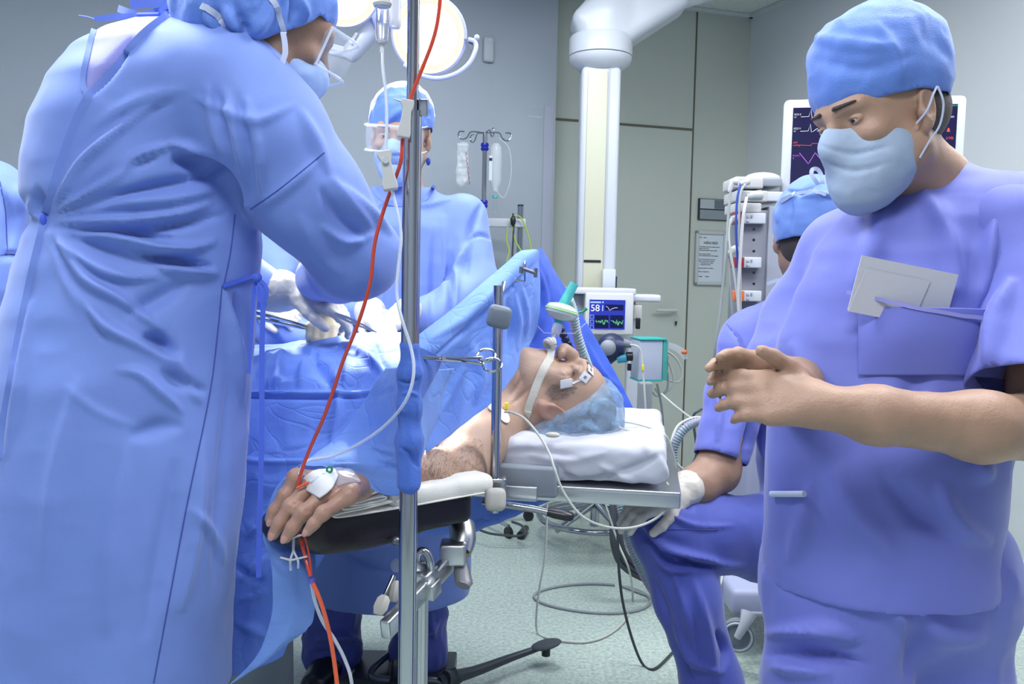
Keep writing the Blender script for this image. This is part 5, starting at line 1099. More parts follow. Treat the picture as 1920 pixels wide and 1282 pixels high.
q = MB(); strip(q, ps.line([(1073, 719), (1082, 716), (1092, 711)], .0025, 4), .004, .001); q.build('sensor_strip', M['tape'], PT)
# shoulder electrode with yellow clip
c0 = P(935, 770, 1.80); e_ = ps.at(936, 780, .003) 
eo = root('electrode', e_, 'white round electrode patch with yellow clip on bare shoulder', 'electrode')
for (px, py) in ((926, 765), (943, 781)):
    cc = ps.at(px, py, .002); nn2 = nrm(np.cross(ps.at(px, py+5, .002)-cc, ps.at(px+5, py, .002)-cc)); nn2 = nn2 if nn2@(CAM-cc) > 0 else -nn2
    one('patch', M['tape'], eo, lambda q: q.cyl(cc, cc+nn2*.0018, .0165, 28))
yc = ps.at(946, 765, .007); one('clip', M['yellow'], eo, lambda q: q.box(yc, (.008, .008, .016), None, .002))
# cannula dressing on the back of the hand
cg = [[(577, 893), (597, 901), (628, 916)], [(590, 886), (615, 893), (642, 905)], [(604, 880), (632, 884), (660, 888)]]
dr_ = root('dressing', ps.at(610, 900, .003), 'white gauze dressing taped over the cannula on back of hand', 'dressing')
def psd(px, py, off, d=1.43):
    a = ps.at(px, py, off); return a if a is not None and proj(a)[2] < 1.6 else P(px, py, d)
sheet('gauze_pad', [[psd(555, 908, .006), psd(585, 925, .006), psd(600, 934, .005)], [psd(585, 890, .009), psd(605, 906, .009), psd(620, 918, .006)], [psd(610, 880, .007), psd(625, 888, .007), psd(633, 898, .006)]], M['tape'], dr_, 12, 12, wr=.0015, ws=60, px=False, th=.002)
M['film'] = mat('clear_film', (0.9, 0.93, 1.0), .12, trans=.85, ior=1.05)
sheet('film', [[psd(570, 892, .004), psd(590, 910, .003), psd(602, 932, .003)], [psd(612, 878, .006), psd(630, 892, .005), psd(640, 912, .004)], [psd(655, 880, .004), psd(668, 893, .004), psd(676, 908, .004)]], M['film'], dr_, 12, 12, wr=.001, ws=60, px=False, th=.0006)
ca = psd(610, 896, .012); cn_ = root('cannula', ca, 'green capped cannula on the taped hand', 'cannula')
one('port_cap', M['green'], cn_, lambda q: (q.cyl(ca-ZZ*.004, ca+ZZ*.006, .0062, 20, bev=.001), q.torus(ca+ZZ*.006, nrm(CAM-ca), .0042, .0018, 20, 8)))
one('stem', M['green'], cn_, lambda q: q.cyl(ca-ZZ*.012, ca-ZZ*.003, .0035, 12))
one('hub', M['cleartube'], cn_, lambda q: q.tube([psd(600, 896, .010), psd(592, 900, .010), psd(582, 904, .009)], [.004, .0038, .003], 10))
# ================================================================== ARM BOARD, TOWEL
zA = .815
AB = root('arm_board', P(860, 960, 1.6), 'black padded arm board under outstretched arm, bolted to silver rail', 'arm board')
# outline in plan, from the pixel rows at z = zA
def atz(px, py, z): return floor_pt(px, py, z)
oa = [atz(600, 992, zA-.03), atz(650, 1003, zA-.03), atz(720, 1007, zA-.03)]
fl_ = tz(600, 1.40, 0); frr = tz(895, 1.60, 0); axd = nrm((frr-fl_)*V3(1, 1, 0)); ayd = V3(-axd[1], axd[0], 0)
Lb = np.linalg.norm((frr-fl_)[:2]); cb = (fl_+frr)/2+ayd*.085
s = SD(); s.box(cb*V3(1, 1, 0)+ZZ*(zA-.030), (Lb/2, .085, .030), [axd, ayd, ZZ], .012, .02)
endp = fl_-axd*.0+ayd*.085; s.ell(endp*V3(1, 1, 0)+ZZ*(zA-.032), (.06, .083, .033), [axd, ayd, ZZ], .02)
s.ell((cb-axd*.06-ayd*.05)*V3(1, 1, 0)+ZZ*(zA-.052), (.12, .05, .022), [axd, ayd, ZZ], .02)
sdobj('pad', s, M['blackvinyl'], AB, h=.005)
one('board', M['darksteel'], AB, lambda q: q.box(cb*V3(1, 1, 0)+ZZ*(zA-.066), (Lb*.8, .10, .010), [axd, ayd, ZZ], bev=.002))
# pivot block, square bar, clamp, lever
q = MB(); pv = P(868, 1000, 1.66)
q.tube(PP([(866, 985, 1.68), (868, 1010, 1.66), (862, 1035, 1.64)]), [.026, .026, .022], 16, smooth=4); q.box(P(850, 1035, 1.63), (.05, .05, .042), None, .006)
q.build('pivot_block', M['steel'], AB)
bd = nrm(P(715, 1188, 1.40)-P(848, 1048, 1.63)); bs_ = np.cross(bd, ZZ); bs_ = nrm(bs_); bu = np.cross(bs_, bd)
q = MB(); a0 = P(843, 1050, 1.63); a1 = P(722, 1186, 1.42); q.box((a0+a1)/2, (np.linalg.norm(a1-a0), .020, .034), [bd, bs_, bu], bev=.004); q.build('support_bar', M['steel'], AB)
q = MB(); q.box(P(798, 1090, 1.56), (.045, .034, .05), [bd, bs_, bu], bev=.004); q.box(P(806, 1103, 1.54), (.035, .03, .03), [bd, bs_, bu], bev=.003); q.build('bar_clamp', M['steel'], AB)
one('bent_rod', M['chrome'], AB, lambda q: q.tube(PP([(781, 1080, 1.55), (784, 1040, 1.55), (796, 1034, 1.55), (806, 1050, 1.55), (808, 1075, 1.555)]), .0078, 12, smooth=6))
lv = one('release_lever', mat('lever_grey', (0.20, 0.20, 0.22), .4, .3), AB, lambda q: q.tube(PP([(865, 1046, 1.63), (866, 1070, 1.62), (870, 1094, 1.60), (868, 1098, 1.595)]), [.010, .016, .017, .014], 12, flat=.6))
one('lever_washer', M['brass'], AB, lambda q: q.cyl(P(866, 1036, 1.635), P(866, 1044, 1.635), .013, 20))
# towel folded under the hand
TW = root('folded_towel', P(700, 960, 1.45), 'cream towel folded in layers under the wrist on black arm board', 'towel')
def ribbon_extrude(q, prof, a, depth, n=6, th=.0035):     # prof: 2D path (s,z) in plane (axd, Z) swept along depth
    pr = crv([V3(p[0], p[1], 0) for p in prof], 6)
    pr = [(p[0], p[1]) for p in pr]; N = len(pr); rows = []
    for j in range(n):
        t = j/(n-1); base = a+ayd*depth*t; rows.append([base+axd*p[0]+ZZ*(p[1]+.0015*math.sin(9*p[0]+4*t)) for p in pr])
    v = np.array(rows).reshape(-1, 3); return q.add(v, [(j*N+i, j*N+i+1, (j+1)*N+i+1, (j+1)*N+i) for j in range(n-1) for i in range(N-1)])
ta = tz(640, 1.385, zA+.001)
q = MB(); ribbon_extrude(q, [(.30, .003), (.15, .002), (.045, .004), (.0, .006), (-.012, .009), (.0, .012), (.05, .013), (.10, .016), (.05, .017), (.012, .017), (.004, .021), (.02, .024), (.075, .028), (.088, .024), (.07, .021), (.03, .021), (.016, .024), (.03, .031), (.08, .038), (.108, .034), (.12, .024), (.108, .012)], ta, .155)
tw = q.build('towel_layers', M['towel'], TW); mod_solid(tw, .0026, 0)
s = SD(); s.box(ta*V3(1, 1, 0)+axd*.215+ayd*.082+ZZ*(zA+.018), (.115, .080, .018), [axd, ayd, ZZ], .014, .01); sdobj('towel_bulk', s, M['towel'], TW, h=.005, wr=.003, ws=14)
# ================================================================== DRAPES
DR = root('surgical_drape', P(600, 700, 1.85), 'large pale blue drape over the body, hanging in folded bands behind the hand', 'drape')
fd = [([(460, 737), (600, 738), (700, 736)], 3.5, .0035, 'n'), ([(460, 745), (600, 746), (700, 744)], 4, -.003, 'n'), ([(455, 862), (520, 866), (570, 866)], 4, .0035, 'n'), ([(628, 690), (634, 760), (620, 840)], 9, .004), ([(530, 650), (520, 700), (515, 735)], 9, .010), ([(505, 655), (500, 700), (492, 735)], 7, .007), ([(560, 640), (600, 690), (630, 735)], 14, -.009), ([(590, 645), (570, 690), (560, 730)], 9, .007), ([(640, 640), (690, 670), (740, 720)], 9, .007), ([(700, 760), (710, 800), (700, 850)], 8, .004),
      ([(660, 640), (650, 700), (640, 735)], 10, .005), ([(700, 640), (720, 690), (740, 735)], 10, -.005), ([(500, 660), (490, 700), (485, 735)], 9, -.005), ([(460, 1010), (490, 985), (508, 970)], 5, .004), ([(450, 1090), (480, 1060), (506, 1042)], 7, .005), ([(440, 1060), (470, 1080), (500, 1090)], 8, -.005), ([(440, 1130), (470, 1120), (506, 1105)], 6, .004), ([(440, 1170), (480, 1180), (505, 1200)], 10, .006)]
sheet('drape_sheet', [
    [(330, 760, 2.38), (470, 750, 2.38), (600, 735, 2.36), (700, 720, 2.34), (775, 720, 2.34)],
    [(340, 668, 2.26), (470, 662, 2.26), (600, 650, 2.25), (700, 634, 2.24), (770, 632, 2.24)],
    [(345, 652, 2.10), (470, 650, 2.10), (600, 640, 2.10), (700, 627, 2.10), (765, 626, 2.10)],
    [(345, 668, 1.95), (470, 664, 1.95), (600, 652, 1.95), (700, 640, 1.95), (768, 640, 1.95)],
    [(345, 705, 1.82), (470, 700, 1.82), (600, 694, 1.82), (700, 690, 1.82), (775, 690, 1.84)],
    [(340, 740, 1.77), (468, 740, 1.77), (600, 740, 1.77), (700, 740, 1.77), (785, 740, 1.80)],
    [(335, 800, 1.74), (464, 800, 1.74), (600, 800, 1.74), (700, 800, 1.74), (790, 800, 1.78)],
    [(330, 865, 1.72), (460, 866, 1.72), (590, 866, 1.71), (690, 866, 1.71), (785, 866, 1.75)],
    [(325, 930, 1.71), (455, 932, 1.71), (570, 934, 1.70), (660, 934, 1.70), (740, 934, 1.74)],
    [(320, 1010, 1.70), (450, 1010, 1.70), (540, 1010, 1.68), (590, 1010, 1.68), (640, 1000, 1.72)],
    [(320, 1100, 1.68), (440, 1100, 1.68), (500, 1100, 1.67), (540, 1100, 1.67), (575, 1100, 1.68)],
    [(320, 1190, 1.67), (430, 1190, 1.67), (480, 1190, 1.66), (515, 1190, 1.66), (550, 1180, 1.67)],
    [(320, 1275, 1.66), (420, 1270, 1.66), (470, 1255, 1.65), (500, 1245, 1.65), (530, 1230, 1.66)]], M['drape'], DR, 190, 120, wr=.008, ws=7, crease=.003, folds=fd)
# pale sheet wrapped on the steel pole, lying over the forearm and hanging below the hand
DC = root('pole_drape', P(765, 780, 1.38), 'pale blue drape wrapped around front pole, covering forearm, hanging down behind the hand', 'drape')
s = SD(); pcx = lambda y, d=1.350: P(769-(y-640)*.0105, y, d)
s.chain([pcx(652), pcx(700), pcx(760), pcx(830), pcx(905)], [.0165, .0172, .0175, .0185, .0185], .02); s.chain([pcx(830, 1.375), pcx(905, 1.385)], [.018, .018], .02)
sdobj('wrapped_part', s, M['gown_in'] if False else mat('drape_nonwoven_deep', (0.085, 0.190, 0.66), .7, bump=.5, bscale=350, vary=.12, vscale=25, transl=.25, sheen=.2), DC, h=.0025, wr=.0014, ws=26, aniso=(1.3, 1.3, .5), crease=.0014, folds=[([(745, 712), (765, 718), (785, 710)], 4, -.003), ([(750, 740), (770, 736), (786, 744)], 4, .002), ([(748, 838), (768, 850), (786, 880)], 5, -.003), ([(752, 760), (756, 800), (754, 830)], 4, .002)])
sheet('forearm_cover', [
    [(725, 690, 1.56), (738, 690, 1.52), (750, 688, 1.44), (758, 688, 1.385)],
    [(690, 745, 1.57), (712, 742, 1.53), (736, 738, 1.45), (756, 738, 1.385)],
    [(640, 815, 1.57), (690, 805, 1.54), (728, 798, 1.47), (756, 796, 1.385)],
    [(590, 852, 1.55), (645, 836, 1.53), (705, 834, 1.49), (758, 842, 1.385)],
    [(566, 872, 1.48), (640, 862, 1.46), (705, 868, 1.44), (772, 884, 1.375)],
    [(604, 876, 1.452), (650, 880, 1.445), (700, 896, 1.435), (782, 906, 1.375)],
    [(616, 880, 1.448), (664, 894, 1.440), (718, 926, 1.430), (780, 926, 1.375)]], M['drape_pale'], DC, 70, 60, wr=.0025, ws=12, crease=.001, folds=[([(690, 750), (720, 735), (750, 726)], 4, -.003), ([(640, 850), (690, 842), (745, 848)], 7, .004), ([(620, 866), (690, 862), (770, 885)], 6, -.004)])
sheet('hanging_part', [
    [(582, 862, 1.52), (598, 858, 1.56), (630, 850, 1.58)],
    [(540, 892, 1.50), (575, 900, 1.54), (620, 900, 1.57)],
    [(510, 930, 1.485), (555, 935, 1.52), (612, 950, 1.56)],
    [(493, 1000, 1.475), (545, 1010, 1.50), (592, 1010, 1.55)],
    [(506, 1045, 1.46), (555, 1050, 1.475), (590, 1060, 1.52)],
    [(512, 1100, 1.45), (552, 1110, 1.45), (588, 1110, 1.48)],
    [(508, 1160, 1.45), (550, 1150, 1.44), (586, 1160, 1.47)],
    [(480, 1230, 1.45), (530, 1205, 1.44), (576, 1178, 1.46)],
    [(425, 1288, 1.46), (500, 1240, 1.45), (568, 1186, 1.46)]], M['drape_pale'], DC, 80, 40, wr=.003, ws=9, crease=.0015, folds=[([(510, 1050), (530, 1070), (552, 1068)], 5, -.003), ([(560, 1050), (575, 1100), (585, 1150)], 8, .005)])
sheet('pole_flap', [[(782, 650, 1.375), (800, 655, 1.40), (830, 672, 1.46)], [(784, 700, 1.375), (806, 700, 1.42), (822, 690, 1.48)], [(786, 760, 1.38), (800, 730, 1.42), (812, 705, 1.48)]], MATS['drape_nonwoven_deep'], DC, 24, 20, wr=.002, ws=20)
sheet('strip_beside_pole', [[(785, 660, 1.40), (812, 690, 1.47), (850, 690, 1.54)], [(788, 740, 1.40), (810, 735, 1.47), (838, 725, 1.54)], [(786, 800, 1.395), (800, 795, 1.45), (822, 780, 1.52)], [(784, 866, 1.39), (790, 862, 1.42), (798, 840, 1.48)]], M['drape_pale'], DC, 30, 20, wr=.002, ws=14)
# screen drape between the chest and the face
DS = root('screen_drape', P(1000, 500, 1.9), 'blue drape hung as screen between chest and face, peaked at steel frame', 'drape')
sheet('front_panel', [
    [(770, 640, 1.55), (850, 578, 1.66), (925, 514, 1.76), (968, 476, 1.82), (990, 468, 1.86)],
    [(778, 668, 1.53), (862, 607, 1.64), (945, 534, 1.74), (985, 492, 1.81), (1010, 470, 1.87)],
    [(784, 700, 1.55), (876, 645, 1.67), (950, 580, 1.78), (990, 540, 1.85), (1012, 500, 1.90)],
    [(788, 745, 1.57), (882, 700, 1.70), (952, 640, 1.82), (988, 590, 1.89), (1012, 560, 1.94)],
    [(792, 795, 1.58), (880, 745, 1.715), (938, 695, 1.80), (975, 640, 1.90), (1006, 616, 1.97)],
    [(796, 848, 1.595), (880, 788, 1.735), (925, 752, 1.78), (962, 705, 1.86), (988, 655, 1.935)]], M['drape_pale'], DS, 90, 90, wr=.005, ws=7, crease=.0012,
    folds=[([(790, 690), (880, 612), (960, 540), (1005, 490)], 5, -.005), ([(800, 640), (880, 590), (940, 530)], 9, .004), ([(880, 640), (900, 700), (890, 760)], 12, .005), ([(950, 560), (960, 620), (950, 680)], 8, -.006), ([(980, 540), (985, 600), (982, 640)], 7, .005), ([(965, 550), (972, 610), (968, 660)], 6, .004), ([(900, 640), (850, 720), (810, 800)], 8, .004)])
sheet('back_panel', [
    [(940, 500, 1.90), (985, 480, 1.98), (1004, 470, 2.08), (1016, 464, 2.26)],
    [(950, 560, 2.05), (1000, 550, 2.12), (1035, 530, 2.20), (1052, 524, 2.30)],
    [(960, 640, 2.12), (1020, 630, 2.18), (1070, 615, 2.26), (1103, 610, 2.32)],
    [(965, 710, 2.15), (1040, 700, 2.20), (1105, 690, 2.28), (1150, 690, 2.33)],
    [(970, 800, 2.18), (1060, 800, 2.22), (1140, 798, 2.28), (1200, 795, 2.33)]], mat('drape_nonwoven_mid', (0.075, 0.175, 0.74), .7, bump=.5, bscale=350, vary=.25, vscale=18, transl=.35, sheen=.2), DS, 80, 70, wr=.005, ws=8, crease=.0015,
    folds=[([(1010, 500), (1020, 580), (1000, 640)], 9, .006), ([(1030, 560), (1060, 640), (1080, 700)], 9, -.006), ([(1100, 640), (1130, 700), (1170, 730)], 6, .004), ([(1020, 740), (1100, 730), (1160, 700)], 7, -.004)])
# drape tail under the table beside the arm board
DT = root('lower_drape', P(940, 960, 1.95), 'blue drape end hanging below table between arm board and lever', 'drape')
sheet('tail', [[(770, 935, 1.80), (880, 925, 1.90), (980, 912, 1.98), (1090, 905, 2.05)], [(760, 985, 1.80), (880, 970, 1.90), (960, 940, 1.98), (1075, 915, 2.04)], [(750, 1005, 1.80), (880, 988, 1.90), (950, 968, 1.97), (1020, 945, 2.02)], [(745, 1012, 1.80), (870, 996, 1.90), (940, 978, 1.97), (1000, 955, 2.01)]], M['drape'], DT, 30, 50, wr=.006, ws=8, crease=.002)
# ================================================================== STEEL POLES
PL = root('drip_pole', pcx(640)*V3(1, 1, 0), 'thick chrome pole standing in the foreground, red tube crossing it', 'pole')
px_, py_ = pcx(640)[0], pcx(640)[1]; zq = P(775, 215, 1.35)[2]
pa = V3(px_, py_, 0)
one('lower_tube', M['chrome'], PL, lambda q: q.cyl(pa+ZZ*.06, pa+ZZ*zq, .0145, 32))
one('upper_tube', M['chrome'], PL, lambda q: q.cyl(pa+ZZ*zq, pa+ZZ*2.05, .0095, 28))
cl = one('collar', M['chrome'], PL, lambda q: (q.cyl(pa+ZZ*(zq-.006), pa+ZZ*(zq+.020), .0165, 28, bev=.002), q.box(pa+V3(.017, 0, zq+.006), (.014, .014, .026), None, .002)))
one('thumb_screw', M['darksteel'], cl, lambda q: q.cyl(pa+V3(.006, -.016, zq+.016), pa+V3(.006, -.030, zq+.016), .0115, 12, bev=.002))
for an in (2.6, -.5, 1.1, -2.1): one('hook', M['chrome'], PL, lambda q: q.tube([pa+ZZ*2.045, pa+V3(math.cos(an), math.sin(an), 0)*.06+ZZ*2.05, pa+V3(math.cos(an), math.sin(an), 0)*.085+ZZ*2.025, pa+V3(math.cos(an), math.sin(an), 0)*.105+ZZ*2.04], .003, 8, smooth=5))
for k in range(5):
    an = k*2*math.pi/5+.3; dv = V3(math.cos(an), math.sin(an), 0); l_ = one('base_leg', M['steel'], PL, lambda q: q.tube([pa+ZZ*.07, pa+dv*.14+ZZ*.065, pa+dv*.26+ZZ*.06], [.016, .013, .010], 10)); tv = np.cross(dv, ZZ)
    one('caster', M['black'], l_, lambda q: q.cyl(pa+dv*.26+ZZ*.026-tv*.011, pa+dv*.26+ZZ*.026+tv*.011, .026, 18, bev=.003))
SP = root('drape_support', tz(932, 1.66, .76), 'thin chrome upright with grey knob clamped on table rail, holding screen drape', 'frame')
sp = lambda y, d=1.66: tz(935, d, 0)*V3(1, 1, 0)+ZZ*P(935, y, d)[2]
one('upright', M['chrome'], SP, lambda q: q.cyl(sp(945), sp(535), .0098, 24))
one('upright_rod', M['chrome'], SP, lambda q: q.cyl(sp(560)+V3(.004, .03, 0), sp(530)+V3(.01, .06, 0), .0045, 12))
one('lower_rod', M['steel'], SP, lambda q: (q.cyl(sp(965), sp(1019), .0048, 14, bev=.001), q.cyl(sp(950), sp(970), .0085, 14)))
def rsq(q, c, w, h, t, rot=.12):
    n = nrm(CAM-c); x = nrm(np.cross(ZZ, n)); y = np.cross(n, x); X = x*math.cos(rot)+y*math.sin(rot); Y = np.cross(n, X); q.box(c, (w, h, t), [X, Y, n], bev=min(w, t)*.42)
one('grey_knob', M['knob'], SP, lambda q: rsq(q, P(936, 594, 1.63), .046, .044, .026, -.2))
one('knob_neck', M['chrome'], SP, lambda q: q.cyl(P(943, 560, 1.66), P(943, 572, 1.655), .012, 20, bev=.002))
one('rail_clamp', M['chrome'], SP, lambda q: (q.box(sp(915), (.046, .034, .030), None, .004), q.cyl(sp(900), sp(930), .014, 20, bev=.002)))
one('beige_knob', M['beige'], SP, lambda q: rsq(q, P(929, 936, 1.615), .040, .044, .028, 0))
def brk(q):
    q.tube(PP([(950, 522, 1.76), (984, 528, 1.79), (984, 508, 1.79), (985, 490, 1.80)]), .0022, 8); q.tube(PP([(968, 528, 1.78), (968, 512, 1.78)]), .0022, 8)
one('bracket', M['chrome'], SP, brk)
one('wing_screw', M['darksteel'], SP, lambda q: (q.tube(PP([(976, 502, 1.76), (1004, 512, 1.76)]), .0040, 10), q.tube(PP([(1005, 503, 1.76), (1004, 520, 1.76)]), .0040, 10), q.tube(PP([(978, 500, 1.76), (977, 512, 1.76)]), .0048, 10)))
# haemostat clipped on the pole drape
HM = root('haemostat', P(850, 675, 1.45), 'chrome ring-handled clamp clipped to the pole drape', 'clamp')
def hs1(q): q.tube(PP([(786, 669, 1.39), (830, 671, 1.42), (880, 671, 1.46), (904, 670, 1.475)]), [.0014, .0028, .0024, .0022], 8, smooth=4); q.torus(P(912, 666, 1.48), nrm(V3(.0, -.75, .95)), .0155, .0021, 36, 8)
def hs2(q): q.tube(PP([(786, 671, 1.39), (830, 673, 1.42), (870, 677, 1.46), (906, 683, 1.475)]), [.0014, .0028, .0024, .0022], 8, smooth=4); q.torus(P(923, 684, 1.48), nrm(V3(.0, -.75, .95)), .0165, .0021, 36, 8)
one('ring_handle', M['chrome'], HM, hs1); one('ring_handle', M['chrome'], HM, hs2)
one('pivot', M['chrome'], HM, lambda q: q.cyl(P(832, 672, 1.412), P(832, 672, 1.425), .0032, 12)); one('ratchet', M['chrome'], HM, lambda q: q.tube(PP([(900, 671, 1.47), (903, 682, 1.475)]), .0018, 8))
# ================================================================== DRIP LINES
dc = 1.30
def vert(px, y0, y1, d): a = P(px, y0, d); b = P(px, y1, d); return a, V3(a[0], a[1], b[2])
DL = root('drip_line', P(717, 90, dc), 'clear drip line with chamber and white roller clamp left of the pole', 'drip line')
a, b = vert(717, -40, 78, dc)
one('drip_chamber', M['clear'], DL, lambda q: q.lathe(b, a-b, [(.0, 0), (.0085, .001), (.0098, .012), (.0105, .050), (.0105, .052), (.0088, .052), (.008, .012), (.0065, .004), (0, .004)], 28))
one('fluid', M['cleartube'], DL, lambda q: q.lathe(b, a-b, [(0, .005), (.0062, .005), (.0078, .013), (.0082, .028), (0, .028)], 24))
one('chamber_top', M['offwhite'], DL, lambda q: q.lathe(b, a-b, [(0, .054), (.013, .054), (.0145, .058), (.013, .062), (.0075, .064), (.0070, .095), (0, .095)], 28))
one('upper_line', M['cleartube'], DL, lambda q: q.tube([a, a+ZZ*.10, pa+V3(-.085, .04, 2.03)], .0026, 8, smooth=5))
one('outlet', M['offwhite'], DL, lambda q: q.lathe(b, a-b, [(0, -.015), (.003, -.015), (.0035, -.004), (.0075, -.001), (.0075, .002), (0, .002)], 20))
tubeA = [(717, 90, dc), (718, 130, dc), (724, 180, dc), (725, 240, dc), (722, 295, dc), (728, 330, dc), (737, 365, dc), (748, 410, dc), (752, 450, dc), (747, 500, dc), (744, 550, dc), (754, 600, dc), (770, 650, 1.305), (776, 695, 1.300), (764, 745, 1.305), (730, 790, 1.35), (680, 828, 1.40), (625, 854, 1.43), (582, 862, 1.42), (568, 872, 1.40), (561, 890, 1.385)]
one('line', M['cleartube'], DL, lambda q: q.tube(PP(tubeA), .0026, 10, smooth=5))
def clampbody(q, p0, p1, w=.016):
    ax = nrm(p0-p1); n = nrm(CAM-p0); x = nrm(np.cross(ax, n)); n = np.cross(x, ax); L_ = np.linalg.norm(p0-p1)
    prof = [(-.55, 0), (-.62, .12), (-.42, .45), (-.40, .75), (-.62, .9), (-.60, 1), (.55, 1), (.60, .88), (.42, .70), (.50, .40), (.62, .1), (.55, 0)]
    q.prism([p1+x*a_*w+ax*b_*L_-n*w*.45 for a_, b_ in prof], w*.9, n)
one('roller_clamp', M['offwhite'], DL, lambda q: clampbody(q, P(720, 284, 1.295), P(733, 356, 1.295), .019), bev=.0015, smooth=False)
one('roller_wheel', M['white'], DL, lambda q: q.cyl(P(722, 300, 1.290), P(723, 300, 1.281), .005, 20))
D2 = root('drip_chamber', P(742, 30, 1.42), 'translucent white drip chamber hanging behind the clear one', 'drip line')
a, b = vert(742, -60, 52, 1.40)
one('chamber', mat('milky_plastic', (0.75, 0.76, 0.85), .3, trans=.25), D2, lambda q: q.lathe(b, a-b, [(0, 0), (.007, .001), (.0100, .006), (.0085, .016), (.0105, .09), (0, .1)], 24))
RL = root('blood_line', P(700, 500, 1.31), 'red filled tube crossing the pole and running down to the hand', 'tube')
redp = [(805, -340, 1.33), (822, -150, 1.31), (826, -30, 1.30), (822, 30, 1.30), (812, 75, 1.30), (793, 125, 1.30), (775, 170, 1.30), (768, 192, 1.30), (760, 225, 1.30), (755, 262, 1.30), (751, 305, 1.30), (735, 350, 1.32), (716, 405, 1.32), (702, 460, 1.32), (694, 530, 1.32), (672, 605, 1.33), (645, 672, 1.34), (624, 735, 1.35), (606, 785, 1.36), (585, 832, 1.375), (568, 875, 1.375), (558, 912, 1.372)]
one('line', M['redtube'], RL, lambda q: q.tube(PP(redp), .0030, 10, smooth=5))
one('roller_clamp', M['offwhite'], RL, lambda q: (clampbody(q, P(765, 188, 1.292), P(756, 258, 1.292), .0165)), bev=.0012, smooth=False)
one('clamp_lever', M['offwhite'], RL, lambda q: q.tube(PP([(766, 192, 1.29), (752, 190, 1.288), (737, 185, 1.286)]), [.0045, .0030, .0016], 8, flat=.6))
one('branch_line', M['orangetube'], RL, lambda q: q.tube(PP([(556, 915, 1.365), (575, 906, 1.37), (590, 900, 1.38), (600, 897, 1.385)]), .0020, 8, smooth=5))
# lines hanging under the hand
LL = root('lower_blood_line', P(583, 1090, 1.33), 'orange-red tube with violet connector hanging under the hand to the floor', 'tube')
one('line', M['redtube'], LL, lambda q: q.tube(PP([(556, 985, 1.40), (566, 1020, 1.36), (574, 1050, 1.34), (582, 1080, 1.33)]), .0028, 10, smooth=5))
one('second_line', M['redtube'], LL, lambda q: q.tube(PP([(560, 985, 1.40), (574, 1015, 1.355), (581, 1050, 1.34), (584, 1078, 1.335)]), .0016, 8, smooth=5))
one('connector', M['violet'], LL, lambda q: (q.cyl(P(582, 1068, 1.33), P(584, 1084, 1.33), .0052, 16, bev=.001), q.cyl(P(584, 1084, 1.33), P(585, 1093, 1.33), .0040, 16)))
one('lower_line', M['orangetube'], LL, lambda q: q.tube([P(585, 1090, 1.33), P(602, 1130, 1.33), P(617, 1185, 1.34), P(628, 1250, 1.34), P(634, 1320, 1.34), P(640, 1500, 1.4), P(650, 1600, 1.5)], .0034, 10, smooth=6))
L3_ = root('lower_clear_line', P(600, 1150, 1.35), 'clear tube hanging beside the orange-red tube', 'tube')
one('line', M['cleartube'], L3_, lambda q: q.tube(PP([(583, 1088, 1.345), (590, 1125, 1.345), (605, 1165, 1.35), (628, 1200, 1.35), (648, 1240, 1.36), (660, 1285, 1.36), (668, 1400, 1.4)]), .0028, 10, smooth=6))
for i, (x, y) in enumerate(((545, 1078), (559, 1074))):
    t_ = root('capped_port', P(x, y, 1.35), ('left' if i == 0 else 'right')+' of the two violet capped line ends hanging below the fingers', 'connector')
    one('cap', M['violet'], t_, lambda q: (q.cyl(P(x, y-10, 1.35), P(x, y+2, 1.35), .0055, 16, bev=.001), q.cyl(P(x, y+3, 1.35), P(x, y+8, 1.35), .0048, 16, bev=.001)))
    one('line', M['cleartube'], t_, lambda q: q.tube(PP([(551, 1000, 1.37), (550, 1030, 1.36), (x-.5, 1050, 1.35), (x, y-9, 1.35)]), .0018, 8, smooth=5))
for i, L_ in enumerate(([(547, 1009, 1.35), (560, 1004, 1.345), (570, 1002, 1.34)], [(526, 1045, 1.345), (546, 1050, 1.34), (576, 1043, 1.335)])):
    tag(one('slide_clamp', M['offwhite'], None, lambda q: q.tube(PP(L_), [.0020, .0026, .0020], 8, flat=.7)), ('small white clip just under the fingertips' if i == 0 else 'white bent clip across the thin lines below fingertips'), 'clip')
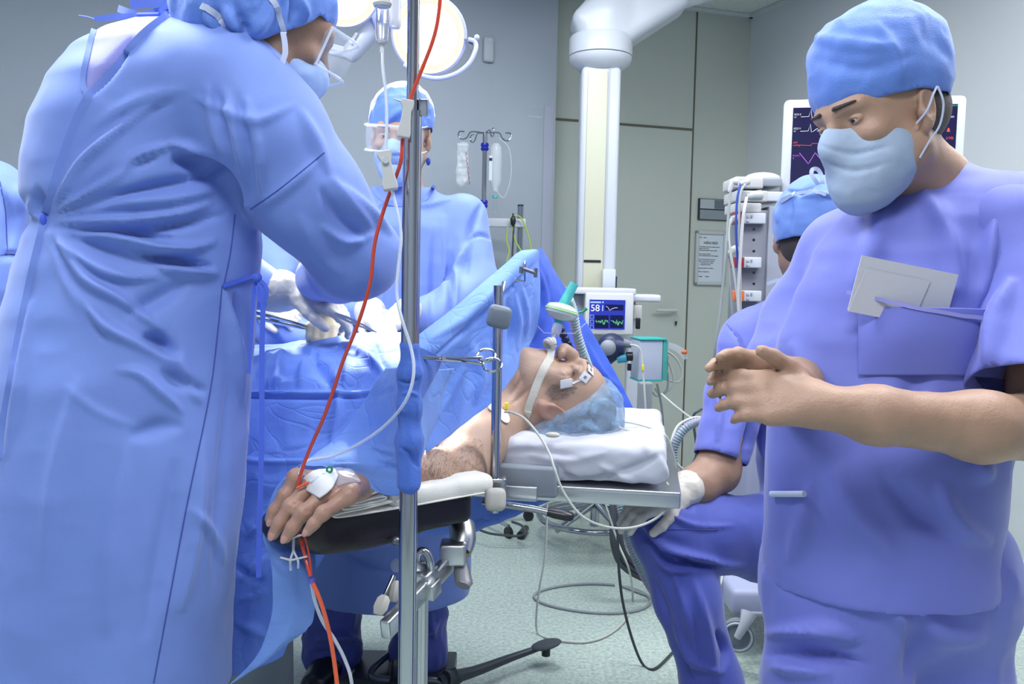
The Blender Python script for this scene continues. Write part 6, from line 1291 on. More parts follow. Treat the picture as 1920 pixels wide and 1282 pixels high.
# ================================================================== SURGICAL LAMPS
M['lampface'] = mat('lamp_glass', (.1, .1, .1), .3, emit=(1.0, 0.93, 0.80), estr=3.2)
M['lampin'] = mat('lamp_inner_rim', (.1, .08, .06), .3, emit=(1.0, 0.72, 0.38), estr=1.6)
M['lilac'] = mat('lilac_enamel', (0.52, 0.56, 0.85), .25, coat=.3)
field = P(680, 650, 2.0)
def lamp(c, Rr, d_cam, nrm_, label, handle):
    t = root('surgical_lamp', c, label, 'lamp'); n = nrm(nrm_)
    one('lamp_head', M['lilac'], t, lambda q: q.lathe(c, n, [(0, -.10), (Rr*.55, -.09), (Rr*.9, -.055), (Rr*1.06, -.01), (Rr*1.06, .004), (Rr*1.0, .008), (Rr*.98, .0)], 64))
    rim = one('rim', M['lampin'], t, lambda q: q.torus(c+n*.004, n, Rr*.97, .0045, 64, 10))
    g = one('glass', M['lampface'], t, lambda q: q.lathe(c, n, [(Rr*.80, .004), (Rr*.79, .006), (Rr*.5, .009), (0.001, .010)], 64))
    one('outer_glass', mat('lamp_outer_glass', (.05, .05, .04), .4, emit=(1.0, 0.74, 0.42), estr=.80), t, lambda q: q.lathe(c, n, [(Rr*.96, .001), (Rr*.955, .003), (Rr*.80, .005), (Rr*.79, .0055)], 64))
    rg = MB()
    for r_ in (.93, .89, .85, .81): rg.torus(c+n*.006, n, Rr*r_, .0012, 64, 6)
    rg.build('lens_ring', mat('lens_ring_glass', (.1, .1, .1), .3, emit=(1.0, .92, .75), estr=1.5), g)
    l = bpy.data.lights.new('lamp_light', 'SPOT'); l.energy = 280; l.color = (1, .95, .88); l.spot_size = R(24); l.spot_blend = .6; l.shadow_soft_size = .08
    lo = bpy.data.objects.new('lamp_light', l); COL.objects.link(lo); p = c+n*.03; lo.location = tuple(p); lo.rotation_euler = Vector(field-p).to_track_quat('-Z', 'Y').to_euler()
    if handle:
        a = nrm(np.cross(n, ZZ)); u = np.cross(a, n)
        pts = PP([(878, 74, 2.83), (890, 78, 2.83), (892, 92, 2.83), (880, 118, 2.83), (855, 138, 2.83), (822, 147, 2.83), (792, 142, 2.83), (768, 128, 2.83), (757, 122, 2.83)])
        one('handle', M['lilac'], t, lambda q: q.tube(pts, .0075, 12, smooth=6)); one('handle_bracket', M['darksteel'], t, lambda q: q.prism(PP([(869, 72, 2.84), (888, 75, 2.84), (884, 97, 2.84)]), .01, FW))
        one('handle_end', M['white'], t, lambda q: q.ball(P(894, 70, 2.83), .009)); 
    return t
lamp(P(804, 66, 2.86), .122, 2.86, V3(-.14, -.93, -.30), 'round surgical lamp, glowing, handle arc below it, behind the pole', True)
lamp(P(640, -20, 2.86), .122, 2.86, V3(.05, -.80, -.55), 'glowing surgical lamp cut off by top edge beside the cap', False)
LA = root('lamp_arm', P(650, 90, 3.0), 'white jointed lamp arm between the two surgical lamps', 'lamp arm')
one('horizontal_arm', M['white'], LA, lambda q: q.tube(PP([(560, 76, 3.0), (655, 102, 3.0)]), .021, 20))
one('elbow', M['white'], LA, lambda q: q.tube(PP([(652, 112, 3.0), (660, 98, 3.0), (690, 62, 3.0), (715, 20, 3.0)]), [.022, .034, .036, .036], 24, smooth=3))
one('arm_label', M['midgrey'], LA, lambda q: q.box(P(663, 72, 2.958), (.010, .004, .045), frame(nrm(P(690, 40, 3)-P(660, 90, 3)), -FW)[[0, 1, 2]]))
one('yoke', M['lilac'], LA, lambda q: q.tube(PP([(700, 40, 3.0), (760, 20, 3.0), (800, -20, 2.98), (700, -60, 3.0)]), .05, 24, smooth=6))
one('suspension', M['white'], LA, lambda q: q.cyl(P(730, -40, 3.0), P(730, -40, 3.0)*V3(1, 1, 0)+ZZ*CEIL, .035, 24))
# ================================================================== CEILING PENDANT
cp_ = lambda px, py: P(px, py, 4.05)
PD = root('ceiling_pendant', cp_(1115, 400), 'white ceiling pendant column with cream strip and swivel collar', 'pendant')
pc_ = P(1120, 330, 4.05); pxy = pc_*V3(1, 1, 0); z_t = P(1124, 135, 4.05)[2]; z_b = P(1113, 545, 4.05)[2]
fx = V3(1, 0, 0); 
def col(q): q.box(pxy+ZZ*(z_t+z_b)/2, (.182, .17, z_t-z_b), [fx, V3(0, 1, 0), ZZ], bev=.022)
one('column', M['white'], PD, col)
one('cream_strip', M['cream'], PD, lambda q: q.box(pxy+V3(-.018, -.088, (z_t+z_b)/2-.01), (.092, .012, z_t-z_b-.03), None, .003))
one('groove', M['midgrey'], PD, lambda q: q.box(pxy+V3(.036, -.086, (z_t+z_b)/2), (.006, .006, z_t-z_b-.02)))
one('dark_slot', M['black'], PD, lambda q: q.box(pxy+V3(-.022, -.0955, P(1104, 490, 4.05)[2]), (.080, .004, .011)))
one('side_box', M['white'], PD, lambda q: (q.box(pxy+V3(.055, -.11, P(1150, 525, 4.05)[2]), (.060, .05, .10), None, .004)))
one('side_plate', M['navy'], PD, lambda q: q.box(pxy+V3(.090, -.10, P(1150, 530, 4.05)[2]), (.006, .04, .06)))
one('collar', M['white'], PD, lambda q: q.lathe(pxy+ZZ*(z_t-.01), ZZ, [(0, 0), (.085, .0), (.100, .006), (.138, .035), (.146, .055), (.147, .066)], 56))
one('collar_upper', M['white'], PD, lambda q: q.lathe(pxy+ZZ*(z_t-.01), ZZ, [(.140, .069), (.148, .071), (.148, .150), (.140, .160), (.0, .162)], 56))
zc = z_t+.13
s = SD(); ad = nrm(V3(.60, .25, .40)); s.box(pxy+V3(.13, .03, zc+.14)*V3(1, 1, 1), (.26, .12, .13), frame(nrm(np.cross(V3(0, 1, 0), ad))*-1, V3(0, 1, 0))[[0, 1, 2]], .05, .02)
s.cone(pxy+ZZ*(zc-.02), pxy+V3(0.02, .01, zc+.10), .118, .13, .04)
sdobj('arm', s, M['white'], PD, h=.01)
one('upper_arm', M['white'], PD, lambda q: q.tube([pxy+V3(.20, .05, zc+.22), pxy+V3(.5, .1, zc+.32), pxy+V3(.5, .1, CEIL)], [.10, .10, .09], 24))
# ================================================================== DEPTH MONITOR with 58 reading, mounted at the pendant foot
dm = 3.62
def rect(q, x0, y0, x1, y1, d, th, bev=0):      # box facing the camera axis, by pixel corners, receding th behind depth d
    a = P(x0, y0, d); b = P(x1, y0, d); c = P(x0, y1, d); X = nrm((b-a)*V3(1, 1, 0)); Z_ = ZZ; Y = np.cross(Z_, X)
    w = np.linalg.norm(b-a); h = np.linalg.norm(c-a); ctr = P((x0+x1)/2, (y0+y1)/2, d)+Y*th/2; q.box(ctr, (w, th, h), [X, Y, Z_], bev)
    return X, Y, Z_
MO = root('monitor', P(1145, 620, dm), 'small grey monitor showing 58 with green waves, left of the door handle', 'monitor')
one('housing', mat('monitor_grey', (0.55, 0.56, 0.58), .4), MO, lambda q: rect(q, 1097, 549, 1188, 628, dm, .10, .008))
one('top_shelf', M['white'], PD, lambda q: rect(q, 1066, 540, 1193, 552, dm+.0, .30, .006))
one('shelf_post', M['white'], PD, lambda q: rect(q, 1066, 552, 1096, 700, dm+.14, .12, .01))
one('shelf_back', M['white'], PD, lambda q: rect(q, 1090, 552, 1192, 640, dm+.16, .06, .01))
for x in (1101, 1161): one('grip_slot', M['black'], MO, lambda q: rect(q, x, 552, x+15, 560, dm-.004, .006, .001))
M['scr_blue'] = mat('screen_blue', (0.0, 0.0, 0.02), .2, emit=(0.028, 0.045, 0.42), estr=1.0)
M['scr_dark'] = mat('screen_dark', (0, 0, 0.01), .2, emit=(0.006, 0.010, 0.05), estr=1.0)
M['scr_white'] = mat('screen_white', (0, 0, 0), .3, emit=(0.85, 0.90, 1.0), estr=1.0)
M['scr_green'] = mat('screen_green', (0, 0, 0), .3, emit=(0.20, 0.75, 0.35), estr=1.0)
M['scr_red'] = mat('screen_red', (0, 0, 0), .3, emit=(0.85, 0.12, 0.07), estr=1.0)
M['scr_violet'] = mat('screen_violet', (0, 0, 0), .3, emit=(0.50, 0.10, 0.85), estr=1.0)
M['scr_lgreen'] = mat('screen_lime', (0, 0, 0), .3, emit=(0.05, 0.85, 0.22), estr=1.0)
M['scr_ltblue'] = mat('screen_pale_blue', (0, 0, 0), .3, emit=(0.35, 0.55, 0.95), estr=1.0)
sc = one('screen', M['scr_blue'], MO, lambda q: rect(q, 1105, 562, 1172, 617, dm-.002, .004))
e = dm-.007
one('graph_panel', M['scr_dark'], sc, lambda q: (rect(q, 1134, 571, 1169, 582, e, .001), rect(q, 1115, 591, 1141, 615, e, .001), rect(q, 1144, 591, 1169, 615, e, .001)))
def pl(q, pts, d, r): q.tube([P(x, y, d) for x, y in pts], r, 5)
Xm = nrm((P(1172, 600, dm)-P(1105, 600, dm))*V3(1, 1, 0))
rg = np.random.RandomState(2)
def wv(q):
    for x0, x1 in ((1117, 1140), (1146, 1168)):
        pl(q, [(x, 604+rg.uniform(-7, 7)*(1-.4*abs((x-(x0+x1)/2)/12))) for x in np.linspace(x0, x1, 26)], e-.002, .0009)
one('wave_trace', M['scr_green'], sc, wv)
one('trend_line', M['scr_white'], sc, lambda q: pl(q, [(1136, 574), (1140, 576), (1143, 582), (1147, 579), (1153, 577), (1158, 577)], e-.002, .0008))
def big(q): q.add(*text_mesh('t', '58', P(1107, 583, e-.001), Xm, ZZ, .040, None, None, depth=.0003))
o = one('digits', M['scr_white'], sc, big, smooth=False)
one('menu_bar', M['scr_ltblue'], sc, lambda q: (rect(q, 1107, 565, 1127, 568, e, .001), rect(q, 1129, 565, 1132, 568, e, .001), rect(q, 1129, 572, 1131, 583, e, .0005)))
one('icon_box', M['scr_ltblue'], sc, lambda q: [q.tube([P(a_, b_, e-.001) for a_, b_ in ((1107, y), (1113, y), (1113, y+7), (1107, y+7), (1107, y))], .0007, 4) for y in (590, 600, 610)])
# ---- equipment hanging at the pendant: resuscitator mask, supply box, hooks
RB = root('ventilation_mask', P(1145, 650, 3.2), 'dark navy rubber breathing mask hanging below the small monitor', 'mask')
s = SD(); s.ell(P(1146, 650, 3.2), (.055, .05, .052), None, .02); s.ell(P(1133, 672, 3.2), (.035, .04, .03), None, .02); sdobj('mask_body', s, M['navy'], RB, h=.005)
one('mask_shell', M['grey'], RB, lambda q: q.ball(P(1140, 652, 3.155), (.030, .02, .030)))
one('mask_neck', M['navy'], RB, lambda q: q.tube(PP([(1155, 648, 3.18), (1172, 650, 3.17)]), [.030, .025], 20))
one('connector', M['rubber'], RB, lambda q: q.tube(PP([(1168, 642, 3.16), (1184, 646, 3.16)]), [.016, .013], 16)); one('elbow_port', mat('cyan_plastic', (0.06, 0.36, 0.50), .35), RB, lambda q: q.tube(PP([(1158, 672, 3.19), (1176, 670, 3.18)]), .018, 18))
one('lower_port', M['black'], RB, lambda q: (q.tube(PP([(1175, 668, 3.17), (1186, 668, 3.17)]), .017, 16), rect(q, 1177, 682, 1184, 695, 3.18, .02, .002)))
SB = root('supply_box', P(1215, 700, 3.2), 'white box with teal lid hanging under the small monitor', 'box')
M['acryl'] = mat('frosted_box_white', (0.50, 0.55, 0.66), .3)
fxx = nrm(V3(.98, .17, 0)); fyy = V3(-fxx[1], fxx[0], 0); bcx = P(1212, 673, 3.25)
one('box_body', M['acryl'], SB, lambda q: q.box(bcx, (.092, .10, .150), [fxx, fyy, ZZ], bev=.003))
one('lid', M['teal'], SB, lambda q: q.box(bcx+ZZ*.079+fxx*.006, (.108, .115, .007), [fxx, fyy, ZZ], bev=.002)); one('base_edge', M['teal'], SB, lambda q: q.box(bcx-ZZ*.077, (.096, .104, .005), [fxx, fyy, ZZ]))
one('side_panel', M['teal_clear'], SB, lambda q: q.box(bcx+fxx*.058-fyy*.0, (.020, .098, .150), [fxx, fyy, ZZ], bev=.003))
one('side_label', M['black'], SB, lambda q: q.box(bcx+fxx*.069+ZZ*-.01-fyy*.03, (.002, .03, .05), [fxx, fyy, ZZ])); one('side_dot', M['yellow'], SB, lambda q: q.ball(bcx+fxx*.070-ZZ*.01-fyy*.03, (.002, .009, .014)))
PB = root('probe_lead', P(1205, 700, 3.1), 'thin grey lead with yellow tab in front of the white supply box', 'cable')
one('lead', M['cable_light'], PB, lambda q: q.tube(PP([(1182, 646, 3.14), (1196, 650, 3.12), (1203, 665, 3.12), (1206, 700, 3.11), (1209, 740, 3.1), (1212, 790, 3.1)]), .0036, 8, smooth=6)); one('yellow_tab', M['yellow'], PB, lambda q: rect(q, 1203, 684, 1208, 695, 3.10, .006, .001))
one('sachet', M['bagclear'], SB, lambda q: q.prism(PP([(1248, 640, 3.25), (1270, 646, 3.25), (1286, 656, 3.25), (1290, 672, 3.25), (1282, 674, 3.25), (1270, 660, 3.25), (1248, 650, 3.25)]), .01, FW)); one('orange_tip', M['orangepl'], SB, lambda q: q.ball(P(1283, 660, 3.25), (.012, .006, .008)))
PDp = one('lower_post', M['midgrey'], PD, lambda q: rect(q, 1196, 716, 1222, 905, 3.42, .06, .01)); one('lower_shelf', M['white'], PD, lambda q: rect(q, 1030, 905, 1190, 918, 3.55, .35, .01))
one('post_bracket', M['white'], PD, lambda q: rect(q, 1160, 552, 1240, 566, 3.7, .2, .01)); one('back_spine', M['white'], PD, lambda q: rect(q, 1172, 640, 1196, 905, 3.78, .06, .01))
one('side_adapter', M['offwhite'], PD, lambda q: rect(q, 1188, 572, 1204, 600, 3.7, .08, .006)); one('adapter_plug', M['black'], PD, lambda q: rect(q, 1193, 596, 1201, 617, 3.68, .03, .004))
# ================================================================== BACK IV STAND
IV = root('iv_stand', P(908, 600, 4.1), 'slim IV stand with four hooks and blue collars behind the assistant', 'iv stand')
iv = P(908, 330, 4.1)*V3(1, 1, 0); zt_ = P(908, 249, 4.1)[2]
one('pole', M['chrome'], IV, lambda q: q.cyl(iv+ZZ*.06, iv+ZZ*zt_, .011, 20))
for y in (276, 382): one('blue_collar', M['bluecollar'], IV, lambda q: q.lathe(iv+ZZ*(P(908, y, 4.1)[2]-.018), ZZ, [(0, 0), (.016, 0), (.020, .010), (.016, .017), (.020, .026), (.017, .036), (0, .036)], 20))
def hook(an, L_=.085):
    dv = V3(math.cos(an), math.sin(an), 0); t0 = iv+ZZ*(zt_-.004)
    return [t0, t0+dv*.065+ZZ*.005, t0+dv*.086-ZZ*.023, t0+dv*.110-ZZ*.031, t0+dv*.127-ZZ*.016, t0+dv*.122+ZZ*.004, t0+dv*.098+ZZ*.005]
for an in (.15, math.pi+.05, -1.2, 2.2): one('hook', M['chrome'], IV, lambda q: q.tube(hook(an), .0034, 8, smooth=6))
for k in range(5):
    an = k*2*math.pi/5+.3; dv = V3(math.cos(an), math.sin(an), 0); l_ = one('base_leg', M['steel'], IV, lambda q: q.tube([iv+ZZ*.07, iv+dv*.26+ZZ*.055], [.014, .010], 10)); tv = np.cross(dv, ZZ); one('caster', M['black'], l_, lambda q: q.cyl(iv+dv*.26+ZZ*.026-tv*.01, iv+dv*.26+ZZ*.026+tv*.01, .026, 16))
B1 = root('infusion_bag', P(866, 300, 4.1), 'crumpled clear infusion bag with red print on left hook of IV stand', 'bag')
s = SD(); s.box(P(867, 305, 4.07), (.029, .015, .098), None, .014, .02); s.ell(P(866, 335, 4.07), (.029, .018, .04), None, .02); sdobj('bag', s, M['bagclear'], B1, h=.004, wr=.006, ws=30)
rt = MB()
for i in range(7): rt.tube([P(872+i*1.2, 285+i*9, 4.04), P(876+i*.8, 288+i*9, 4.04), P(873+i, 292+i*9, 4.04)], .0016, 5)
rt.build('red_print', M['scr_red'] if False else M['redpl'], B1)
B2 = root('infusion_bottle', P(931, 310, 4.1), 'clear plastic infusion bottle hanging upside down right of IV stand', 'bottle')
o = P(930, 268, 4.07); one('bottle', M['bagclear'], B2, lambda q: q.lathe(o, -ZZ, [(0, 0), (.016, .003), (.029, .023), (.031, .052), (.031, .182), (.018, .21), (.013, .228), (0, .229)], 28))
one('label', M['paper'], B2, lambda q: rect(q, 917, 292, 923, 338, 4.04, .001)); one('label_band', M['black'], B2, lambda q: rect(q, 917, 296, 923, 301, 4.035, .001)); one('cap', M['teal'], B2, lambda q: q.cyl(o-ZZ*.247, o-ZZ*.26, .013, 16)); one('chamber', M['clear'], B2, lambda q: q.cyl(o-ZZ*.26, o-ZZ*.325, .009, 16))
one('line', M['bagclear'], B2, lambda q: q.tube(PP([(930, 355, 4.07), (945, 370, 4.07), (958, 330, 4.07), (955, 280, 4.07), (935, 258, 4.07)]), .002, 6, smooth=6))
# white rail with steel post and yellow-green earth wires
RAIL = root('equipment_rail', P(950, 418, 4.3), 'white horizontal rail with steel post and yellow-green wires behind the screen drape', 'rail')
one('rail', M['white'], RAIL, lambda q: rect(q, 880, 409, 986, 425, 4.3, .04, .004)); one('post', M['chrome'], RAIL, lambda q: q.cyl(P(976, 386, 4.33), P(972, 560, 4.33)*V3(1, 1, 0)+ZZ*.0, .015, 20)); one('post_cap', M['black'], RAIL, lambda q: q.cyl(P(976, 387, 4.33), P(976, 384, 4.33), .0155, 16))
for L_ in ([(956, 410), (965, 404), (978, 410), (990, 440), (996, 470), (992, 500)], [(958, 412), (962, 430), (966, 450), (980, 475)], [(952, 425), (950, 450), (955, 470), (950, 490)]): one('earth_wire', M['yg'], RAIL, lambda q: q.tube(PP(L_, 4.27), .004, 8, smooth=6))
one('black_wire', M['cable_dark'], RAIL, lambda q: q.tube(PP([(962, 400), (963, 430), (961, 470), (960, 500)], 4.27), .005, 8, smooth=6)); one('wire_clip', M['black'], RAIL, lambda q: q.ball(P(962, 414, 4.26), (.014, .011, .026)))
# ================================================================== BREATHING CIRCUIT
db = 1.98
BF = root('breathing_filter', P(1056, 583, db), 'clear disc breathing filter with green band and teal port above the mouth', 'filter')
ax = nrm(P(1068, 540, db)-P(1046, 620, db)); c = P(1053, 584, db)
one('filter_housing', mat('filter_plastic', (0.72, 0.80, 0.82), .12, trans=.45), BF, lambda q: q.lathe(c, ax, [(0, -.022), (.016, -.020), (.030, -.014), (.038, -.006), (.039, .006), (.034, .013), (.018, .018), (0, .020)], 40))
one('green_band', M['greenlt'], BF, lambda q: q.lathe(c+ax*.0, ax, [(.030, .0005), (.0398, .0005), (.0398, .0045), (.030, .0045)], 40))
one('teal_port', M['teal_clear'], BF, lambda q: q.tube([c+ax*.015, c+ax*.045+V3(.006, 0, 0), c+ax*.066+V3(.012, 0, .002)], [.0135, .0115, .0105], 20)); one('port_cap', M['green'], BF, lambda q: q.tube(PP([(1082, 586, db), (1092, 585, db), (1100, 578, db)]), [.0015, .003, .004], 8))
one('lower_port', M['teal'], BF, lambda q: q.cyl(c-ax*.018, c-ax*.030, .0085, 16)); one('catheter_mount', mat('clear_frosted', (0.80, 0.84, 0.90), .2, trans=.6), BF, lambda q: q.tube([c-ax*.028, c-ax*.045, c-ax*.058], [.011, .012, .009], 18))
BP_ = root('bite_guard', P(1045, 600, 1.99), 'clear plastic angular shield plate around the breathing tube', 'shield')
one('plate_edge', M['cleartube'], BP_, lambda q: q.tube(PP([(1008, 592), (1000, 582), (1000, 602), (1020, 624), (1078, 625), (1102, 602), (1098, 594)], 1.99), .0012, 6))
ET = root('breathing_tube', P(1030, 640, 1.96), 'clear breathing tube with black scale marks going into the mouth', 'tube')
mth = lp(-.002, .100, -.057); tp0 = c-ax*.055
one('tube', mat('ett_plastic', (0.75, 0.80, 0.88), .15, trans=.6), ET, lambda q: q.tube([tp0, tp0*.5+mth*.5+V3(-.004, 0, 0), mth], .0058, 14, smooth=5))
for k in range(4): one('scale_mark', M['black'], ET, lambda q: q.cyl(tp0*(1-(.2+k*.14))+mth*(.2+k*.14)+V3(-.002, -.0058, 0), tp0*(1-(.235+k*.14))+mth*(.235+k*.14)+V3(-.002, -.0058, 0), .0011, 6))
def corrug(q, pts, r, pitch=.0075, amp=.0014, n=18):
    pts = crv(PP(pts) if len(pts[0]) == 3 and pts[0][0] > 50 else pts, 10); P_ = np.array(pts); L_ = np.r_[0, np.cumsum(np.linalg.norm(np.diff(P_, axis=0), axis=1))]; N = int(L_[-1]/(pitch/4)); t = np.linspace(0, L_[-1], N)
    pp_ = np.stack([np.interp(t, L_, P_[:, k]) for k in range(3)], -1); q.tube(list(pp_), list(r+amp*np.sin(t/pitch*2*math.pi)), n)
def hose(name, pts, r, m, label, **k):
    o = one(name, m, None, lambda q: corrug(q, pts, r, **k)); return tag(o, label, 'hose')
# two-tone (lilac / grey-green) material
m2 = mat('hose_two_tone', (0.32, 0.44, 0.44), .4); nt = m2.node_tree; g_ = nt.nodes.new('ShaderNodeNewGeometry'); sx = nt.nodes.new('ShaderNodeSeparateXYZ'); nt.links.new(g_.outputs['Normal'], sx.inputs[0]); cr_ = nt.nodes.new('ShaderNodeValToRGB')
cr_.color_ramp.elements[0].position = .62; cr_.color_ramp.elements[1].position = .70; cr_.color_ramp.elements[0].color = (0.30, 0.42, 0.42, 1); cr_.color_ramp.elements[1].color = (0.56, 0.40, 0.62, 1)
ab = nt.nodes.new('ShaderNodeMath'); ab.operation = 'ABSOLUTE'; nt.links.new(sx.outputs['X'], ab.inputs[0]); nt.links.new(ab.outputs[0], cr_.inputs[0]); nt.links.new(cr_.outputs[0], nt.nodes['Principled BSDF'].inputs['Base Color'])
hose('ventilator_hose', [(1066, 562, 2.02), (1074, 585, 2.04), (1080, 620, 2.06), (1092, 660, 2.08), (1106, 700, 2.12), (1118, 745, 2.15)], .0115, m2, 'lilac and green corrugated breathing hose passing behind the sleeping face')
hose('ventilator_hose', [(1262, 868, 2.28), (1264, 838, 2.28), (1280, 808, 2.28), (1302, 793, 2.28), (1330, 786, 2.28)], .0115, m2, 'lilac and green corrugated hose curving up beside the white mattress corner')
hose('ventilator_hose', [(1158, 905, 2.45), (1166, 950, 2.42), (1180, 1010, 2.4), (1205, 1070, 2.4), (1240, 1130, 2.45)], .0145, m2, 'lilac and green corrugated hose hanging under table behind the knee')
tag(one('beaded_hose', M['navy'], None, lambda q: [q.ball(P(1052+i*4.3, 618+i*9.2, 2.09), .0105) for i in range(7)]), 'dark beaded flexible arm beside the corrugated hose behind the face', 'hose')
# ================================================================== ANAESTHESIA MACHINE: module rack, patient monitor, trolley
AM = root('anaesthesia_machine', floor_pt(1480, 1225), 'anaesthesia machine rack of stacked modules with cables, right of the framed notice', 'machine')
da = 2.72
def R_(name, x0, y0, x1, y1, m, d=da, th=.12, bev=.003, par=None): return one(name, m, par or AM, lambda q: rect(q, x0, y0, x1, y1, d, th, bev))
R_('rack_body', 1388, 395, 1438, 700, mat('rack_grey', (0.20, 0.21, 0.25), .5), da+.02, .15)
R_('rack_side', 1436, 388, 1470, 700, mat('rack_light', (0.30, 0.32, 0.38), .5), da+.01, .16); R_('rack_slot', 1444, 396, 1466, 520, M['signdark'], da, .02, .001)
R_('module_housing', 1378, 331, 1432, 353, M['offwhite'], da-.02, .16, .006); R_('module_side', 1428, 334, 1466, 349, M['grey'], da-.018, .14, .003)
one('module_dome', M['offwhite'], AM, lambda q: q.ball(P(1430, 336, da+.06), (.06, .05, .022)))
R_('module_housing', 1380, 357, 1440, 378, M['offwhite'], da-.015, .16, .005); R_('module_side', 1427, 359, 1468, 377, M['white'], da-.012, .14, .003); R_('module_housing', 1380, 380, 1428, 398, M['offwhite'], da-.01, .15, .004)
for y, mm in ((399, M['redpl']), (482, M['redpl']), (545, M['orangepl'])):
    md = R_('module', 1395, y, 1428 if y > 400 else 1436, y+20, M['white'], da-.02, .08, .003); R_('module_tab', 1379, y, 1395, y+20, mm, da-.021, .06, .002, md)
    R_('module_button', 1400, y+4, 1405, y+9, M['midgrey'], da-.024, .006, .001, md); R_('module_button', 1400, y+12, 1405, y+17, M['midgrey'], da-.024, .006, .001, md); R_('module_port', 1408, y+4, 1411, y+9, M['grey'], da-.024, .006, .001, md)
for y in (430, 450, 471): 
    cc = P(1412, y, da-.010); rr_ = one('brass_socket', M['brass'], AM, lambda q: q.cyl(cc, cc-V3(0, .008, 0), .0088, 20, bev=.001)); one('socket_hole', M['black'], rr_, lambda q: q.cyl(cc-V3(0, .007, 0), cc-V3(0, .009, 0), .0045, 14))
for y in (511, 532): 
    cc = P(1412, y, da-.002); rr_ = one('steel_socket', M['midgrey'], AM, lambda q: q.cyl(cc, cc-V3(0, .008, 0), .0088, 20, bev=.001)); one('socket_hole', M['black'], rr_, lambda q: q.cyl(cc-V3(0, .007, 0), cc-V3(0, .009, 0), .0045, 14))
for (x, y, r_, mm) in ((1420, 340, .0085, M['redpl']), (1415, 347, .0050, M['redpl']), (1404, 341, .007, M['grey'])): cc = P(x, y, da-.02); one('socket', mm, AM, lambda q: q.cyl(cc, cc-V3(0, .008, 0), r_, 18, bev=.001))
one('plug', M['midgrey'], AM, lambda q: q.tube(PP([(1426, 366, da-.05), (1410, 367, da-.06), (1400, 370, da-.06)]), [.016, .015, .008], 16)); one('plug', M['offwhite'], AM, lambda q: q.tube(PP([(1382, 341, da-.05), (1372, 341, da-.05), (1370, 352, da-.05), (1367, 360, da-.05)]), [.012, .011, .008, .005], 14))
one('plug', M['midgrey'], AM, lambda q: q.tube(PP([(1402, 341, da-.04), (1394, 343, da-.06), (1388, 345, da-.06)]), [.010, .009, .006], 14)); one('plug', M['midgrey'], AM, lambda q: q.tube(PP([(1382, 408, da-.03), (1374, 410, da-.04), (1370, 416, da-.04)]), [.010, .009, .006], 14)); one('plug', M['offwhite'], AM, lambda q: q.tube(PP([(1380, 466, da-.03), (1372, 470, da-.04), (1368, 476, da-.04)]), [.012, .012, .008], 10))
R_('trolley_body', 1400, 700, 1660, 1110, mat('trolley_blue_grey', (0.30, 0.32, 0.45), .5), da+.12, .40, .02); R_('trolley_foot', 1372, 1108, 1660, 1160, mat('trolley_foot_grey', (0.34, 0.37, 0.52), .5), da+.02, .48, .02); R_('foot_slot', 1398, 1148, 1435, 1160, M['grey'], da+.012, .02, .005)
def caster(px, py, d):
    c = P(px, py, d); a = nrm(V3(.95, -.35, 0)); w = one('caster', M['rubber'], AM, lambda q: q.lathe(c-a*.0, np.cross(a, ZZ), [(0, -.012), (.034, -.012), (.036, -.016), (.050, -.016), (.052, -.010), (.052, .010), (.050, .016), (.036, .016), (.034, .012), (0, .012)], 40))
    one('wheel_ring', M['white'], w, lambda q: q.torus(c-np.cross(a, ZZ)*-.017, np.cross(a, ZZ), .043, .0035, 40, 8)); one('caster_fork', M['white'], w, lambda q: (q.tube([c+np.cross(a, ZZ)*.020, c+np.cross(a, ZZ)*.022+a*.02+ZZ*.045, c+a*.03+ZZ*.075], [.012, .016, .026], 14)))
caster(1384, 1190, 2.68); caster(1600, 1190, 2.72)
# big patient monitor
PM = root('patient_monitor', P(1640, 300, 2.62), 'large white-framed patient monitor with waveforms and 68, behind the walking person', 'monitor')
dpm = 2.62; aL = P(1471, 188, dpm+.10); aR = P(1815, 175, dpm-.02); XM = nrm((aR-aL)*V3(1, 1, 0)); YM = V3(-XM[1], XM[0], 0); wM = np.linalg.norm((aR-aL)[:2]); ctr = (aL+aR)/2*V3(1, 1, 0)+ZZ*((aL+aR)/2)[2]-ZZ*.19
hM = .38
one('frame', M['white'], PM, lambda q: q.box(ctr+YM*.02, (wM, .045, hM), [XM, YM, ZZ], bev=.016))
so = ctr-YM*.0035+ZZ*.004; sw, sh_ = wM-.055, hM-.065
scn = one('screen', mat('screen_navy', (0.004, 0.004, 0.02), .12, emit=(0.010, 0.008, 0.045), estr=1.), PM, lambda q: q.box(so, (sw, .004, sh_), [XM, YM, ZZ]))
def SM(u, v): return so-YM*.003+XM*(u-.5)*sw+ZZ*(.5-v)*sh_
def tr_(pts, r=.0011): return lambda q: q.tube([SM(u, v) for u, v in pts], r, 5)
ecg = lambda v0, amp: sum([[(u, v0), (u+.05, v0-.002), (u+.062, v0-amp), (u+.070, v0+.01), (u+.085, v0), (u+.105, v0-.025), (u+.125, v0)] for u in (.05, .155, .26, .365, .47, .575)], [])
one('ecg_trace', M['scr_white'], scn, tr_(ecg(.092, .07), .0008)); one('ecg_trace', M['scr_white'], scn, tr_(ecg(.235, .07), .0008))
one('pressure_trace', M['scr_red'], scn, tr_([(.05, .372), (.12, .378), (.13, .355), (.18, .362), (.23, .374), (.24, .350), (.30, .36), (.36, .378), (.45, .37)], .0007))
one('capnogram_trace', M['scr_violet'], scn, tr_([(.05+.10*k+.10*t, .45+.11*(abs(math.sin(math.pi*t/1.0))**.8 if False else (t if t < .6 else (1-t)*1.5)/.6*1.0)) for k in range(5) for t in (0, .1, .25, .45, .6, .68, .8, .92)], .0010))
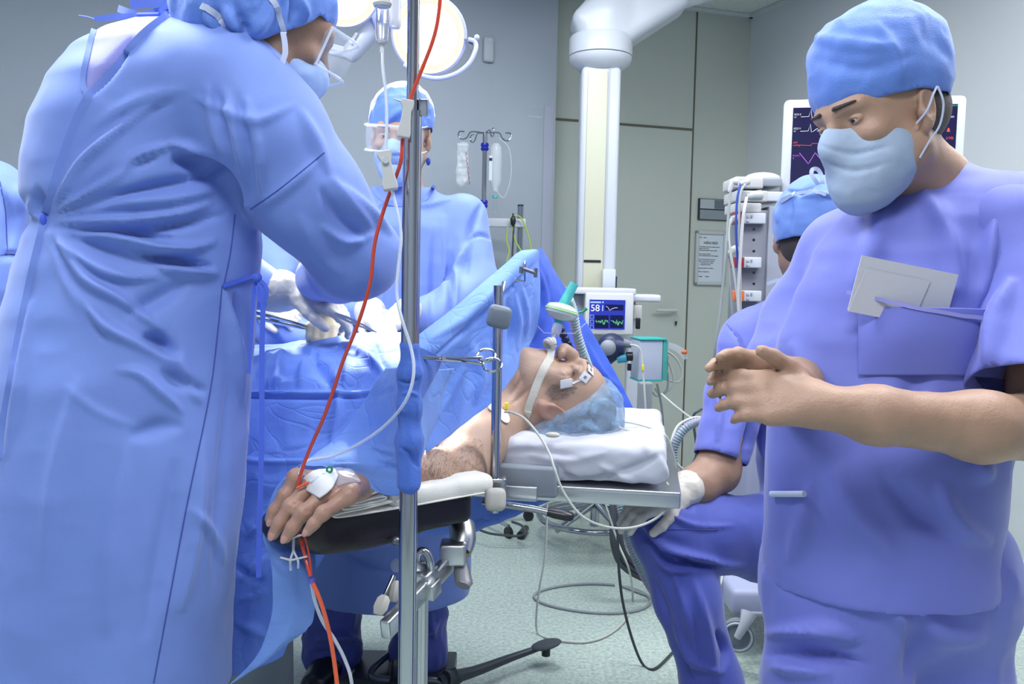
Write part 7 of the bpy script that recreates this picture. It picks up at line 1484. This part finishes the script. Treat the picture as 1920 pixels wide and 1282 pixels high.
def tx(s_, u, v, size, m, name='readout'): 
    return one(name, m, scn, lambda q: q.add(*text_mesh('t', s_, SM(u, v), XM, ZZ, size, None, None, depth=.0002)), smooth=False)
tx('68', .855, .095, .026, M['scr_ltblue']); tx('HR', .80, .03, .012, M['scr_ltblue']); tx('bpm', .945, .13, .010, M['scr_white']); tx('Saturnals 2013-105', .91, .022, .006, M['scr_lgreen']); tx('95', .87, .325, .022, M['scr_red']); tx('ART', .80, .28, .012, M['scr_red']); tx('(120)', .94, .335, .010, M['scr_red'])
one('alarm_bell', M['scr_red'], scn, lambda q: q.prism([SM(.942, .265), SM(.962, .265), SM(.957, .235), SM(.952, .225), SM(.947, .235)], .001, -YM))
tx('NIBP', .012, .845, .016, M['scr_lgreen'])
for v, mm, s_ in ((.075, M['scr_white'], 'ECG II'), (.10, M['scr_white'], 'x1'), (.215, M['scr_white'], 'ECG V'), (.24, M['scr_white'], 'x1'), (.355, M['scr_red'], 'ART'), (.38, M['scr_red'], 'mmHg'), (.485, M['scr_violet'], 'PLETH'), (.51, M['scr_violet'], '%')): tx(s_, .008, v, .0075, mm)
one('arm_mount', M['midgrey'], PM, lambda q: q.tube([ctr+YM*.05, ctr+YM*.14, ctr+YM*.16-ZZ*.5], .03, 14))
# ================================================================== CABLES
def cable(pts, r, m, label, name='cable', k=6): 
    return tag(one(name, m, None, lambda q: q.tube([P(*p_) if len(p_) == 3 else floor_pt(p_[0], p_[1], .006) for p_ in pts], r, 8, smooth=k)), label, 'cable')
cable([(1370, 356, 2.66), (1366, 400, 2.66), (1361, 470, 2.66), (1353, 560, 2.68), (1343, 640, 2.70), (1334, 700, 2.75), (1322, 770, 2.80), (1312, 830, 2.85)], .0042, M['cable'], 'long grey cable hanging from the top module across the framed notice')
cable([(1388, 346, 2.65), (1382, 375, 2.64), (1380, 430, 2.64), (1383, 490, 2.65), (1386, 560, 2.66), (1387, 640, 2.66)], .0036, M['bluewire'], 'dark blue cable down the front of module rack')
cable([(1398, 345, 2.64), (1388, 365, 2.63), (1386, 430, 2.63), (1388, 500, 2.64), (1389, 640, 2.66)], .0036, M['cable'], 'grey cable looping from the round socket of top module')
cable([(1400, 370, 2.64), (1396, 390, 2.62), (1392, 420, 2.62), (1388, 480, 2.63), (1384, 560, 2.65), (1390, 640, 2.66)], .0050, M['offwhite'], 'white banded cable hanging from the large grey plug')
cable([(1372, 412, 2.67), (1366, 430, 2.66), (1369, 470, 2.66), (1378, 520, 2.66), (1386, 590, 2.66), (1389, 650, 2.66)], .0044, M['cable_light'], 'pale cable leaving the small plug beside the red module tab')
cable([(1366, 478, 2.67), (1370, 540, 2.67), (1374, 600, 2.68), (1378, 650, 2.70)], .0036, M['cable'], 'grey cable hanging from white plug on lower rack')
cable([(946, 772, 1.785), (962, 774, 1.77), (985, 786, 1.76), (1012, 818, 1.73), (1030, 850, 1.70), (1040, 880, 1.68), (1058, 925, 1.68), (1092, 968, 1.69), (1140, 988, 1.72), (1190, 988, 1.74), (1235, 968, 1.76), (1262, 932, 1.78), (1250, 905, 1.82)], .0026, M['cable_light'], 'thin grey electrode cable hanging from shoulder over mattress edge')
cable([(1142, 788, 1.92), (1152, 796, 1.92), (1175, 806, 1.92), (1210, 812, 1.92), (1240, 815, 1.93), (1252, 822, 1.93), (1265, 860, 1.95), (1268, 900, 1.98)], .0022, M['cable_light'], 'thin lead running from the clear cap over mattress to its corner')
cable([(1146, 790, 1.95), (1180, 792, 1.96), (1220, 802, 1.96), (1248, 814, 1.96)], .0020, M['cable_light'], 'thinner upper lead lying on the mattress behind the cap')
cable([(1025, 915, 2.9), (1026, 950, 2.9), (1022, 1040, 2.9), (1012, 1100, 2.9), (1006, 1150, 2.92), (1008, 1185), (1030, 1197), (1060, 1202), (1100, 1203), (1140, 1190), (1172, 1162), (1186, 1124), (1180, 1070, 3.0), (1160, 1020, 3.0), (1140, 960, 3.0), (1124, 910, 3.0)], .0038, M['cable_light'], 'pale grey cable forming a big loop around the foot pedal')
cable([(1158, 905, 2.6), (1158, 980, 2.6), (1160, 1060, 2.62), (1168, 1130, 2.65), (1186, 1200, 2.69), (1206, 1246), (1228, 1253), (1258, 1226), (1290, 1190)], .0044, M['cable_dark'], 'dark cable hanging under table and curving on floor left of trousers')
lc = floor_pt(1110, 1120, .006)
tag(one('cable_coil', M['cable'], None, lambda q: q.tube([lc+V3(math.cos(a)*.222, math.sin(a)*.148+.012*math.sin(2*a), 0) for a in np.linspace(-5.2, .95, 60)]+[floor_pt(1230, 1122, .006), floor_pt(1300, 1150, .006)], .0055, 8)), 'single grey hose loop lying on the green floor', 'hose')
cable([(896, 992, 3.9), (920, 1000, 3.85), (955, 1004, 3.85), (975, 1004, 3.85), (985, 998, 3.85), (978, 985, 3.9), (960, 978, 3.95)], .006, M['cable_dark'], 'black mains cable with plug on floor beyond table')
tag(one('mains_plug', M['black'], None, lambda q: q.tube([floor_pt(986, 990, .02), floor_pt(976, 1004, .02)], [.016, .02], 12)), 'black plug lying on floor beyond the lever', 'plug')
for i, (dx, r_) in enumerate(((0, .011), (8, .010), (16, .009))):
    cable([(1148+dx, 910, 3.2), (1148+dx, 960, 3.15), (1150+dx, 1020, 3.12), (1168+dx, 1062-i*5, 3.15), (1220, 1090-i*6, 3.2), (1290, 1104-i*7, 3.22), (1370, 1102-i*6, 3.25), (1420, 1085, 3.3)], r_, M['cable_dark'], ('outermost', 'middle', 'innermost')[i]+' of three black hoses bending along floor behind the shin')
cable([(1245, 655, 3.3), (1268, 672, 3.3), (1280, 700, 3.3), (1272, 716, 3.3), (1250, 712, 3.3)], .004, M['cable_light'], 'upper right grey cable loop beside the supply box')
cable([(1242, 660, 3.28), (1258, 690, 3.28), (1262, 720, 3.28), (1240, 740, 3.28), (1228, 728, 3.28)], .004, M['cable_light'], 'lower grey cable loop below the supply box')
cable([(1238, 665, 3.25), (1252, 700, 3.25), (1250, 730, 3.25), (1232, 742, 3.25), (1224, 735, 3.25)], .004, M['cable'], 'darker grey cable loop touching supply box edge')
cable([(1240, 738, 3.1), (1265, 760, 3.05), (1300, 786, 3.0), (1330, 800, 2.9)], .004, M['cable_light'], 'pale cable slanting from supply box towards the blue sleeve')
cable([(1326, 785, 2.5), (1300, 783, 2.48), (1270, 800, 2.45), (1258, 840, 2.42), (1270, 870, 2.4), (1290, 886, 2.4)], .0042, M['cable_light'], 'pale cable curving around the mattress corner')
cable([(1330, 762, 2.55), (1310, 770, 2.5), (1300, 785, 2.5), (1306, 850, 2.5), (1290, 880, 2.5), (1275, 900, 2.5)], .0040, M['cable_dark'], 'dark cable bending behind the elbow of the seated person')
cable([(1232, 720, 3.2), (1240, 760, 3.15), (1243, 800, 3.1), (1245, 860, 3.1)], .004, M['cable_dark'], 'dark cable hanging straight under the supply box')
cable([(1360, 1055, 2.9), (1350, 1100, 2.85), (1335, 1160, 2.8), (1345, 1150, 2.8)], .004, M['cable_light'], 'thin pale cable beside the trolley wheel')
# ================================================================== CHROME RING STAND
hub = tz(1127, 3.95, 0)
RS = root('ring_stand', hub, 'chrome five-legged stand with foot ring under the table end', 'stand')
one('foot_ring', M['chrome'], RS, lambda q: q.torus(hub+ZZ*.105, ZZ, .262, .014, 72, 12)); one('column', M['chrome'], RS, lambda q: q.cyl(hub+ZZ*.06, hub+ZZ*.9, .022, 24)); one('hub', M['chrome'], RS, lambda q: q.cyl(hub+ZZ*.10, hub+ZZ*.19, .036, 28, bev=.005))
for k in range(5):
    an = k*2*math.pi/5+3.9; dv = V3(math.cos(an), math.sin(an), 0); l_ = one('leg', M['chrome'], RS, lambda q: q.tube([hub+ZZ*.17, hub+dv*.26+ZZ*.085], [.018, .013], 12)); tv = np.cross(dv, ZZ)
    for sgn in (-1, 1): one('caster_wheel', M['black'], l_, lambda q: q.cyl(hub+dv*.25+ZZ*.034+tv*.004*sgn, hub+dv*.25+ZZ*.034+tv*.026*sgn, .034, 24, bev=.005))
# ================================================================== FOOT PEDAL UNIT
fb = floor_pt(762, 1266, 0)
FP = root('foot_switch', fb, 'dark foot pedal unit with long lever and oval pedal on floor', 'pedal')
M['pedal'] = mat('pedal_metal', (0.06, 0.07, 0.085), .35, .6)
one('base_plate', M['pedal'], FP, lambda q: q.box(fb+ZZ*.022+V3(0, -.02, 0), (.30, .20, .044), None, .006))
pts = [floor_pt(836, 1272, .07), floor_pt(890, 1258, .055), floor_pt(960, 1232, .05), floor_pt(1012, 1214, .055)]
one('lever_arm', M['pedal'], FP, lambda q: q.tube(pts, [.022, .016, .012, .009], 14, smooth=6)); one('hinge', M['pedal'], FP, lambda q: q.tube([floor_pt(830, 1280, .05), floor_pt(860, 1264, .07)], [.03, .024], 14))
pp3 = floor_pt(1024, 1208, .07); pe = one('oval_pedal', mat('pedal_rubber', (0.05, 0.06, 0.075), .7, bump=1, bscale=150), FP, lambda q: q.ball(pp3, (.050, .036, .010), frame(V3(-.25, 0, 1), V3(0, 1, 0)))); one('pedal_screw', M['black'], pe, lambda q: q.cyl(pp3-ZZ*.035, pp3-ZZ*.005, .014, 14))
one('loop_handle', M['darksteel'], FP, lambda q: q.tube([fb+V3(-.03, .08, .04), fb+V3(-.05, -.02, .075), fb+V3(-.09, -.10, .06), fb+V3(-.06, -.13, .05), fb+V3(.10, -.13, .05), fb+V3(.13, -.12, .02)], .010, 12, smooth=6)); one('foot_button', M['black'], FP, lambda q: q.cyl(fb+V3(-.11, -.04, .04), fb+V3(-.11, -.04, .056), .013, 20, bev=.003))
# steel upright of arm-board stand with clamp handle and grey paddles
AU = root('board_stand', P(789, 1270, 1.55)*V3(1, 1, 0), 'slim steel upright with grey paddle handles behind the thick pole', 'stand')
ua = P(791, 1180, 1.56)*V3(1, 1, 0); one('upright', M['steel'], AU, lambda q: q.cyl(ua, ua+ZZ*P(791, 1098, 1.56)[2], .0115, 24))
cb2 = P(741, 1020, 1.50); cyl0, cyl1 = vert(742, 1018, 1083, 1.50)
one('steel_cylinder', M['chrome'], AU, lambda q: q.cyl(cyl0, cyl1, .0135, 28, bev=.003)); one('cylinder_top', M['darksteel'], AU, lambda q: q.ball(cyl0+ZZ*.004, (.009, .009, .008)))
one('thin_lever', M['chrome'], AU, lambda q: q.tube(PP([(738, 1080, 1.49), (730, 1098, 1.48), (720, 1120, 1.47)]), .0045, 10)); one('cross_piece', M['steel'], AU, lambda q: q.tube([P(742, 1060, 1.50), P(790, 1062, 1.56)], .012, 14))
def pad3(q, a, b, w): q.tube([a, a*.8+b*.2, a*.35+b*.65, b], [w*.45, w*.9, w, w*.62], 6, flat=.7)
one('grey_paddle', M['beige'], AU, lambda q: pad3(q, P(722, 1116, 1.465), P(708, 1152, 1.45), .0155)); one('grey_paddle', M['beige'], AU, lambda q: pad3(q, P(744, 1088, 1.49), P(738, 1128, 1.48), .0165))
# clear bag with folds beside the drape under the hand
tag(one('cable_clip', M['gauze'], None, lambda q: q.ball(P(1036, 815, 1.79), (.016, .008, .006), frame(ZZ, V3(.1, 1, 0)))), 'cream clip lying on sheet in front of the clear cap', 'clip')
